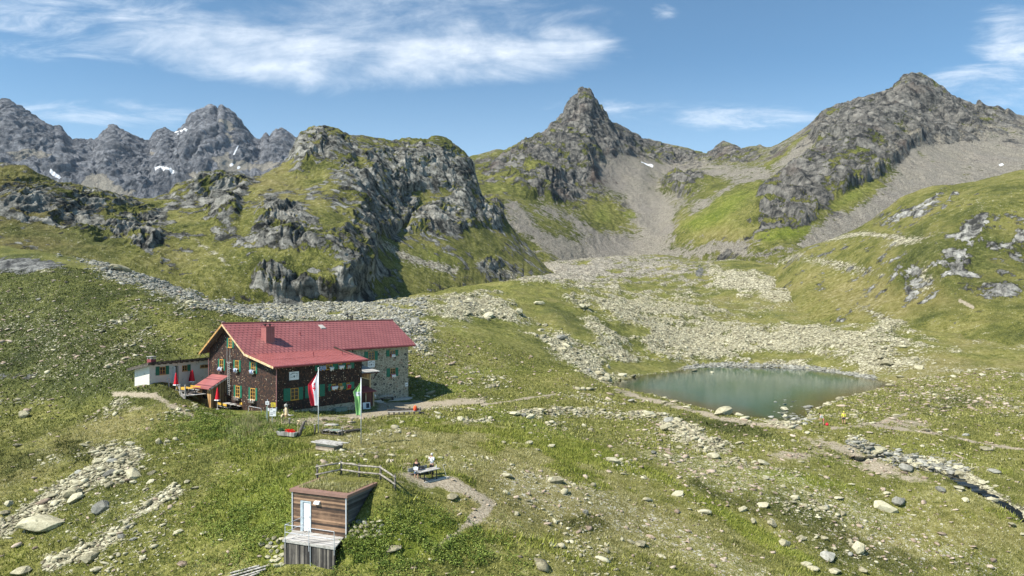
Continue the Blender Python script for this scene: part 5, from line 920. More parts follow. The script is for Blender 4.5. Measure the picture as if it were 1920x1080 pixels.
def deckchair(px, py, mat, label):
    p = PX(px, py); r = empty('deck_chair', (p.x, p.y, p.z), R(150), label, 'deck chair')
    MB().poly([(0, -.28, .28), (.75, -.28, .28), (1.15, -.28, .95), (1.12, -.28, .97), (.73, -.28, .32), (0, -.28, .32)], (0, .56, 0)).build('cloth', MAT[mat], r)
    mb = MB(); [(mb.bar((-.05, y_, .26), (.8, y_, .26), .05), mb.bar((.8, y_, .26), (1.22, y_, 1.0), .05), mb.bar((.0, y_, .0), (.1, y_, .26), .05), mb.bar((.75, y_, 0), (.7, y_, .26), .05)) for y_ in (-.31, .31)]; mb.build('frame', MAT['fascia'], r)
deckchair(356, 709, 'ylw', 'yellow deck chair in front of the annex window'); deckchair(368, 703, 'orange', 'orange deck chair nearest the lodge corner in front of the annex'); deckchair(376, 704, 'fascia', 'pale wooden deck chair beside the orange one')
p = PX(384, 706); r = empty('covered_cart', (p.x, p.y, p.z), HA + R(90), 'small cart with red sides and a pale rounded cover against the lodge corner', 'cart')
MB().box(-.75, .75, -.35, .35, .35, .8).build('body', MAT['signred'], r, bevel=.04); mb = MB(); mb.tube([(-.7, 0, .82), (-.4, 0, .98), (0, 0, 1.05), (.4, 0, .98), (.7, 0, .82)], [.08, .3, .36, .3, .08], 10); mb.build('cover', MAT['concrete'], r, True)
for s_ in (-1, 1): MB().tube([(.4, s_ * .4, .25), (.4, s_ * .46, .25)], .25, 14).build('wheel', MAT['black'], r)
# ------------------------------------------------------------------ sign posts by the corner
def M_(x, y, label, name='signpost', cat='signpost', rz=0.0): p = PX(x, y); return empty(name, (p.x, p.y, p.z), rz, label, cat), p
r, p = M_(501.5, 793, 'thin grey post with small white plates left of the yellow sign'); MB().tube([(0, 0, -.1), (0, 0, 2.55)], .035, 8).build('post', MAT['metal'], r)
b = MB().box(-.2, .2, -.06, -.035, 1.98, 2.36).build('plate', MAT['white'], r); MB().box(-.1, .1, -.064, -.061, 2.12, 2.2).build('lettering', MAT['ink'], b)
b = MB().box(-.13, .02, -.06, -.036, .5, 1.8).build('plate', MAT['cab'], r); MB().box(.04, .2, -.06, -.036, 1.3, 1.62).build('plate', MAT['white'], r)
r, p = M_(510.5, 797, 'signpost with a yellow trail sign above a white notice board'); MB().tube([(0, 0, -.1), (0, 0, 2.4)], .035, 8).build('post', MAT['metal'], r)
b = MB().box(-.13, .38, -.065, -.037, 1.93, 2.42).build('trail_sign', MAT['sgrn'], r)
for k in range(3): MB().box(-.07, .30 - .07 * k, -.069, -.066, 2.03 + k * .12, 2.08 + k * .12).build('lettering', MAT['ink'], b)
b = MB().box(-.27, .42, -.065, -.037, .95, 1.78).build('notice_board', MAT['white'], r)
for k, (a, c_) in enumerate(((-.2, .02), (.1, .36), (-.2, .36), (-.2, .1))): MB().box(a, c_, -.069, -.066, 1.62 - k * .17, 1.67 - k * .17).build('lettering', MAT['ink'], b)
# flagpoles ---------------------------------------------------
def flag(root, rows, lw, top, mats, split, zt, phase, fold):
    """rows: (height fraction, width); cloth hangs left of the pole"""
    n = 28; m_ = 40; H = [q[0] for q in rows]; Wd = [q[1] for q in rows]; parts = {}
    P3 = []
    for j in range(m_ + 1):
        v = j / m_; w_ = np.interp(v, H, Wd)
        for i in range(n + 1):
            uu = i / n; x = -.04 - w_ * uu; yv = fold * (.10 + .9 * uu) * math.sin(uu * 9.0 + v * 2.2 + phase) + .12 * uu * math.sin(v * 7 + phase)
            z = zt - v * lw - (0.15 * uu * (1 - v)) * top; P3.append((x, yv, z))
    fs = {0: [], 1: [], 2: []}
    for j in range(m_):
        for i in range(n):
            a = j * (n + 1) + i; fs[split((i + .5) / n, (j + .5) / m_)].append((a, a + 1, a + n + 2, a + n + 1))
    me = None
    mb = MB(); mb.add(P3, fs[0] + fs[1] + fs[2]); o = mb.build('flag', MAT[mats[0]], root, True)
    for q in mats[1:]: o.data.materials.append(MAT[q])
    ids = [0] * len(fs[0]) + [1] * len(fs[1]) + [2] * len(fs[2]); o.data.polygons.foreach_set('material_index', ids); o.modifiers.new('thick', 'SOLIDIFY').thickness = .012; return o, P3, n
MAT['flagw'] = simple('flag_white', (0.62, 0.63, 0.66), (0.55, 0.56, 0.60), 3, 0.9); MAT['flagg'] = simple('flag_green', (0.30, 0.55, 0.20), (0.25, 0.48, 0.17), 3, 0.8)
p = PX(597, 812.5); f1 = empty('flagpole', p, 0, 'white flagpole with the red and white flag bearing a red eagle emblem', 'flagpole'); zt = CZ - (690 - HY) / FX * p.y - p.z
MB().tube([(0, 0, -.2), (0, 0, zt - .1)], [.05, .035], 10).build('pole', MAT['white'], f1, True); MB().tube([(0, 0, zt - .1), (0, 0, zt - .02), (0, 0, zt + .06)], [.03, .08, .02], 10).build('finial', MAT['white'], f1, True)
sc_ = p.y / FX
o, P3, n = flag(f1, [(0, .02), (.15, .42), (.36, 1.02), (.6, .93), (1, .72)], 63 * sc_, 0, ('flagw', 'signred'), lambda a, b: 1 if a > (.55 + .10 * math.sin(b * 6)) and b > .06 else 0, zt - 8 * sc_, .4, .10)
mb = MB(); q = lambda a, b: P3[int(b * 40) * (n + 1) + int(a * n)]
for (a0, b0, a1, b1) in ((.30, .34, .48, .38), (.30, .40, .5, .44), (.34, .34, .40, .56), (.26, .46, .36, .52), (.42, .46, .54, .52), (.34, .30, .42, .34)):
    c = [q(a0, b0), q(a1, b0), q(a1, b1), q(a0, b1)]; mb.add([(x, yv - .03, z) for x, yv, z in c] + [(x, yv - .022, z) for x, yv, z in c], [(0, 1, 2, 3), (7, 6, 5, 4), (0, 4, 5, 1), (1, 5, 6, 2), (2, 6, 7, 3), (3, 7, 4, 0)])
mb.build('emblem', MAT['signred'], o)
p = PX(677, 834); f2 = empty('flagpole', p, 0, 'pale flagpole with the green flag crossed by a white band', 'flagpole'); zt = CZ - (709 - HY) / FX * p.y - p.z; sc_ = p.y / FX
MB().tube([(0, 0, -.2), (0, 0, zt)], [.055, .04], 10).build('pole', MAT['metal'], f2, True); MB().tube([(0, 0, zt), (0, 0, zt + .05)], .06, 10).build('finial', MAT['metal'], f2)
o, P3, n = flag(f2, [(0, .02), (.12, .26), (.28, .70), (.46, .52), (1, .46)], 64 * sc_, .6, ('flagg', 'flagw'), lambda a, b: 1 if (.30 < b < .42 and a < .75) else 0, zt - 6 * sc_, 1.2, .12)
mb = MB(); c = [P3[int(.33 * 40) * (n + 1) + i] for i in (4, 12)]; d = [P3[int(.39 * 40) * (n + 1) + i] for i in (12, 4)]; c = c + d; mb.add([(x, yv - .03, z) for x, yv, z in c] + [(x, yv - .025, z) for x, yv, z in c], [(0, 1, 2, 3), (7, 6, 5, 4), (0, 4, 5, 1), (1, 5, 6, 2), (2, 6, 7, 3), (3, 7, 4, 0)]); mb.build('emblem', MAT['cab'], o)
# carved wood and posts ----------------------------------------
p = PX(537, 784); r = empty('carved_figure', p, 0, 'carved pale wooden figure with spread arms in front of the lodge corner', 'sculpture')
MB().tube([(0, 0, -.1), (.05, 0, .4), (0, 0, .9), (-.05, 0, 1.2)], [.32, .24, .17, .13], 9).build('body', MAT['fascia'], r, True); MB().tube([(-.05, 0, 1.2), (-.05, 0, 1.35), (-.05, 0, 1.52), (-.05, 0, 1.62)], [.12, .2, .2, .06], 9).build('head', MAT['greyp'], r, True)
for s_, z in ((-1, .25), (1, .35)): MB().tube([(0, 0, .5), (s_ * .4, -.1, .3), (s_ * .9, -.15, z)], [.12, .09, .05], 7).build('arm', MAT['greyp'], r, True)
MB().tube([(-.25, 0, 1.0), (-.22, -.05, .6)], [.06, .09], 7).build('arm', MAT['greyp'], r, True)
p = PX(528, 797); r = empty('carved_bird', p, 0, 'small pale wooden bird on a thin stake left of the planter', 'sculpture'); MB().tube([(0, 0, -.1), (0, 0, .75)], .035, 7).build('stake', MAT['fascia'], r); MB().tube([(-.05, 0, .7), (.05, 0, .95), (.14, 0, 1.15), (.3, 0, 1.12)], [.05, .14, .10, .03], 8).build('body', MAT['fascia'], r, True); MB().tube([(.1, 0, 1.0), (.35, .05, .95), (.55, 0, 1.1)], [.08, .06, .03], 7).build('wing', MAT['redb'], r, True)
for (px, py, h, rr_, lb) in ((542.5, 800, .85, .10, 'short weathered post with a pale top behind the flower trough'), (590, 815, 1.0, .09, 'grey wooden post left of the first flagpole'), (641.5, 818, .85, .08, 'grey wooden post behind the plank covered box')):
    p = PX(px, py); r = empty('wooden_post', p, 0, lb, 'post'); MB().tube([(0, 0, -.2), (.02, 0, h * .5), (0, 0, h)], [rr_, rr_ * .9, rr_ * .85], 9).build('shaft', MAT['greyd'], r, True); MB().tube([(-.12, 0, h), (.14, 0, h + .05)], .04, 6).build('crosspiece', MAT['greyp'], r)
p = PX(563, 819); r = empty('driftwood_stump', p, 0, 'leaning dark driftwood stump at the right end of the red planter', 'stump')
MB().tube([(-.25, 0, -.2), (0, 0, .5), (.2, 0, 1.0), (.42, 0, 1.55)], [.24, .2, .17, .12], 9).build('trunk', MAT['greyd'], r, True); MB().tube([(.42, 0, 1.5), (.6, .02, 1.62), (.62, 0, 1.4)], [.12, .08, .04], 7).build('branch', MAT['greyd'], r, True); MB().tube([(.2, 0, .9), (.5, 0, .85)], [.10, .06], 7).build('branch', MAT['greyp'], r, True)
p = PX(558, 812); r = empty('carved_bird', p, 0, 'pale carved bird on a stick beside the driftwood stump', 'sculpture'); MB().tube([(0, 0, -.1), (.05, 0, .8)], .03, 7).build('stake', MAT['fascia'], r); MB().tube([(0, 0, .75), (.1, 0, 1.0), (.2, 0, 1.2), (.0, 0, 1.3)], [.04, .12, .09, .05], 8).build('body', MAT['fascia'], r, True)
p = PX(538, 819); r = empty('flower_trough', p, R(-24), 'long wooden trough planted with red flowers and a green bush', 'planter')
mb = MB(); mb.hexa([(-1.0, -.22, .1), (1.05, -.22, .1), (1.0, .22, .1), (-1.0, .22, .1)], [(-1.15, -.32, .5), (1.15, -.32, .5), (1.15, .32, .5), (-1.15, .32, .5)]); mb.build('box', MAT['greyw'], r)
def leafball(cx, cy, cz, rad, n, sz, mb, q):
    for k in range(n):
        a = Vector((q.gauss(0, 1), q.gauss(0, 1), q.gauss(0, 1))).normalized() * rad * q.uniform(.4, 1); a = Vector((a.x + cx, a.y + cy, abs(a.z) + cz)); d = Vector((q.uniform(-1, 1), q.uniform(-1, 1), q.uniform(-1, 1))).normalized() * sz; e_ = d.cross(Vector((q.uniform(-1, 1), q.uniform(-1, 1), 1))).normalized() * sz * .7
        mb.add([a - d, a + e_, a + d, a - e_], [(0, 1, 2, 3)])
q = random.Random(4); mb = MB(); [leafball(cx, 0, .5, .34, 130, .055, mb, q) for cx in (.1, .45, .75)]; mb.build('red_flowers', simple('red_petals', (0.80, 0.02, 0.01), (0.6, 0.01, 0.01), 4, .7), r)
mb = MB(); leafball(-.75, 0, .5, .36, 160, .06, mb, q); mb.build('green_plant', simple('dark_leaf', (0.02, 0.07, 0.02), (0.03, 0.10, 0.03), 4, .7), r)
# plank covered wooden box, cart table behind it, hollow log
p = PX(617, 843); r = empty('wooden_box', p, R(-30), 'large wooden box of grey planks with a loose plank lid', 'box')
mb = MB(); mb.box(-1.15, 1.15, -.55, -.49, .0, .62); mb.box(-1.15, 1.15, .49, .55, 0, .62); mb.box(-1.15, -1.09, -.49, .49, 0, .62); mb.box(1.09, 1.15, -.49, .49, 0, .62); mb.build('sides', m_boards('box_boards', (0.13, 0.10, 0.08), (0.34, 0.27, 0.20), (0.58, 0.50, 0.42), .2, False), r)
for k in range(7):
    j = random.Random(k).uniform(-.18, .18); MB().box(-1.65 + j, 1.6 + j * 1.5, -.78 + k * .225, -.78 + k * .225 + .215, .64 + .012 * (k % 2), .67 + .012 * (k % 2)).build('lid_plank', MAT['greyp'], r)
for s_ in (-.9, .9): MB().box(s_ - .1, s_ + .1, -.45, .45, -.35, -.002).build('footing', MAT['greyd'], r)
p = PX(624, 815); r = empty('old_sledge', p, R(-24), 'dark old sledge with slatted bed behind the plank covered box', 'sledge')
for s_ in (-.4, .4): MB().tube([(-1.3, s_, .5), (-1.1, s_, .12), (1.2, s_, .10)], .05, 7).build('runner', MAT['greyd'], r, True)
for k in range(9): MB().box(-1.15 + k * .27, -1.0 + k * .27, -.5, .5, .42, .47).build('slat', MAT['greyp' if k % 3 else 'greyd'], r)
for k in (-1, 0, 1): MB().box(k - .05, k + .05, -.45, .45, .12, .42).build('strut', MAT['greyd'], r)
MB().box(-.1, .75, -.32, .36, .472, .52).build('tray', MAT['cab'], r)
p = PX(662, 811); r = empty('hollow_log_trough', p, R(42), 'dark hollowed log trough lying left of the second flagpole', 'trough')
mb = MB(); n = 12; vs = []
for x in (-.95, -.9, .9, .95):
    for k in range(n + 1): a = math.pi * (.98 + 1.04 * k / n); vs.append((x, .24 * math.cos(a), .30 + .24 * math.sin(a)))
    for k in range(n + 1): a = math.pi * (2.02 - 1.04 * k / n); vs.append((x, .17 * math.cos(a), .31 + .17 * math.sin(a)))
mN = 2 * n + 2; mb.add(vs, [(i * mN + k, i * mN + (k + 1) % mN, (i + 1) * mN + (k + 1) % mN, (i + 1) * mN + k) for i in range(3) for k in range(mN)] + [(k, k + 1, mN - 2 - k, mN - 1 - k) for k in range(n)] + [(3 * mN + k, 3 * mN + k + 1, 4 * mN - 2 - k, 4 * mN - 1 - k) for k in range(n)]); mb.build('log', MAT['greyd'], r, True)
for x in (-.6, .6): MB().box(x - .07, x + .07, -.3, .3, -.1, .09).build('support', MAT['greyd'], r)
p = PX(621, 797.5); o = MB().poly([(-.75, -.25, 0), (-.2, -.4, 0), (.6, -.35, 0), (.85, 0, 0), (.5, .3, 0), (-.5, .35, 0)], (0, 0, .14)).build('stone_slab', MAT['concrete'], None, loc=(p.x, p.y, p.z - .02)); tag(o, 'flat stone slab lying beside the path behind the sledge', 'slab')
# wide timber bench beside the path and the rucksack on it
p = PX(758, 777); r = empty('timber_bench', p, R(14), 'long low bench of dark beams on the grass beside the path', 'bench')
for k in range(2): MB().box(-2.1, 2.1, -.32 + k * .26, -.1 + k * .26, .36, .42).build('seat_board', MAT['greyp'], r)
for k in range(7): MB().box(-2.0 + k * .64, -1.86 + k * .64, -.34, .26, .0, .355).build('leg', MAT['greyd'], r)
MB().box(-2.1, 2.1, .28, .33, .42, .70).build('backrest', MAT['greyd'], r); MB().box(1.9, 2.5, -.25, .2, .1, .22).build('footboard', MAT['greyd'], r)
sk = empty('rucksack', p + Vector((1.35, .30, .42)), R(14), 'orange rucksack standing on the low bench by the path', 'rucksack'); mb = MB(); mb.tube([(0, 0, 0), (0, 0, .1), (0, 0, .4), (0, 0, .58), (0, 0, .66)], [.20, .25, .24, .20, .08], 10); mb.build('bag', MAT['orange'], sk, True); MB().tube([(0, -.24, .08), (0, -.26, .3)], [.09, .10], 8).build('pocket', MAT['redcl'], sk, True); MB().tube([(.18, -.02, .1), (.3, 0, .3), (.28, 0, .5), (.15, 0, .6)], .03, 6).build('strap', MAT['greyp'], sk, True)
sk2 = empty('dark_bag', p + Vector((1.95, .45, .42)), R(14), 'dark bag beside the orange rucksack on the bench', 'bag'); MB().tube([(0, 0, 0), (0, 0, .2), (0, 0, .42)], [.16, .18, .07], 9).build('bag', MAT['greyd'], sk2, True); MB().tube([(-.05, 0, .4), (.0, 0, .5), (.08, 0, .4)], .02, 6).build('handle', MAT['white'], sk2)
p = PX(687.5, 768); r = empty('pavement_sign', p, HA - R(90) + R(90), 'white framed pavement sign with a dark panel leaning near the shed', 'sign'); r.rotation_euler.z = HA - R(30); r.rotation_euler.x = R(-12)
mb = MB(); mb.box(-.5, .5, -.03, .03, .05, .95); mb.build('board', MAT['white'], r, bevel=.02); MB().box(-.05, .38, -.04, -.031, .2, .82).build('panel', simple('dark_blue_panel', (0.03, 0.04, 0.07), None, 3, .3, bump=0), r); mb = MB(); mb.bar((-.3, .03, .8), (-.3, .3, 0), .04); mb.bar((.3, .03, .8), (.3, .3, 0), .04); mb.build('stay', MAT['metal'], r)
p = PX(466, 772); r = empty('low_railing', p, HA - R(90), 'low pale pipe rail in the grass along the lodge gable', 'railing'); mb = MB(); mb.tube([(0, 0, -.1), (0, 0, .6), (.08, 0, .68), (2.6, 0, .62), (2.65, 0, -.1)], .03, 7); mb.build('pipe', MAT['metal'], r)

# ------------------------------------------------------------------ earth-sheltered store in the slope
SAng = math.atan2(0.93, 0.368); SZ = CZ - 15.15; SW = 4.4; SH = 2.62
STR = empty('earth_sheltered_store', (STO.x, STO.y, SZ), SAng, 'small timber store with a turf roof and white door set into the slope', 'store')
mb = MB(); dl_ = loc_on(STO, SAng, SZ, 0, 0, 583.5, 1000).y; dr_ = loc_on(STO, SAng, SZ, 0, 0, 564, 1000).y
d0, d1 = min(dl_, dr_), max(dl_, dr_)
mb.box(0, .15, 0, d0, -.6, SH); mb.box(0, .15, d1, SW, -.6, SH); mb.box(0, .15, d0, d1, 2.08, SH); mb.box(0, .15, d0, d1, -.6, .03); mb.build('front_wall', MAT['storew'], STR)
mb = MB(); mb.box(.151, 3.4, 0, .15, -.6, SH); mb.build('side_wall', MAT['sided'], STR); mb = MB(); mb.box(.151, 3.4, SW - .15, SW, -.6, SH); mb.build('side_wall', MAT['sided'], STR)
mb = MB(); mb.box(-.06, -.003, -.02, .06, -.05, SH - .03); mb.build('corner_trim', MAT['metal'], STR); mb = MB(); mb.box(-.06, -.003, SW - .06, SW + .02, -.05, SH - .03); mb.build('corner_trim', MAT['metal'], STR)
mb = MB(); mb.box(-.04, .14, d1 - .20, d1, .0, 2.07); mb.box(-.04, .14, d0 - .002, d0 + .05, 0, 2.07); mb.box(-.04, .14, d0 + .05, d1 - .2, 2.0, 2.07); df = mb.build('door_frame', simple('pale_blue_frame', (0.48, 0.56, 0.60), None, 3, .5, bump=0), STR)
mb = MB(); mb.box(.02, .07, d0 + .052, d1 - .202, .03, 1.998); dd = mb.build('door', MAT['white'], STR); MB().box(-.03, .02, d0 + .12, d0 + .16, .95, 1.08).build('handle', MAT['metal'], dd)
pl = loc_on(STO, SAng, SZ, 0, 0, 595.5, 942); mb = MB(); mb.hexa([(-.2, pl.y - .22, pl.z - .08), (-.003, pl.y - .22, pl.z - .12), (-.003, pl.y + .2, pl.z - .12), (-.2, pl.y + .2, pl.z - .08)], [(-.14, pl.y - .22, pl.z + .06), (-.003, pl.y - .22, pl.z + .1), (-.003, pl.y + .2, pl.z + .1), (-.14, pl.y + .2, pl.z + .06)]); mb.build('wall_lamp', MAT['white'], STR)
mb = MB(); mb.box(-.14, .42, -.14, SW + .14, SH + .002, SH + .2); mb.box(.422, 3.5, -.14, .16, SH + .002, SH + .2); mb.box(.422, 3.9, SW - .16, SW + .14, SH + .002, SH + .2); mb.build('roof_edge', MAT['brown'], STR)
mb = MB(); nx_, ny_ = 30, 34; vs = []
for i in range(nx_ + 1):
    for j in range(ny_ + 1):
        xx = .38 + i / nx_ * 3.3; yy = .12 + j / ny_ * (SW - .24); e_ = min(xx - .38, yy - .12, SW - .12 - yy); vs.append((xx, yy, SH + .10 + .12 * min(1, e_ * 1.5) + .05 * math.sin(xx * 3.1 + yy * 2.3) + (xx / 3.6) ** 3 * .12))
mb.add(vs, [(i * (ny_ + 1) + j, (i + 1) * (ny_ + 1) + j, (i + 1) * (ny_ + 1) + j + 1, i * (ny_ + 1) + j + 1) for i in range(nx_) for j in range(ny_)])
MAT['turf'] = simple('turf', (0.18, 0.17, 0.045), (0.07, 0.075, 0.018), 9.0, .95, .1, bump=.6); mb.build('turf_roof', MAT['turf'], STR, True)
mb = MB()
for k in range(10):
    x0_, x1_ = -1.8 + k * .18, -1.8 + k * .18 + .172; o0, o1 = -.42 + (x0_ + 1.8) * .36, -.42 + (x1_ + 1.8) * .36
    mb.hexa([(x0_, o0, -.08), (x1_, o1, -.08), (x1_, o1 + 4.1, -.08), (x0_, o0 + 4.1, -.08)], [(x0_, o0, 0), (x1_, o1, 0), (x1_, o1 + 4.1, 0), (x0_, o0 + 4.1, 0)])
dk = mb.build('deck', MAT['greyw'], STR); mb = MB(); mb.box(-1.84, -1.802, -.44, 3.70, -.16, .005); mb.build('edge_board', MAT['greyp'], dk)
mb = MB(); mb.box(-1.78, -1.70, -.38, 3.64, -2.3, -.162); mb.hexa([(-1.7, 3.56, -2.3), (0, 4.2, -2.3), (0, 4.28, -2.3), (-1.7, 3.64, -2.3)], [(-1.7, 3.56, -.085), (0, 4.2, -.085), (0, 4.28, -.085), (-1.7, 3.64, -.085)]); mb.build('skirting', MAT['skirt'], STR)
rl = [loc_on(STO, SAng, SZ, 0, -1.86, q, 1010).y for q in (534.5, 579, 626.5)]
for q in rl: MB().tube([(-1.86, q, -.5), (-1.86, q, 1.0)], .022, 7).build('railing_post', MAT['metal'], STR)
for z in (.5, 1.0): MB().tube([(-1.86, rl[0], z), (-1.86, rl[2], z)], .02, 7).build('rail', MAT['metal'], STR)
for z in (.5, 1.0): MB().tube([(-1.86, rl[0], z), (-.02, rl[0], z)], .02, 7).build('rail', MAT['metal'], STR)
mb = MB(); mb.tube([(-1.84, rl[1] - .1, -.2), (-1.84, rl[1] - .12, -2.1)], .03, 6); mb.build('drain_pipe', MAT['metal'], STR)
# fence round the turf roof
fp = [(595, 901), (640, 890.5), (673.5, 895.5), (713.5, 899.5), (740.5, 919)]
pts = [PX(*q) for q in fp]; FN = empty('wooden_fence', pts[2], 0, 'grey two rail wooden fence round the turf roof', 'fence')
M_RAIL = simple('weathered_rail', (0.38, 0.345, 0.29), (0.17, 0.145, 0.115), 5, .9)
hs_ = [1.12, 1.0, .98, .98, 1.0]
for p, h in zip(pts, hs_): MB().tube([tuple(p - pts[2] + Vector((0, 0, -.3))), tuple(p - pts[2] + Vector((0, 0, h + .05)))], [.085, .075], 9).build('post', MAT['greyd'], FN, True)
for i in range(4):
    for f in (.42, .92):
        a = pts[i] - pts[2] + Vector((0, -.1, hs_[i] * f)); b = pts[i + 1] - pts[2] + Vector((0, -.1, hs_[i + 1] * f)); d = (b - a).normalized() * .12; MB().tube([tuple(a - d), tuple((a + b) / 2 + Vector((0, 0, .01))), tuple(b + d)], [.062, .07, .06], 8).build('rail', M_RAIL, FN, True)
# planks lying at the bottom edge
for k, (xa, ya, xb, yb, lb) in enumerate(((432, 1078, 486, 1065, 'uppermost grey plank of the pile at the bottom edge'), (424, 1086, 499, 1066, 'longest grey plank of the pile below the store'), (440, 1088, 498, 1071, 'third grey plank of the pile below the store'), (455, 1090, 487, 1077, 'shortest pale plank at the front of the pile'))):
    a = PX(xa, ya); b = PX(xb, yb); a.z += .12; b.z += .14; mb = MB(); mb.bar((0, 0, 0), tuple(b - a), .19, .05); o = mb.build('plank', MAT['greyp'], None, loc=a); tag(o, lb, 'plank', 'loose planks by the store')

# ------------------------------------------------------------------ table with the two hikers
TG = PX(806, 905); tz = TG.z
def tp(px, py, h): x, y = at_z(px, py, tz + h); return Vector((x, y, tz + h))
a = Vector((*at_z(797, 906, tz), 0)); b = Vector((*at_z(836, 897, tz), 0)); dv = (b - a).normalized(); nv = Vector((-dv.y, dv.x, 0)); ang = math.atan2(dv.y, dv.x)
o = MB().box(-.1, 2.35, -.05, 1.15, -.15, .06).build('concrete_slab', MAT['concrete'], None, loc=(a.x, a.y, tz + .02), rz=ang); tag(o, 'pale concrete slab under the metal legged table', 'slab')
T = empty('outdoor_table', (a.x, a.y, tz + .08), ang, 'long grey plank table on dark metal legs beside the two hikers', 'table')
for k in range(3): MB().box(-.38, 1.5, .02 + k * .24, .02 + k * .24 + .23, .73, .78).build('table_board', MAT['greyp'], T)
for x_ in (.02, 1.18):
    for y_ in (.1, .62): MB().box(x_ - .03, x_ + .03, y_ - .03, y_ + .03, 0, .729).build('leg', MAT['black'], T)
    MB().box(x_ - .025, x_ + .025, .13, .59, .66, .72).build('bracket', MAT['black'], T)
B = empty('outdoor_bench', (a.x + nv.x * 1.25 - dv.x * .45, a.y + nv.y * 1.25 - dv.y * .45, tz + .03), ang, 'dark wooden bench with backrest behind the table', 'bench')
MB().box(.1, 1.9, 0, .34, .42, .47).build('seat', MAT['greyd'], B); MB().box(.1, 1.9, .36, .41, .55, .85).build('backrest', MAT['greyp'], B)
for x_ in (.25, 1.75): MB().box(x_ - .04, x_ + .04, .05, .4, 0, .42).build('leg', MAT['black'], B)
bg_ = empty('black_bag', (a.x + nv.x * 1.35 + dv.x * .75, a.y + nv.y * 1.35 + dv.y * .75, tz + .5), ang, 'black bag on the bench between the two hikers', 'bag'); MB().tube([(-.2, 0, .12), (0, 0, .2), (.25, 0, .14)], [.1, .2, .1], 9).build('bag', MAT['black'], bg_, True); MB().tube([(-.1, 0, .35), (.05, 0, .46), (.2, 0, .32)], .018, 6).build('handle', MAT['black'], bg_)
mb = MB(); mb.tube([(0, 0, 0), (0, 0, .12), (0, 0, .2), (0, 0, .26)], [.035, .035, .015, .015], 8); q = Vector((a.x, a.y, 0)) + dv * 1.35 + nv * .35; o = mb.build('water_bottle', MAT['white'], None, loc=(q.x, q.y, tz + .86), smooth=True); tag(o, 'small white bottle at the right end of the plank table', 'bottle')
mb = MB(); mb.bar((0, 0, 0), (-.35, .25, 1.05), .03); q = Vector((*at_z(836, 898, tz), tz)); o = mb.build('trekking_pole', MAT['greyp'], None, loc=q + Vector((.1, 0, .0))); tag(o, 'thin pole leaning against the right end of the table', 'pole')
def skin(name, verts, edges, radii, mat, parent, sub=1):
    me = bpy.data.meshes.new(name); me.from_pydata([tuple(v) for v in verts], edges, []); o = bpy.data.objects.new(name, me); COL.objects.link(o); o.parent = parent
    m = o.modifiers.new('skin', 'SKIN'); m.use_smooth_shade = True
    for i, r_ in enumerate(radii):
        q = me.skin_vertices[0].data[i]; q.radius = (r_, r_) if not hasattr(r_, '__len__') else r_
        q.use_root = (i == 0)
    s_ = o.modifiers.new('sub', 'SUBSURF'); s_.levels = sub; s_.render_levels = sub; me.materials.append(mat); return o
SK = simple('skin', (0.52, 0.30, 0.21), (0.46, 0.26, 0.18), 5, .6, bump=0)
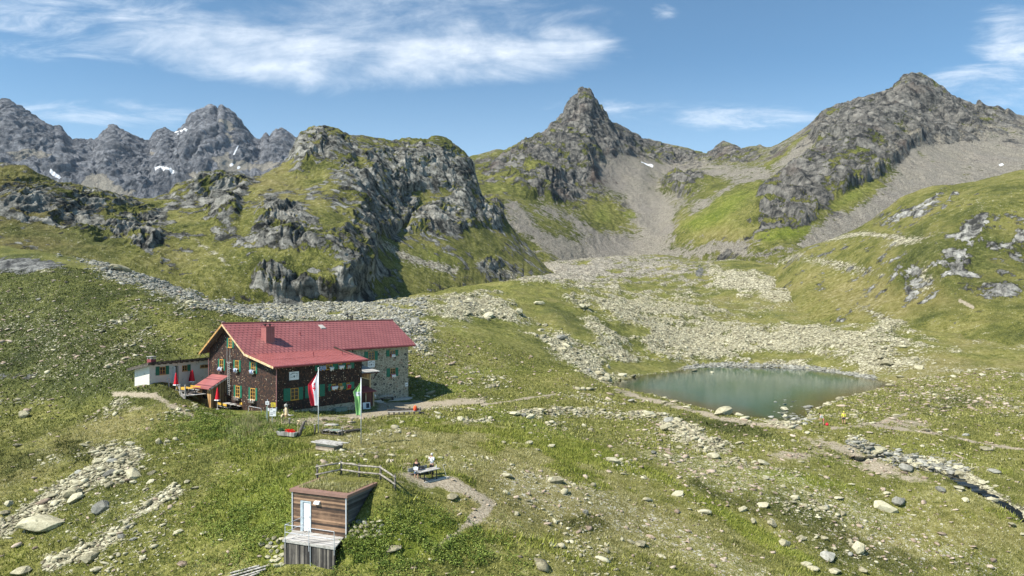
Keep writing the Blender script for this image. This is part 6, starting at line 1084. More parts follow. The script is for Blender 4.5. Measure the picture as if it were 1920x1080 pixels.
def person(loc, rz, label, height=1.72, shirt=None, trousers=None, hair=None, arms=None, legs=None, shoes='black', hat=None, long_sleeves=True, short=True, pack=None, lean=0.0, group=None):
    """faces -Y before rotation; joints in metres for a 1.75 m body"""
    k = height / 1.75; r = empty('person', loc, rz, label, 'person', group); r.scale = (k, k, k)
    L_ = legs or [((.10, 0, .93), (.11, -.02, .50), (.11, .02, .09)), ((-.10, 0, .93), (-.11, -.02, .50), (-.11, .02, .09))]
    A_ = arms or [((.19, 0, 1.42), (.25, .03, 1.14), (.24, -.08, .88)), ((-.19, 0, 1.42), (-.25, .03, 1.14), (-.24, -.08, .88))]
    ly = lambda v: Vector((v[0], v[1] - lean * max(0, v[2] - .9), v[2]))
    V = [(0, 0, .95), (0, .0, 1.10), (0, .0, 1.28), (0, .01, 1.43), (0, 0, 1.53), (0, -.01, 1.62), (0, -.01, 1.70)]; V = [ly(v) for v in V]; E = [(0, 1), (1, 2), (2, 3), (3, 4), (4, 5), (5, 6)]; RR = [(.155, .11), (.135, .10), (.155, .11), (.13, .09), .055, (.082, .098), (.065, .075)]
    for l in L_:
        b0 = len(V); V += [Vector(q) for q in l] + [Vector((l[2][0], l[2][1] - .12, .035))]; E += [(0, b0), (b0, b0 + 1), (b0 + 1, b0 + 2), (b0 + 2, b0 + 3)]; RR += [.095, .062, .040, (.04, .03)]
    hands = []
    for a_ in A_:
        b0 = len(V); aa = [ly(q) if i == 0 else Vector(q) for i, q in enumerate(a_)]; V += aa; E += [(3, b0), (b0, b0 + 1), (b0 + 1, b0 + 2)]; RR += [.055, .042, .028]; hands.append((aa[1], aa[2]))
    skin('body', V, E, RR, SK, r)
    for (e0, w0) in hands:                      # palm, four fingers and thumb
        d = (w0 - e0).normalized(); s_ = d.cross(Vector((0, 1, 0.2))).normalized(); n_ = s_.cross(d)
        pv = [w0, w0 + d * .045, w0 + d * .085]; pe = [(0, 1), (1, 2)]; pr_ = [.024, (.036, .016), (.036, .014)]
        for j, ln in enumerate((.066, .076, .072, .056)):
            o_ = s_ * (-.027 + j * .018); b0 = len(pv); pv += [w0 + d * .095 + o_, w0 + d * (.095 + ln * .5) + o_ + n_ * .012, w0 + d * (.095 + ln * .85) + o_ + n_ * .035]; pe += [(2, b0), (b0, b0 + 1), (b0 + 1, b0 + 2)]; pr_ += [.009, .008, .007]
        b0 = len(pv); pv += [w0 + d * .04 - s_ * .04, w0 + d * .075 - s_ * .06 + n_ * .01]; pe += [(1, b0), (b0, b0 + 1)]; pr_ += [.011, .009]
        skin('hand', pv, pe, pr_, SK, r, 0)
    # clothes
    V = [ly(q) for q in ((0, 0, .90), (0, 0, 1.10), (0, 0, 1.28), (0, .01, 1.43))]; E = [(0, 1), (1, 2), (2, 3)]; RR = [(.175, .135), (.155, .125), (.172, .13), (.145, .10)]
    for a_ in A_:
        b0 = len(V); V += [ly(a_[0]), Vector(a_[1])]; E += [(3, b0), (b0, b0 + 1)]; RR += [.075, .058]
        if long_sleeves: V += [Vector(a_[1]).lerp(Vector(a_[2]), .92)]; E += [(b0 + 1, b0 + 2)]; RR += [.042]
    skin('shirt', V, E, RR, shirt, r)
    V = [(0, 0, .98), (0, 0, .90)]; E = [(0, 1)]; RR = [(.16, .125), (.17, .13)]
    for l in L_:
        b0 = len(V); h_ = Vector(l[0]); kn = Vector(l[1]); an = Vector(l[2]); V += [tuple(h_ - Vector((0, 0, .03))), tuple(h_.lerp(kn, .85) if short else kn)]; E += [(1, b0), (b0, b0 + 1)]; RR += [.112, .088 if short else .078]
        if not short: V += [tuple(kn.lerp(an, .92))]; E += [(b0 + 1, b0 + 2)]; RR += [.058]
    skin('trousers', V, E, RR, trousers, r)
    for l in L_: an = Vector(l[2]); skin('shoe', [(an.x, an.y + .03, .10), (an.x, an.y - .02, .05), (an.x, an.y - .15, .04)], [(0, 1), (1, 2)], [.055, .055, (.048, .038)], MAT[shoes], r)
    hd = ly((0, -.01, 1.66)); mb = MB(); n = 10; vs = []
    for i in range(6):
        th = i / 5 * math.pi * .62
        for j in range(n): ph = 2 * math.pi * j / n; vs.append((hd.x + .098 * math.sin(th) * math.cos(ph), hd.y + .022 + .108 * math.sin(th) * math.sin(ph), hd.z - .005 + .12 * math.cos(th)))
    mb.add(vs, [(i * n + j, i * n + (j + 1) % n, (i + 1) * n + (j + 1) % n, (i + 1) * n + j) for i in range(5) for j in range(n)]); mb.build('hat' if hat else 'hair', hat or hair, r, True)
    mb = MB()
    for s_ in (-1, 1): mb.tube([(hd.x + s_ * .033, hd.y - .088, hd.z - .005), (hd.x + s_ * .033, hd.y - .096, hd.z - .005)], .012, 6)
    mb.build('eyes', MAT['black'], r); mb = MB(); mb.tube([(hd.x, hd.y - .088, hd.z + .005), (hd.x, hd.y - .108, hd.z - .03), (hd.x, hd.y - .09, hd.z - .038)], [.008, .016, .010], 6); mb.build('nose', SK, r); MB().box(hd.x - .022, hd.x + .022, hd.y - .094, hd.y - .084, hd.z - .066, hd.z - .058).build('mouth', MAT['signred'], r)
    for s_ in (-1, 1): MB().tube([(hd.x + s_ * .078, hd.y + .01, hd.z - .02), (hd.x + s_ * .092, hd.y + .015, hd.z + .012)], [.012, .018], 6).build('ear', SK, r)
    if pack: MB().tube([(0, .22, 1.0), (0, .26, 1.2), (0, .22, 1.42)], [.15, .18, .12], 9).build('backpack', pack, r, True)
    return r
mat = lambda n, c: simple(n, c, None, 6, .85, bump=.1)
x, y = at_z(781, 903.5, tz)
person((x, y, tz + .02), R(8), 'person in a black jacket and blue shorts holding a white paper', 1.70, mat('black_jacket', (.02, .02, .022)), mat('denim', (.13, .20, .30)), mat('brown_hair', (.10, .045, .02)), arms=[((.19, 0, 1.42), (.26, -.04, 1.17), (.10, -.24, 1.08)), ((-.19, 0, 1.42), (-.26, -.04, 1.17), (-.10, -.24, 1.06))])
o = MB().poly([(-.17, 0, -.05), (.15, -.02, -.12), (.20, 0, .12), (.02, .02, .2), (-.18, 0, .13)], (0, .015, 0)).build('paper_sheet', MAT['white'], None, loc=(x - .02, y - .38, tz + 1.06)); tag(o, 'white paper held by the person in the black jacket', 'paper')
p = Vector((a.x, a.y, 0)) + dv * 1.42 + nv * .98
person((p.x, p.y, tz + .08), R(-30), 'white haired person in a white shirt and dark trousers behind the table', 1.80, mat('white_shirt', (.78, .78, .77)), mat('dark_trousers', (.025, .022, .022)), mat('white_hair', (.62, .60, .57)), arms=[((.20, 0, 1.42), (.24, -.10, 1.22), (.08, -.24, 1.46)), ((-.20, 0, 1.42), (-.25, -.03, 1.16), (-.12, -.22, 1.28))], short=False)
x, y, z = hit(1544, 797); person((x, y, z), R(-100), 'person in a white top bending forward with a red bag by the lake shore', 1.66, mat('white_top', (.7, .7, .7)), mat('coral_shorts', (.55, .12, .10)), mat('dark_hair', (.02, .015, .012)), lean=.75, long_sleeves=False, arms=[((.19, 0, 1.42), (.24, -.42, 1.02), (.2, -.55, .80)), ((-.19, 0, 1.42), (-.24, -.42, 1.02), (-.2, -.55, .80))])
o = MB().tube([(0, 0, 0), (0, 0, .15), (0, 0, .38)], [.2, .24, .1], 9).build('red_bag', MAT['signred'], None, True, loc=(x + .45, y - .1, gz(x + .45, y - .1))); tag(o, 'red bag on the ground beside the bending person at the lake', 'bag')
x, y, z = hit(1582, 795); person((x, y, z), R(170), 'person in a bright yellow top walking by the lake', 1.78, mat('yellow_top', (.85, .80, .10)), mat('dark_shorts', (.05, .05, .06)), mat('yellow_cap', (.8, .76, .12)), hat=mat('yellow_hat', (.8, .76, .12)), legs=[((.10, 0, .93), (.11, -.16, .52), (.11, -.10, .09)), ((-.10, 0, .93), (-.11, .06, .50), (-.11, .22, .12))], shoes='redb')
# ------------------------------------------------------------------ boulders
def rock_proto(seed, npt=20, flat=.7, ln=1.0):
    q = random.Random(seed); bm = bmesh.new()
    for k in range(npt):
        v = Vector((q.gauss(0, 1), q.gauss(0, 1), q.gauss(0, 1))).normalized() * q.uniform(.82, 1.0); bm.verts.new((v.x * ln, v.y, v.z * flat))
    r = bmesh.ops.convex_hull(bm, input=bm.verts); bmesh.ops.delete(bm, geom=[v for v in bm.verts if not v.link_faces], context='VERTS')
    bmesh.ops.triangulate(bm, faces=bm.faces)
    V = np.array([v.co[:] for v in bm.verts]); bm.verts.index_update(); F = np.array([[v.index for v in f.verts] for f in bm.faces]); bm.free(); return V, F
def m_rock(name, c1, c2, c3):
    m, t, p = principled(name); co = t.new('ShaderNodeTexCoord').outputs['Object']; oi = t.new('ShaderNodeObjectInfo').outputs['Random']; g = t.new('ShaderNodeNewGeometry').outputs['Random Per Island']
    n = t.noise(co, 1.6, 6, .72, .3); n2 = t.noise(co, 9, 4, .7)
    f = t.m('ADD', t.m('MULTIPLY', n, .65), t.m('MULTIPLY', n2, .35)); f = t.m('ADD', f, t.m('MULTIPLY', t.m('SUBTRACT', t.m('FRACT', t.m('ADD', oi, g)), .5), .26))
    c = t.ramp(f, [(.28, c1), (.50, c2), (.72, c3)]); c = t.mix(t.ss(t.noise(co, 3.5, 4, .6), .60, .68, 0, .6), c, (0.10, 0.105, 0.07))
    t.put(p.inputs['Base Color'], c); p.inputs['Roughness'].default_value = .92; p.inputs['Specular IOR Level'].default_value = .2
    t.put(p.inputs['Normal'], t.new('ShaderNodeBump', {'Height': f, 'Strength': .7, 'Distance': .12}).outputs[0]); return m
M_ROCK = m_rock('boulder_stone', (0.12, 0.105, 0.065), (0.37, 0.34, 0.225), (0.60, 0.565, 0.40)); M_ROCKD = m_rock('grey_boulder_stone', (0.08, 0.078, 0.066), (0.25, 0.245, 0.205), (0.48, 0.47, 0.405)); M_ROCKP = m_rock('pinkish_stone', (0.11, 0.08, 0.06), (0.36, 0.28, 0.21), (0.60, 0.51, 0.41))
PRO = [rock_proto(s_, 16 + s_ % 3 * 5, .55 + .13 * (s_ % 4), 1 + .25 * (s_ % 3)) for s_ in range(14)]
BPR = []
for i in range(8):      # detailed prototypes for boulders seen large
    V_, F_ = rock_proto(100 + i, 22, .62 + .1 * (i % 3), 1.15); me = bpy.data.meshes.new('boulder'); me.from_pydata(V_.tolist(), [], F_.tolist()); bm = bmesh.new(); bm.from_mesh(me)
    bmesh.ops.dissolve_limit(bm, angle_limit=.12, verts=bm.verts, edges=bm.edges); bmesh.ops.bevel(bm, geom=bm.edges[:], offset=.045, segments=2, affect='EDGES', profile=.6); bmesh.ops.triangulate(bm, faces=bm.faces)
    bmesh.ops.subdivide_edges(bm, edges=[e for e in bm.edges if e.calc_length() > .28], cuts=2, use_grid_fill=False); bmesh.ops.triangulate(bm, faces=bm.faces)
    A_ = np.array([v.co[:] for v in bm.verts]); n_ = fbm(A_[:, 0], A_[:, 1], A_[:, 2], .8, 4, ridge=True, off=i * 3.0) * .10
    for v, d in zip(bm.verts, n_): v.co += v.co.normalized() * (float(d) - .03)
    bm.to_mesh(me); bm.free(); me.materials.append(M_ROCK if i != 4 else M_ROCKD); BPR.append(me)
qr = random.Random(21)
def boulder(px, py, wpx, hpx, label, group=None, rot=None, k=None, tilt=0.0, mats=None):
    x, y, z = hit(px, py)
    x2, y2 = at_z(px, py + hpx * .3, LAKEZ)
    if inpoly(np.array([x2]), np.array([y2]), LKW)[0]: x, y, z = x2, y2, LAKEZ
    w_ = wpx * y / FX / 2; h = hpx * y / FX / 2; o = bpy.data.objects.new('boulder', BPR[k if k is not None else qr.randrange(8)]); COL.objects.link(o)
    o.location = (x, y, z + h * .35); o.scale = (w_, w_ * qr.uniform(.65, .95), max(h * 1.15, w_ * .35)); o.rotation_euler = (tilt + qr.uniform(-.2, .2), qr.uniform(-.2, .2), rot if rot is not None else qr.uniform(0, 6.28)); return tag(o, label, 'boulder', group)
NAMED = [(76, 990, 82, 46, 'very large flat slab boulder among rubble at lower left', 0), (137, 930, 36, 30, 'upright pale block boulder above the largest slab at lower left', 1), (250, 893, 36, 22, 'wedge shaped pale boulder at the top of the left rubble strip', 2), (222, 888, 22, 16, 'grey tilted block in the middle of the upper left rubble', 3),
 (190, 955, 46, 26, 'broad pale boulder half sunk between the two rubble strips', 4), (17, 948, 20, 16, 'rounded boulder alone at the left edge of the picture', 5), (40, 1075, 48, 24, 'grey boulder cut off by the bottom left corner', 6), (45, 782, 24, 24, 'pale craggy boulder on the grass at far left', 7), (190, 882, 16, 14, 'small block left of the tilted grey block', 1), (205, 912, 22, 16, 'pale block where the two left rubble strips nearly meet', 2),
 (145, 905, 22, 10, 'flat slab just above the upright pale block', 0), (170, 1048, 40, 22, 'long grey slab in the lower rubble strip', 2), (182, 1070, 30, 14, 'low boulder at the bottom of the lower rubble strip', 3), (228, 1008, 18, 12, 'grey block in the lower rubble strip', 4), (298, 832, 16, 18, 'narrow upright stone above the rubble strips', 5), (314, 830, 14, 12, 'pale round stone right of the narrow upright stone', 6), (350, 905, 16, 8, 'flat light slab at the upper end of the lower rubble strip', 7),
 (385, 1000, 22, 6, 'thin flat slab in the grass left of the store', 0), (490, 1022, 16, 12, 'pale rounded stone above the stacked stones left of the store', 1), (335, 1000, 18, 12, 'pale stone right of the lower rubble strip', 2),
 (964, 778, 28, 14, 'broad pale boulder left of a group of three beside the swale', 3), (982, 781, 14, 12, 'middle boulder of the group of three beside the swale', 4), (995, 785, 18, 15, 'rightmost boulder of the group of three beside the swale', 5), (848, 934, 28, 12, 'flat white slab beside the worn path below the table', 0), (950, 893, 26, 12, 'pale flat boulder in the grass right of the table', 1), (1041, 903, 36, 18, 'grey jagged boulder in the middle of the meadow', 2),
 (1033, 838, 24, 10, 'flat dark sided boulder on the meadow edge of the swale', 3), (1098, 963, 12, 16, 'small leaning stone in the dry grass', 4), (737, 1032, 34, 14, 'flat pale boulder in the herbs right of the store', 5), (968, 964, 16, 8, 'flat round stone on the dry slope', 6), (990, 833, 22, 10, 'low pale stone by the three small rocks on the meadow', 7), (944, 831, 14, 9, 'left small rock on the upper meadow', 0), (1008, 845, 12, 8, 'small rock below the flat dark sided boulder', 1),
 (1471, 1022, 26, 18, 'rounded white boulder in the lower right meadow', 2), (1609, 1035, 26, 42, 'tall leaning pale boulder in the lower right meadow', 3), (1595, 1042, 12, 14, 'small stone left of the tall leaning boulder', 4), (1660, 955, 44, 24, 'large ridged grey boulder on the right meadow', 2), (1686, 945, 36, 24, 'broad pale boulder touching the ridged grey one', 4), (1447, 985, 24, 16, 'grey boulder left of the upper rubble in the lower right meadow', 5), (1412, 980, 16, 18, 'pale oval boulder in the lower right meadow', 6), (1240, 1046, 20, 12, 'round boulder at the lower centre right', 7),
 (1183, 1018, 18, 12, 'small pale boulder beside the bright lichen patch', 0), (1200, 1022, 40, 14, 'long low outcrop stone at the lower centre right', 1), (1393, 958, 18, 14, 'oval pale stone at the top of the meadow rubble', 2), (1570, 935, 20, 8, 'flat pale slab above the ridged grey boulder', 3), (1550, 952, 14, 10, 'pale stone left of the ridged grey boulder', 4), (1525, 1068, 22, 12, 'pale boulder at the bottom of the right meadow', 5), (1565, 1074, 30, 16, 'wide pale boulder at the bottom edge below the tall leaning one', 6), (1490, 935, 20, 12, 'pale boulder on the crest of the right meadow', 7),
 (1270, 928, 30, 10, 'low grey stones beside the bright green swale', 0), (1320, 962, 30, 12, 'dark sided slab beside the bright green swale', 1), (1095, 800, 10, 10, 'pale stone on the slope left of the lake', 2), (1107, 808, 16, 12, 'pale pointed rock on the slope left of the lake', 3), (1225, 850, 20, 10, 'pale rock on the slope below the lake bank', 4), (1140, 690, 12, 12, 'pale block at the foot of the moraine', 5), (1093, 732, 12, 14, 'tall pale block left of the lake', 6),
 (1471, 765, 22, 13, 'large wedge shaped rock standing in the lake shallows', 3), (1472, 779, 10, 9, 'small white rock in the lake shallows in front of the wedge shaped rock', 5), (1335, 697, 9, 7, 'single dark rock in the water off the far shore', 6), (1302, 694, 14, 5, 'flat rock at the far left water edge', 7), (430, 512, 20, 12, 'pale boulder on the skyline of the left slope', 1), (1870, 815, 14, 8, 'pale boulder above the narrow right hand path', 2), (1762, 812, 10, 8, 'small pale boulder just above the narrow path at right', 3), (1810, 817, 14, 8, 'pale block touching the narrow path at right', 4)]
for px, py, w_, h_, lb, k in NAMED: boulder(px, py, w_, h_, lb, None, k=k)
# stones stacked beside the store
for (x0, x1, y0, y1, g, lb) in ((658, 722, 978, 1008, 'rough stones stacked at the right of the store', 'rough stone stacked in the low wall right of the store'), (503, 530, 1008, 1060, 'rough stones stacked at the left of the store deck', 'rough stone stacked left of the store deck')):
    k = 0; side = 'right' if x0 > 600 else 'left'; NW = ['first', 'second', 'third', 'fourth', 'fifth', 'sixth', 'seventh']
    for yy in np.arange(y0, y1, 8.5):
        for j, xx in enumerate(np.arange(x0 + (k % 2) * 6, x1, 13.0)): boulder(xx + qr.uniform(-2, 2), yy + qr.uniform(-2, 2) + 3, qr.uniform(11, 16), qr.uniform(8, 11), '%s stone from the left, %s row down, stacked %s of the store' % (NW[j], NW[k], side), g)
        k += 1
# ---- scatter: density read from the ground masks
KEEP = [(o.location.x, o.location.y, {'timber_bench': 2.2, 'wooden_box': 1.5, 'old_sledge': 1.3, 'flower_trough': 1.1}.get(o.name.split('.')[0], .55)) for o in bpy.data.objects if o.parent is None and o.get('category') in ('bench', 'box', 'sledge', 'planter', 'trough', 'slab', 'sign', 'stump', 'sculpture', 'person')]
def sample_ground(n, y0, y1, dens, px0=-120, px1=2060, seed=1, noshore=True):
    """points spread evenly over the land, thinned by dens(mask, mask2, px, py, x, y)"""
    g = np.random.default_rng(seed); Y = np.sqrt(g.uniform(y0 ** 2, y1 ** 2, n)); px = g.uniform(px0, px1, n); X = (px - 960) / FX * Y
    l = np.log(Y); mk = [bil(mask[..., i], -420, 2340, G_L[0], G_L[-1], px, l) for i in range(4)]; m2 = [bil(mask2[..., i], -420, 2340, G_L[0], G_L[-1], px, l) for i in range(3)]
    Z = bil(GZ, -420, 2340, G_L[0], G_L[-1], px, l); py = HY + FX * (CZ - Z) / Y
    d = dens(mk, m2, px, py, X, Y)
    # keep out of buildings, the lake and off the store roof
    hx_ = (X + 27.9) * .6 + (Y - 81) * .8; hy_ = -(X + 27.9) * .8 + (Y - 81) * .6
    bad = ((hx_ > -4.4) & (hx_ < 0) & (hy_ > -.3) & (hy_ < 11)) | ((hx_ > -2.6) & (hx_ < 13.5) & (hy_ > -.35) & (hy_ < 15.6)) | ((hx_ > 12) & (hx_ < 28) & (hy_ > 1.2) & (hy_ < 15.6)) | ((hx_ > -5.6) & (hx_ < 0) & (hy_ > 10) & (hy_ < 16.2))
    ax_ = (X - AXY[0]) * .389 + (Y - AXY[1]) * .921; ay_ = -(X - AXY[0]) * .921 + (Y - AXY[1]) * .389; bad |= (ax_ > -.4) & (ax_ < 12.3) & (ay_ > -.3) & (ay_ < 3)
    s1 = (X - STO.x) * SA.x + (Y - STO.y) * SA.y; s2 = (X - STO.x) * SB.x + (Y - STO.y) * SB.y; bad |= (s1 > -.15) & (s1 < 4.9) & (s2 > -2.0) & (s2 < 3.5)
    bad |= (np.hypot(X - TG.x, Y - TG.y) < 1.9); bad |= (inpoly(X, Y, LKW) if noshore else False)
    for kx, ky, kr in KEEP: bad |= np.hypot(X - kx, Y - ky) < kr
    keep = (g.uniform(0, 1, n) < d) & ~bad
    return X[keep], Y[keep], Z[keep], px[keep], py[keep], np.stack(mk + m2, -1)[keep]
def merge(name, protos, X, Y, Z, S_, flat, mat, label, cat, seed=3, sink=.25):
    g = np.random.default_rng(seed); Vs = []; Fs = []; o = 0; ids = g.integers(0, len(protos), len(X))
    for k, (V_, F_) in enumerate(protos):
        I = np.where(ids == k)[0]
        if not len(I): continue
        a = g.uniform(0, 6.28, len(I)); c, s_ = np.cos(a), np.sin(a); t1 = g.uniform(-.4, .4, len(I))
        v = V_[None] * S_[I][:, None, None] * np.stack([g.uniform(.7, 1.3, len(I)), g.uniform(.7, 1.2, len(I)), g.uniform(.6, 1.1, len(I)) * flat], -1)[:, None]
        z = v[..., 2] + v[..., 0] * t1[:, None]; x = v[..., 0] * c[:, None] - v[..., 1] * s_[:, None]; y = v[..., 0] * s_[:, None] + v[..., 1] * c[:, None]
        Vs.append(np.stack([x + X[I][:, None], y + Y[I][:, None], z + (Z[I] + S_[I] * sink)[:, None]], -1).reshape(-1, 3)); Fs.append((F_[None] + (np.arange(len(I)) * len(V_))[:, None, None] + o).reshape(-1, F_.shape[1])); o += len(I) * len(V_)
    V_ = np.concatenate(Vs); F_ = np.concatenate(Fs); return raw_mesh(name, V_, F_, mat, label, cat)
def raw_mesh(name, V_, F_, mat, label, cat):
    me = bpy.data.meshes.new(name); k = F_.shape[1]; me.vertices.add(len(V_)); me.vertices.foreach_set('co', V_.ravel().astype(np.float32)); me.loops.add(F_.size); me.loops.foreach_set('vertex_index', F_.ravel().astype(np.int32)); me.polygons.add(len(F_)); me.polygons.foreach_set('loop_start', np.arange(0, F_.size, k, dtype=np.int32)); me.update(calc_edges=True); me.materials.append(mat)
    o = bpy.data.objects.new(name, me); COL.objects.link(o); return tag(o, label, cat, None, 'stuff')
# individual boulders lying about (the largest ones)
zones = [((1120, 700, 1400, 920), 'pale boulder on the stony bank between the lake and the meadow', 'boulders on the near lake bank'), ((1400, 840, 1920, 1080), 'pale boulder scattered over the lower right meadow', 'boulders on the lower right meadow'), ((0, 830, 420, 1080), 'grey boulder among the rubble strips at lower left', 'boulders among the left rubble strips'), ((780, 560, 1130, 720), 'pale boulder on the moraine right of the lodge roof', 'boulders on the moraine'),
         ((0, 480, 400, 760), 'grey stone on the green slope behind the annex', 'stones on the left slope'), ((1640, 640, 1920, 830), 'pale stone on the slope above the right hand path', 'stones on the right slope')]
X, Y, Z, px, py, A_ = sample_ground(60000, 45, 230, lambda m, n, a, b, x, y: np.clip(m[1] * 1.6, 0, 1) * .7 + np.clip(n[1], 0, 1) * .12, seed=5)
used = 0; sizes = []; gb = np.random.default_rng(8); order = gb.permutation(len(X)); per = {i: 0 for i in range(6)}
LAB = []
for i in order:
    for zi, ((x0, y0, x1, y1), lb, g) in enumerate(zones):
        if x0 <= px[i] <= x1 and y0 <= py[i] <= y1 and per[zi] < (36, 42, 42, 26, 12, 14)[zi]:
            per[zi] += 1; w_ = (8 + gb.gamma(2.0, 4.2)) * Y[i] / FX; o = bpy.data.objects.new('boulder', BPR[gb.integers(0, 8)]); COL.objects.link(o)
            o.location = (X[i], Y[i], Z[i] + w_ * .12); o.scale = (w_ * .55, w_ * gb.uniform(.35, .5), w_ * gb.uniform(.25, .4)); o.rotation_euler = (gb.uniform(-.3, .3), gb.uniform(-.3, .3), gb.uniform(0, 6.28)); LAB.append((o, px[i], py[i], g, w_ * FX / Y[i])); break
LM = [(76, 990, 'the very large slab'), (137, 930, 'the upright block boulder'), (250, 893, 'the wedge shaped left boulder'), (190, 955, 'the half sunk broad boulder'), (300, 742, 'the annex footpath'), (320, 620, 'the hillside above the annex'), (1471, 765, 'the wedge rock in the lake'), (1660, 955, 'the large ridged boulder'), (1609, 1035, 'the tall leaning boulder'), (1471, 1022, 'the rounded white boulder'), (1412, 980, 'the pale oval boulder'),
      (1183, 1018, 'the boulder by the lichen patch'), (995, 785, 'the three swale boulders'), (1270, 928, 'the low swale stones'), (1540, 797, 'the hikers at the lake'), (1225, 850, 'the pale rock under the bank'), (1140, 700, 'the left tip of the lake'), (740, 600, 'the right end of the lodge roof'), (900, 570, 'the moraine crest'), (1850, 820, 'the narrow right hand path'), (1720, 870, 'the brook'), (1400, 690, 'the far lake shore'), (1300, 840, 'the stony bank')]
def nearest(a, b): return min(LM, key=lambda q: math.hypot(q[0] - a, q[1] - b))
grp = {}
for rec in LAB:
    o, a, b, g_, w_ = rec; l_ = nearest(a, b); dx, dy2 = a - l_[0], b - l_[1]; dr_ = ('right of' if dx > 0 else 'left of') if abs(dx) > abs(dy2) else ('below' if dy2 > 0 else 'above'); grp.setdefault((l_[2], dr_), []).append((math.hypot(dx, dy2), rec))
ORD = ['nearest', 'second nearest', 'third nearest', 'fourth nearest', 'fifth nearest', 'sixth nearest', 'seventh nearest', 'eighth nearest', 'ninth nearest', 'tenth nearest', 'eleventh nearest', 'twelfth nearest', 'thirteenth nearest', 'fourteenth nearest', 'fifteenth nearest', 'sixteenth nearest']
for (l_, dr_), rs in grp.items():
    rs.sort(key=lambda q: q[0])
    for k, (d_, (o, a, b, g_, w_)) in enumerate(rs): tag(o, '%s loose boulder %s %s' % (ORD[min(k, 15)], dr_, l_), 'boulder', g_)
# rubble: uncountable smaller stones
def rub(m, n, a, b, x, y): return np.clip((m[1] + .04) * 1.25 + .9 * fbm(x, y, 0 * x, 9.0, 4), 0, 1) ** 1.6
X, Y, Z, px, py, A_ = sample_ground(400000, 43, 130, rub, seed=9); S_ = np.clip(np.random.default_rng(2).gamma(1.3, .055, len(X)), .03, .5) * (0.75 + Y / 160)
merge('rubble', PRO, X, Y, Z, S_, .8, M_ROCK, 'loose pale rubble in strips and patches on the near slopes', 'rubble')
X, Y, Z, px, py, A_ = sample_ground(560000, 130, 330, rub, px0=500, px1=1800, seed=10); S_ = np.clip(np.random.default_rng(3).gamma(1.1, .085, len(X)), .08, .8)
merge('moraine_blocks', PRO, X, Y, Z, S_, .85, M_ROCK, 'pale block field covering the moraine behind the lake', 'block field', sink=.1)
X, Y, Z, px, py, A_ = sample_ground(160000, 110, 210, rub, px0=100, px1=800, seed=12); S_ = np.clip(np.random.default_rng(4).gamma(1.2, .10, len(X)), .08, .8)
merge('gully_blocks', PRO, X, Y, Z, S_, .85, M_ROCKD, 'grey block stream in the gully behind the lodge', 'block field', sink=.1)
X, Y, Z, px, py, A_ = sample_ground(130000, 42, 150, lambda m, n, a, b, x, y: np.clip(n[1] * 1.0 - .12, 0, 1) * np.where(a > 1150, .34, .22) * (m[2] < .5) + .5 * np.clip(m[2] - .2, 0, 1) * (b > 785), seed=13); S_ = np.clip(np.random.default_rng(5).gamma(1.6, .045, len(X)), .03, .4) * (0.7 + Y / 110)
merge('scattered_stones', PRO, X, Y, Z, S_, .7, M_ROCKP, 'small pale stones scattered through the alpine grass', 'stones', sink=.15)
# lake shore stones and the brook bed
X, Y, Z, px, py, A_ = sample_ground(400000, 80, 200, lambda m, n, a, b, x, y: .16 * ell(a, b, 1495, 786, 40, 8) + .03 * ell(a, b, 1500, 768, 40, 9) + .95 * stroke(a, b, [(1285, 690), (1340, 684), (1450, 686), (1520, 690), (1640, 709)], 3.0) + .6 * stroke(a, b, [(1600, 834), (1680, 858), (1790, 880), (1850, 922), (1930, 968)], 9), px0=1250, px1=2000, seed=14, noshore=False)
S_ = np.clip(np.random.default_rng(6).gamma(2.0, .10, len(X)), .08, .7); Z2 = np.where(inpoly(X, Y, LKW), np.maximum(Z, LAKEZ - .1), Z)
merge('shore_stones', PRO, X, Y, Z2, S_, .6, M_ROCKD, 'grey stones lining the lake shore and the brook', 'shore stones', sink=.05)
# ------------------------------------------------------------------ grass
def grass_mat(name, a, b, c):
    m, t, p = principled(name); co = t.new('ShaderNodeTexCoord').outputs['Object']; g = t.new('ShaderNodeNewGeometry').outputs['Random Per Island']
    f = t.m('ADD', t.m('MULTIPLY', g, .55), t.m('MULTIPLY', t.noise(co, .22, 4, .65), .9)); c_ = t.ramp(f, [(.40, a), (.68, b), (1.0, c)])
    t.put(p.inputs['Base Color'], c_); p.inputs['Roughness'].default_value = .8; p.inputs['Specular IOR Level'].default_value = .15; return m
def tufts(name, X, Y, Z, H, Wd, nb, mat, label, cat, seed=1, spread=.5, lean=.5):
    g = np.random.default_rng(seed); n = len(X); a = g.uniform(0, 6.28, (n, nb)); r = g.uniform(0, spread, (n, nb)) * H[:, None]; bx = X[:, None] + np.cos(a) * r; by = Y[:, None] + np.sin(a) * r
    b2 = a + g.uniform(-.8, .8, (n, nb)); hh = H[:, None] * g.uniform(.6, 1.15, (n, nb)); ln = g.uniform(.1, lean, (n, nb)) * hh; wd = Wd[:, None] * g.uniform(.6, 1.3, (n, nb)); pa = g.uniform(0, 6.28, (n, nb))
    p0 = np.stack([bx - np.cos(pa) * wd, by - np.sin(pa) * wd, Z[:, None] - .03 + 0 * bx], -1); p1 = np.stack([bx + np.cos(pa) * wd, by + np.sin(pa) * wd, Z[:, None] - .03 + 0 * bx], -1); p2 = np.stack([bx + np.cos(b2) * ln, by + np.sin(b2) * ln, Z[:, None] + hh], -1)
    V_ = np.stack([p0, p1, p2], 2).reshape(-1, 3); return raw_mesh(name, V_, np.arange(len(V_)).reshape(-1, 3), mat, label, cat)
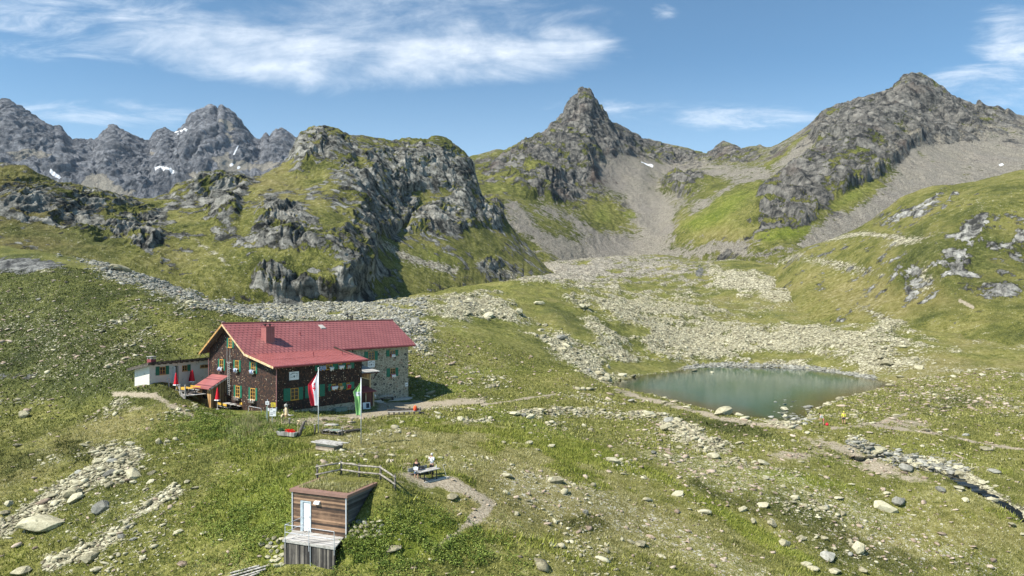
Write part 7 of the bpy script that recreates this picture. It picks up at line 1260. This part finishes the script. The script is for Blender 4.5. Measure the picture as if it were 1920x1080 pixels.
gd = lambda m, n, a, b, x, y: np.clip(1.0 - np.clip((m[1] - .25) * 3, 0, 1) - np.clip((m[2] - .3) * 3, 0, 1), 0.02, 1) * (.55 + .45 * np.clip(fbm(x, y, 0 * x, 2.2, 3) * 3 + .5, 0, 1))
X, Y, Z, px, py, A_ = sample_ground(230000, 41, 82, gd, seed=20); lush_ = A_[:, 3] + .5 * fbm(X, Y, 0 * X, 3, 3); dry_ = A_[:, 4] + .5 * fbm(X, Y, 0 * X, 2, 3)
I5 = lush_ < -.18; I4 = ~I5 & (A_[:, 5] + .5 * fbm(X, Y, 0 * X, 1.2, 3) > .80); I1 = ~I4 & (lush_ > .38); I2 = ~I1 & ~I4 & ~I5 & (dry_ > .50); I3 = ~I1 & ~I2 & ~I4 & ~I5
G1 = grass_mat('lush_grass', (0.078, 0.108, 0.017), (0.200, 0.225, 0.036), (0.34, 0.34, 0.09)); G2 = grass_mat('dry_grass', (0.125, 0.122, 0.040), (0.285, 0.268, 0.095), (0.50, 0.47, 0.25)); G3 = grass_mat('meadow_grass', (0.070, 0.082, 0.017), (0.190, 0.196, 0.048), (0.36, 0.345, 0.12))
def hts(n, k, s): return np.clip(np.random.default_rng(s).gamma(4, k / 4, n), .04, .6)
G4 = grass_mat('pale_grass', (0.22, 0.20, 0.085), (0.46, 0.43, 0.23), (0.66, 0.62, 0.42)); G5 = grass_mat('heath_and_shade_leaf', (0.028, 0.036, 0.010), (0.085, 0.098, 0.024), (0.19, 0.19, 0.065))
for nm, I, M_g, k, lb in (('lichen_and_pale_grass', I4, G4, .09, 'pale dry grass and lichen in bright bands across the meadow'), ('dwarf_shrubs', I5, G5, .20, 'dark green dwarf shrubs in patches on the slopes'), ('lush_grass', I1, G1, .24, 'bright green tufts of lush grass on the near slopes'), ('dry_grass', I2, G2, .15, 'straw coloured dry grass on the near slopes'), ('meadow_grass', I3, G3, .18, 'olive green meadow grass on the near slopes')):
    H = hts(I.sum(), k * .72, 3); tufts(nm, X[I], Y[I], Z[I], H, .010 + H * .09, 4, M_g, lb, 'grass', 5, 1.0, 1.0)
X, Y, Z, px, py, A_ = sample_ground(200000, 82, 150, gd, seed=22); lush_ = A_[:, 3] + .5 * fbm(X, Y, 0 * X, 4, 3); I = lush_ < -.12
for nm, I, M_g, lb in (('hillside_grass', ~I, G3, 'olive grass tussocks on the slopes around the lodge and lake'), ('hillside_shrubs_and_shade', I, G5, 'dark dwarf shrubs and painted shade on the slopes around the lodge and lake')): H = hts(I.sum(), .15, 4); tufts(nm, X[I], Y[I], Z[I], H, .03 + H * .2, 3, M_g, lb, 'grass', 6, 1.2, 1.0)  # on the left slope the dark tufts are painted shade
# leafy herbs on the bank below the lodge and beside the store
hd = lambda m, n, a, b, x, y: np.clip(1.0 * ell(a, b, 440, 800, 95, 26) + .9 * ell(a, b, 700, 1040, 90, 40) + .8 * ell(a, b, 770, 1010, 90, 40) + .5 * ell(a, b, 470, 1000, 90, 70) + .5 * ell(a, b, 880, 1050, 80, 40) + .5 * ell(a, b, 300, 690, 50, 12), 0, 1) * (fbm(x, y, 0 * x, 1.6, 3) > -.08)
X, Y, Z, px, py, A_ = sample_ground(260000, 40, 95, hd, px0=180, px1=1000, seed=23); g = np.random.default_rng(31); nl = 7; n = len(X); hh = g.uniform(.12, .55, n) * (0.6 + 0.8 * np.clip(fbm(X, Y, 0 * X, 1.6, 3) + .4, 0, 1))
cx = X[:, None] + g.normal(0, .10, (n, nl)); cy_ = Y[:, None] + g.normal(0, .10, (n, nl)); cz = Z[:, None] + hh[:, None] * g.uniform(.2, 1.0, (n, nl)); c0 = np.stack([cx, cy_, cz], -1)
d1 = g.normal(0, 1, (n, nl, 3)); d1[..., 2] *= .5; d1 /= np.linalg.norm(d1, axis=-1, keepdims=True); d2 = np.cross(d1, g.normal(0, 1, (n, nl, 3)) * .5 + np.array([0, 0, 1.0])); d2 /= np.linalg.norm(d2, axis=-1, keepdims=True); ls_ = g.uniform(.035, .085, (n, nl, 1))
V_ = np.stack([c0 - d1 * ls_, c0 + d2 * ls_ * .55, c0 + d1 * ls_, c0 - d2 * ls_ * .55], 2).reshape(-1, 3)
raw_mesh('leafy_herbs', V_, np.arange(len(V_)).reshape(-1, 4), grass_mat('herb_leaf', (0.040, 0.072, 0.012), (0.135, 0.185, 0.030), (0.27, 0.31, 0.08)), 'dense leafy green herbs on the banks below the lodge and beside the store', 'herbs')
# tall pale seed heads on the bank below the gable
X, Y, Z, px, py, A_ = sample_ground(60000, 60, 85, lambda m, n, a, b, x, y: (.5 * ell(a, b, 475, 800, 34, 16) + .3 * ell(a, b, 440, 815, 14, 14)) * (fbm(x, y, 0 * x, 1.2, 3) > .02), px0=380, px1=540, seed=25); H = np.random.default_rng(7).uniform(.5, 1.1, len(X)); tufts('seed_stalks', X, Y, Z, H, .014 + 0 * H, 2, grass_mat('seed_stalk', (0.20, 0.17, 0.07), (0.36, 0.32, 0.14), (0.5, 0.46, 0.25)), 'tall straw coloured seed stalks on the bank below the lodge gable', 'grass', 8, .3, .35)
# tufts on the turf roof
g = np.random.default_rng(40); n = 3500; lx = g.uniform(.42, 3.5, n); lyy = g.uniform(.18, SW - .18, n); c, s_ = math.cos(SAng), math.sin(SAng); H = np.clip(g.gamma(4, .03, n), .04, .35)
to = tufts('roof_grass', lx, lyy, SH + .17 + 0 * lx, H, .010 + H * .09, 4, G2, None, None, 9, 1.0, .9); to.parent = STR
# ------------------------------------------------------------------ the mountain air
mh = bpy.data.materials.new('air'); mh.use_nodes = True; th = NT(mh.node_tree); th.n.clear()
vo_ = th.new('ShaderNodeVolumePrincipled', {'Color': (0.62, 0.74, 0.90, 1), 'Density': 0.000035}); vo_.inputs['Anisotropy'].default_value = 0.2
th.new('ShaderNodeOutputMaterial', {'Volume': vo_.outputs[0]})
mb = MB(); mb.box(-4200, 4200, -60, 3400, -260, 1100); o = mb.build('haze', mh); tag(o, 'thin bluish mountain air over the valley', 'haze', None, 'stuff')
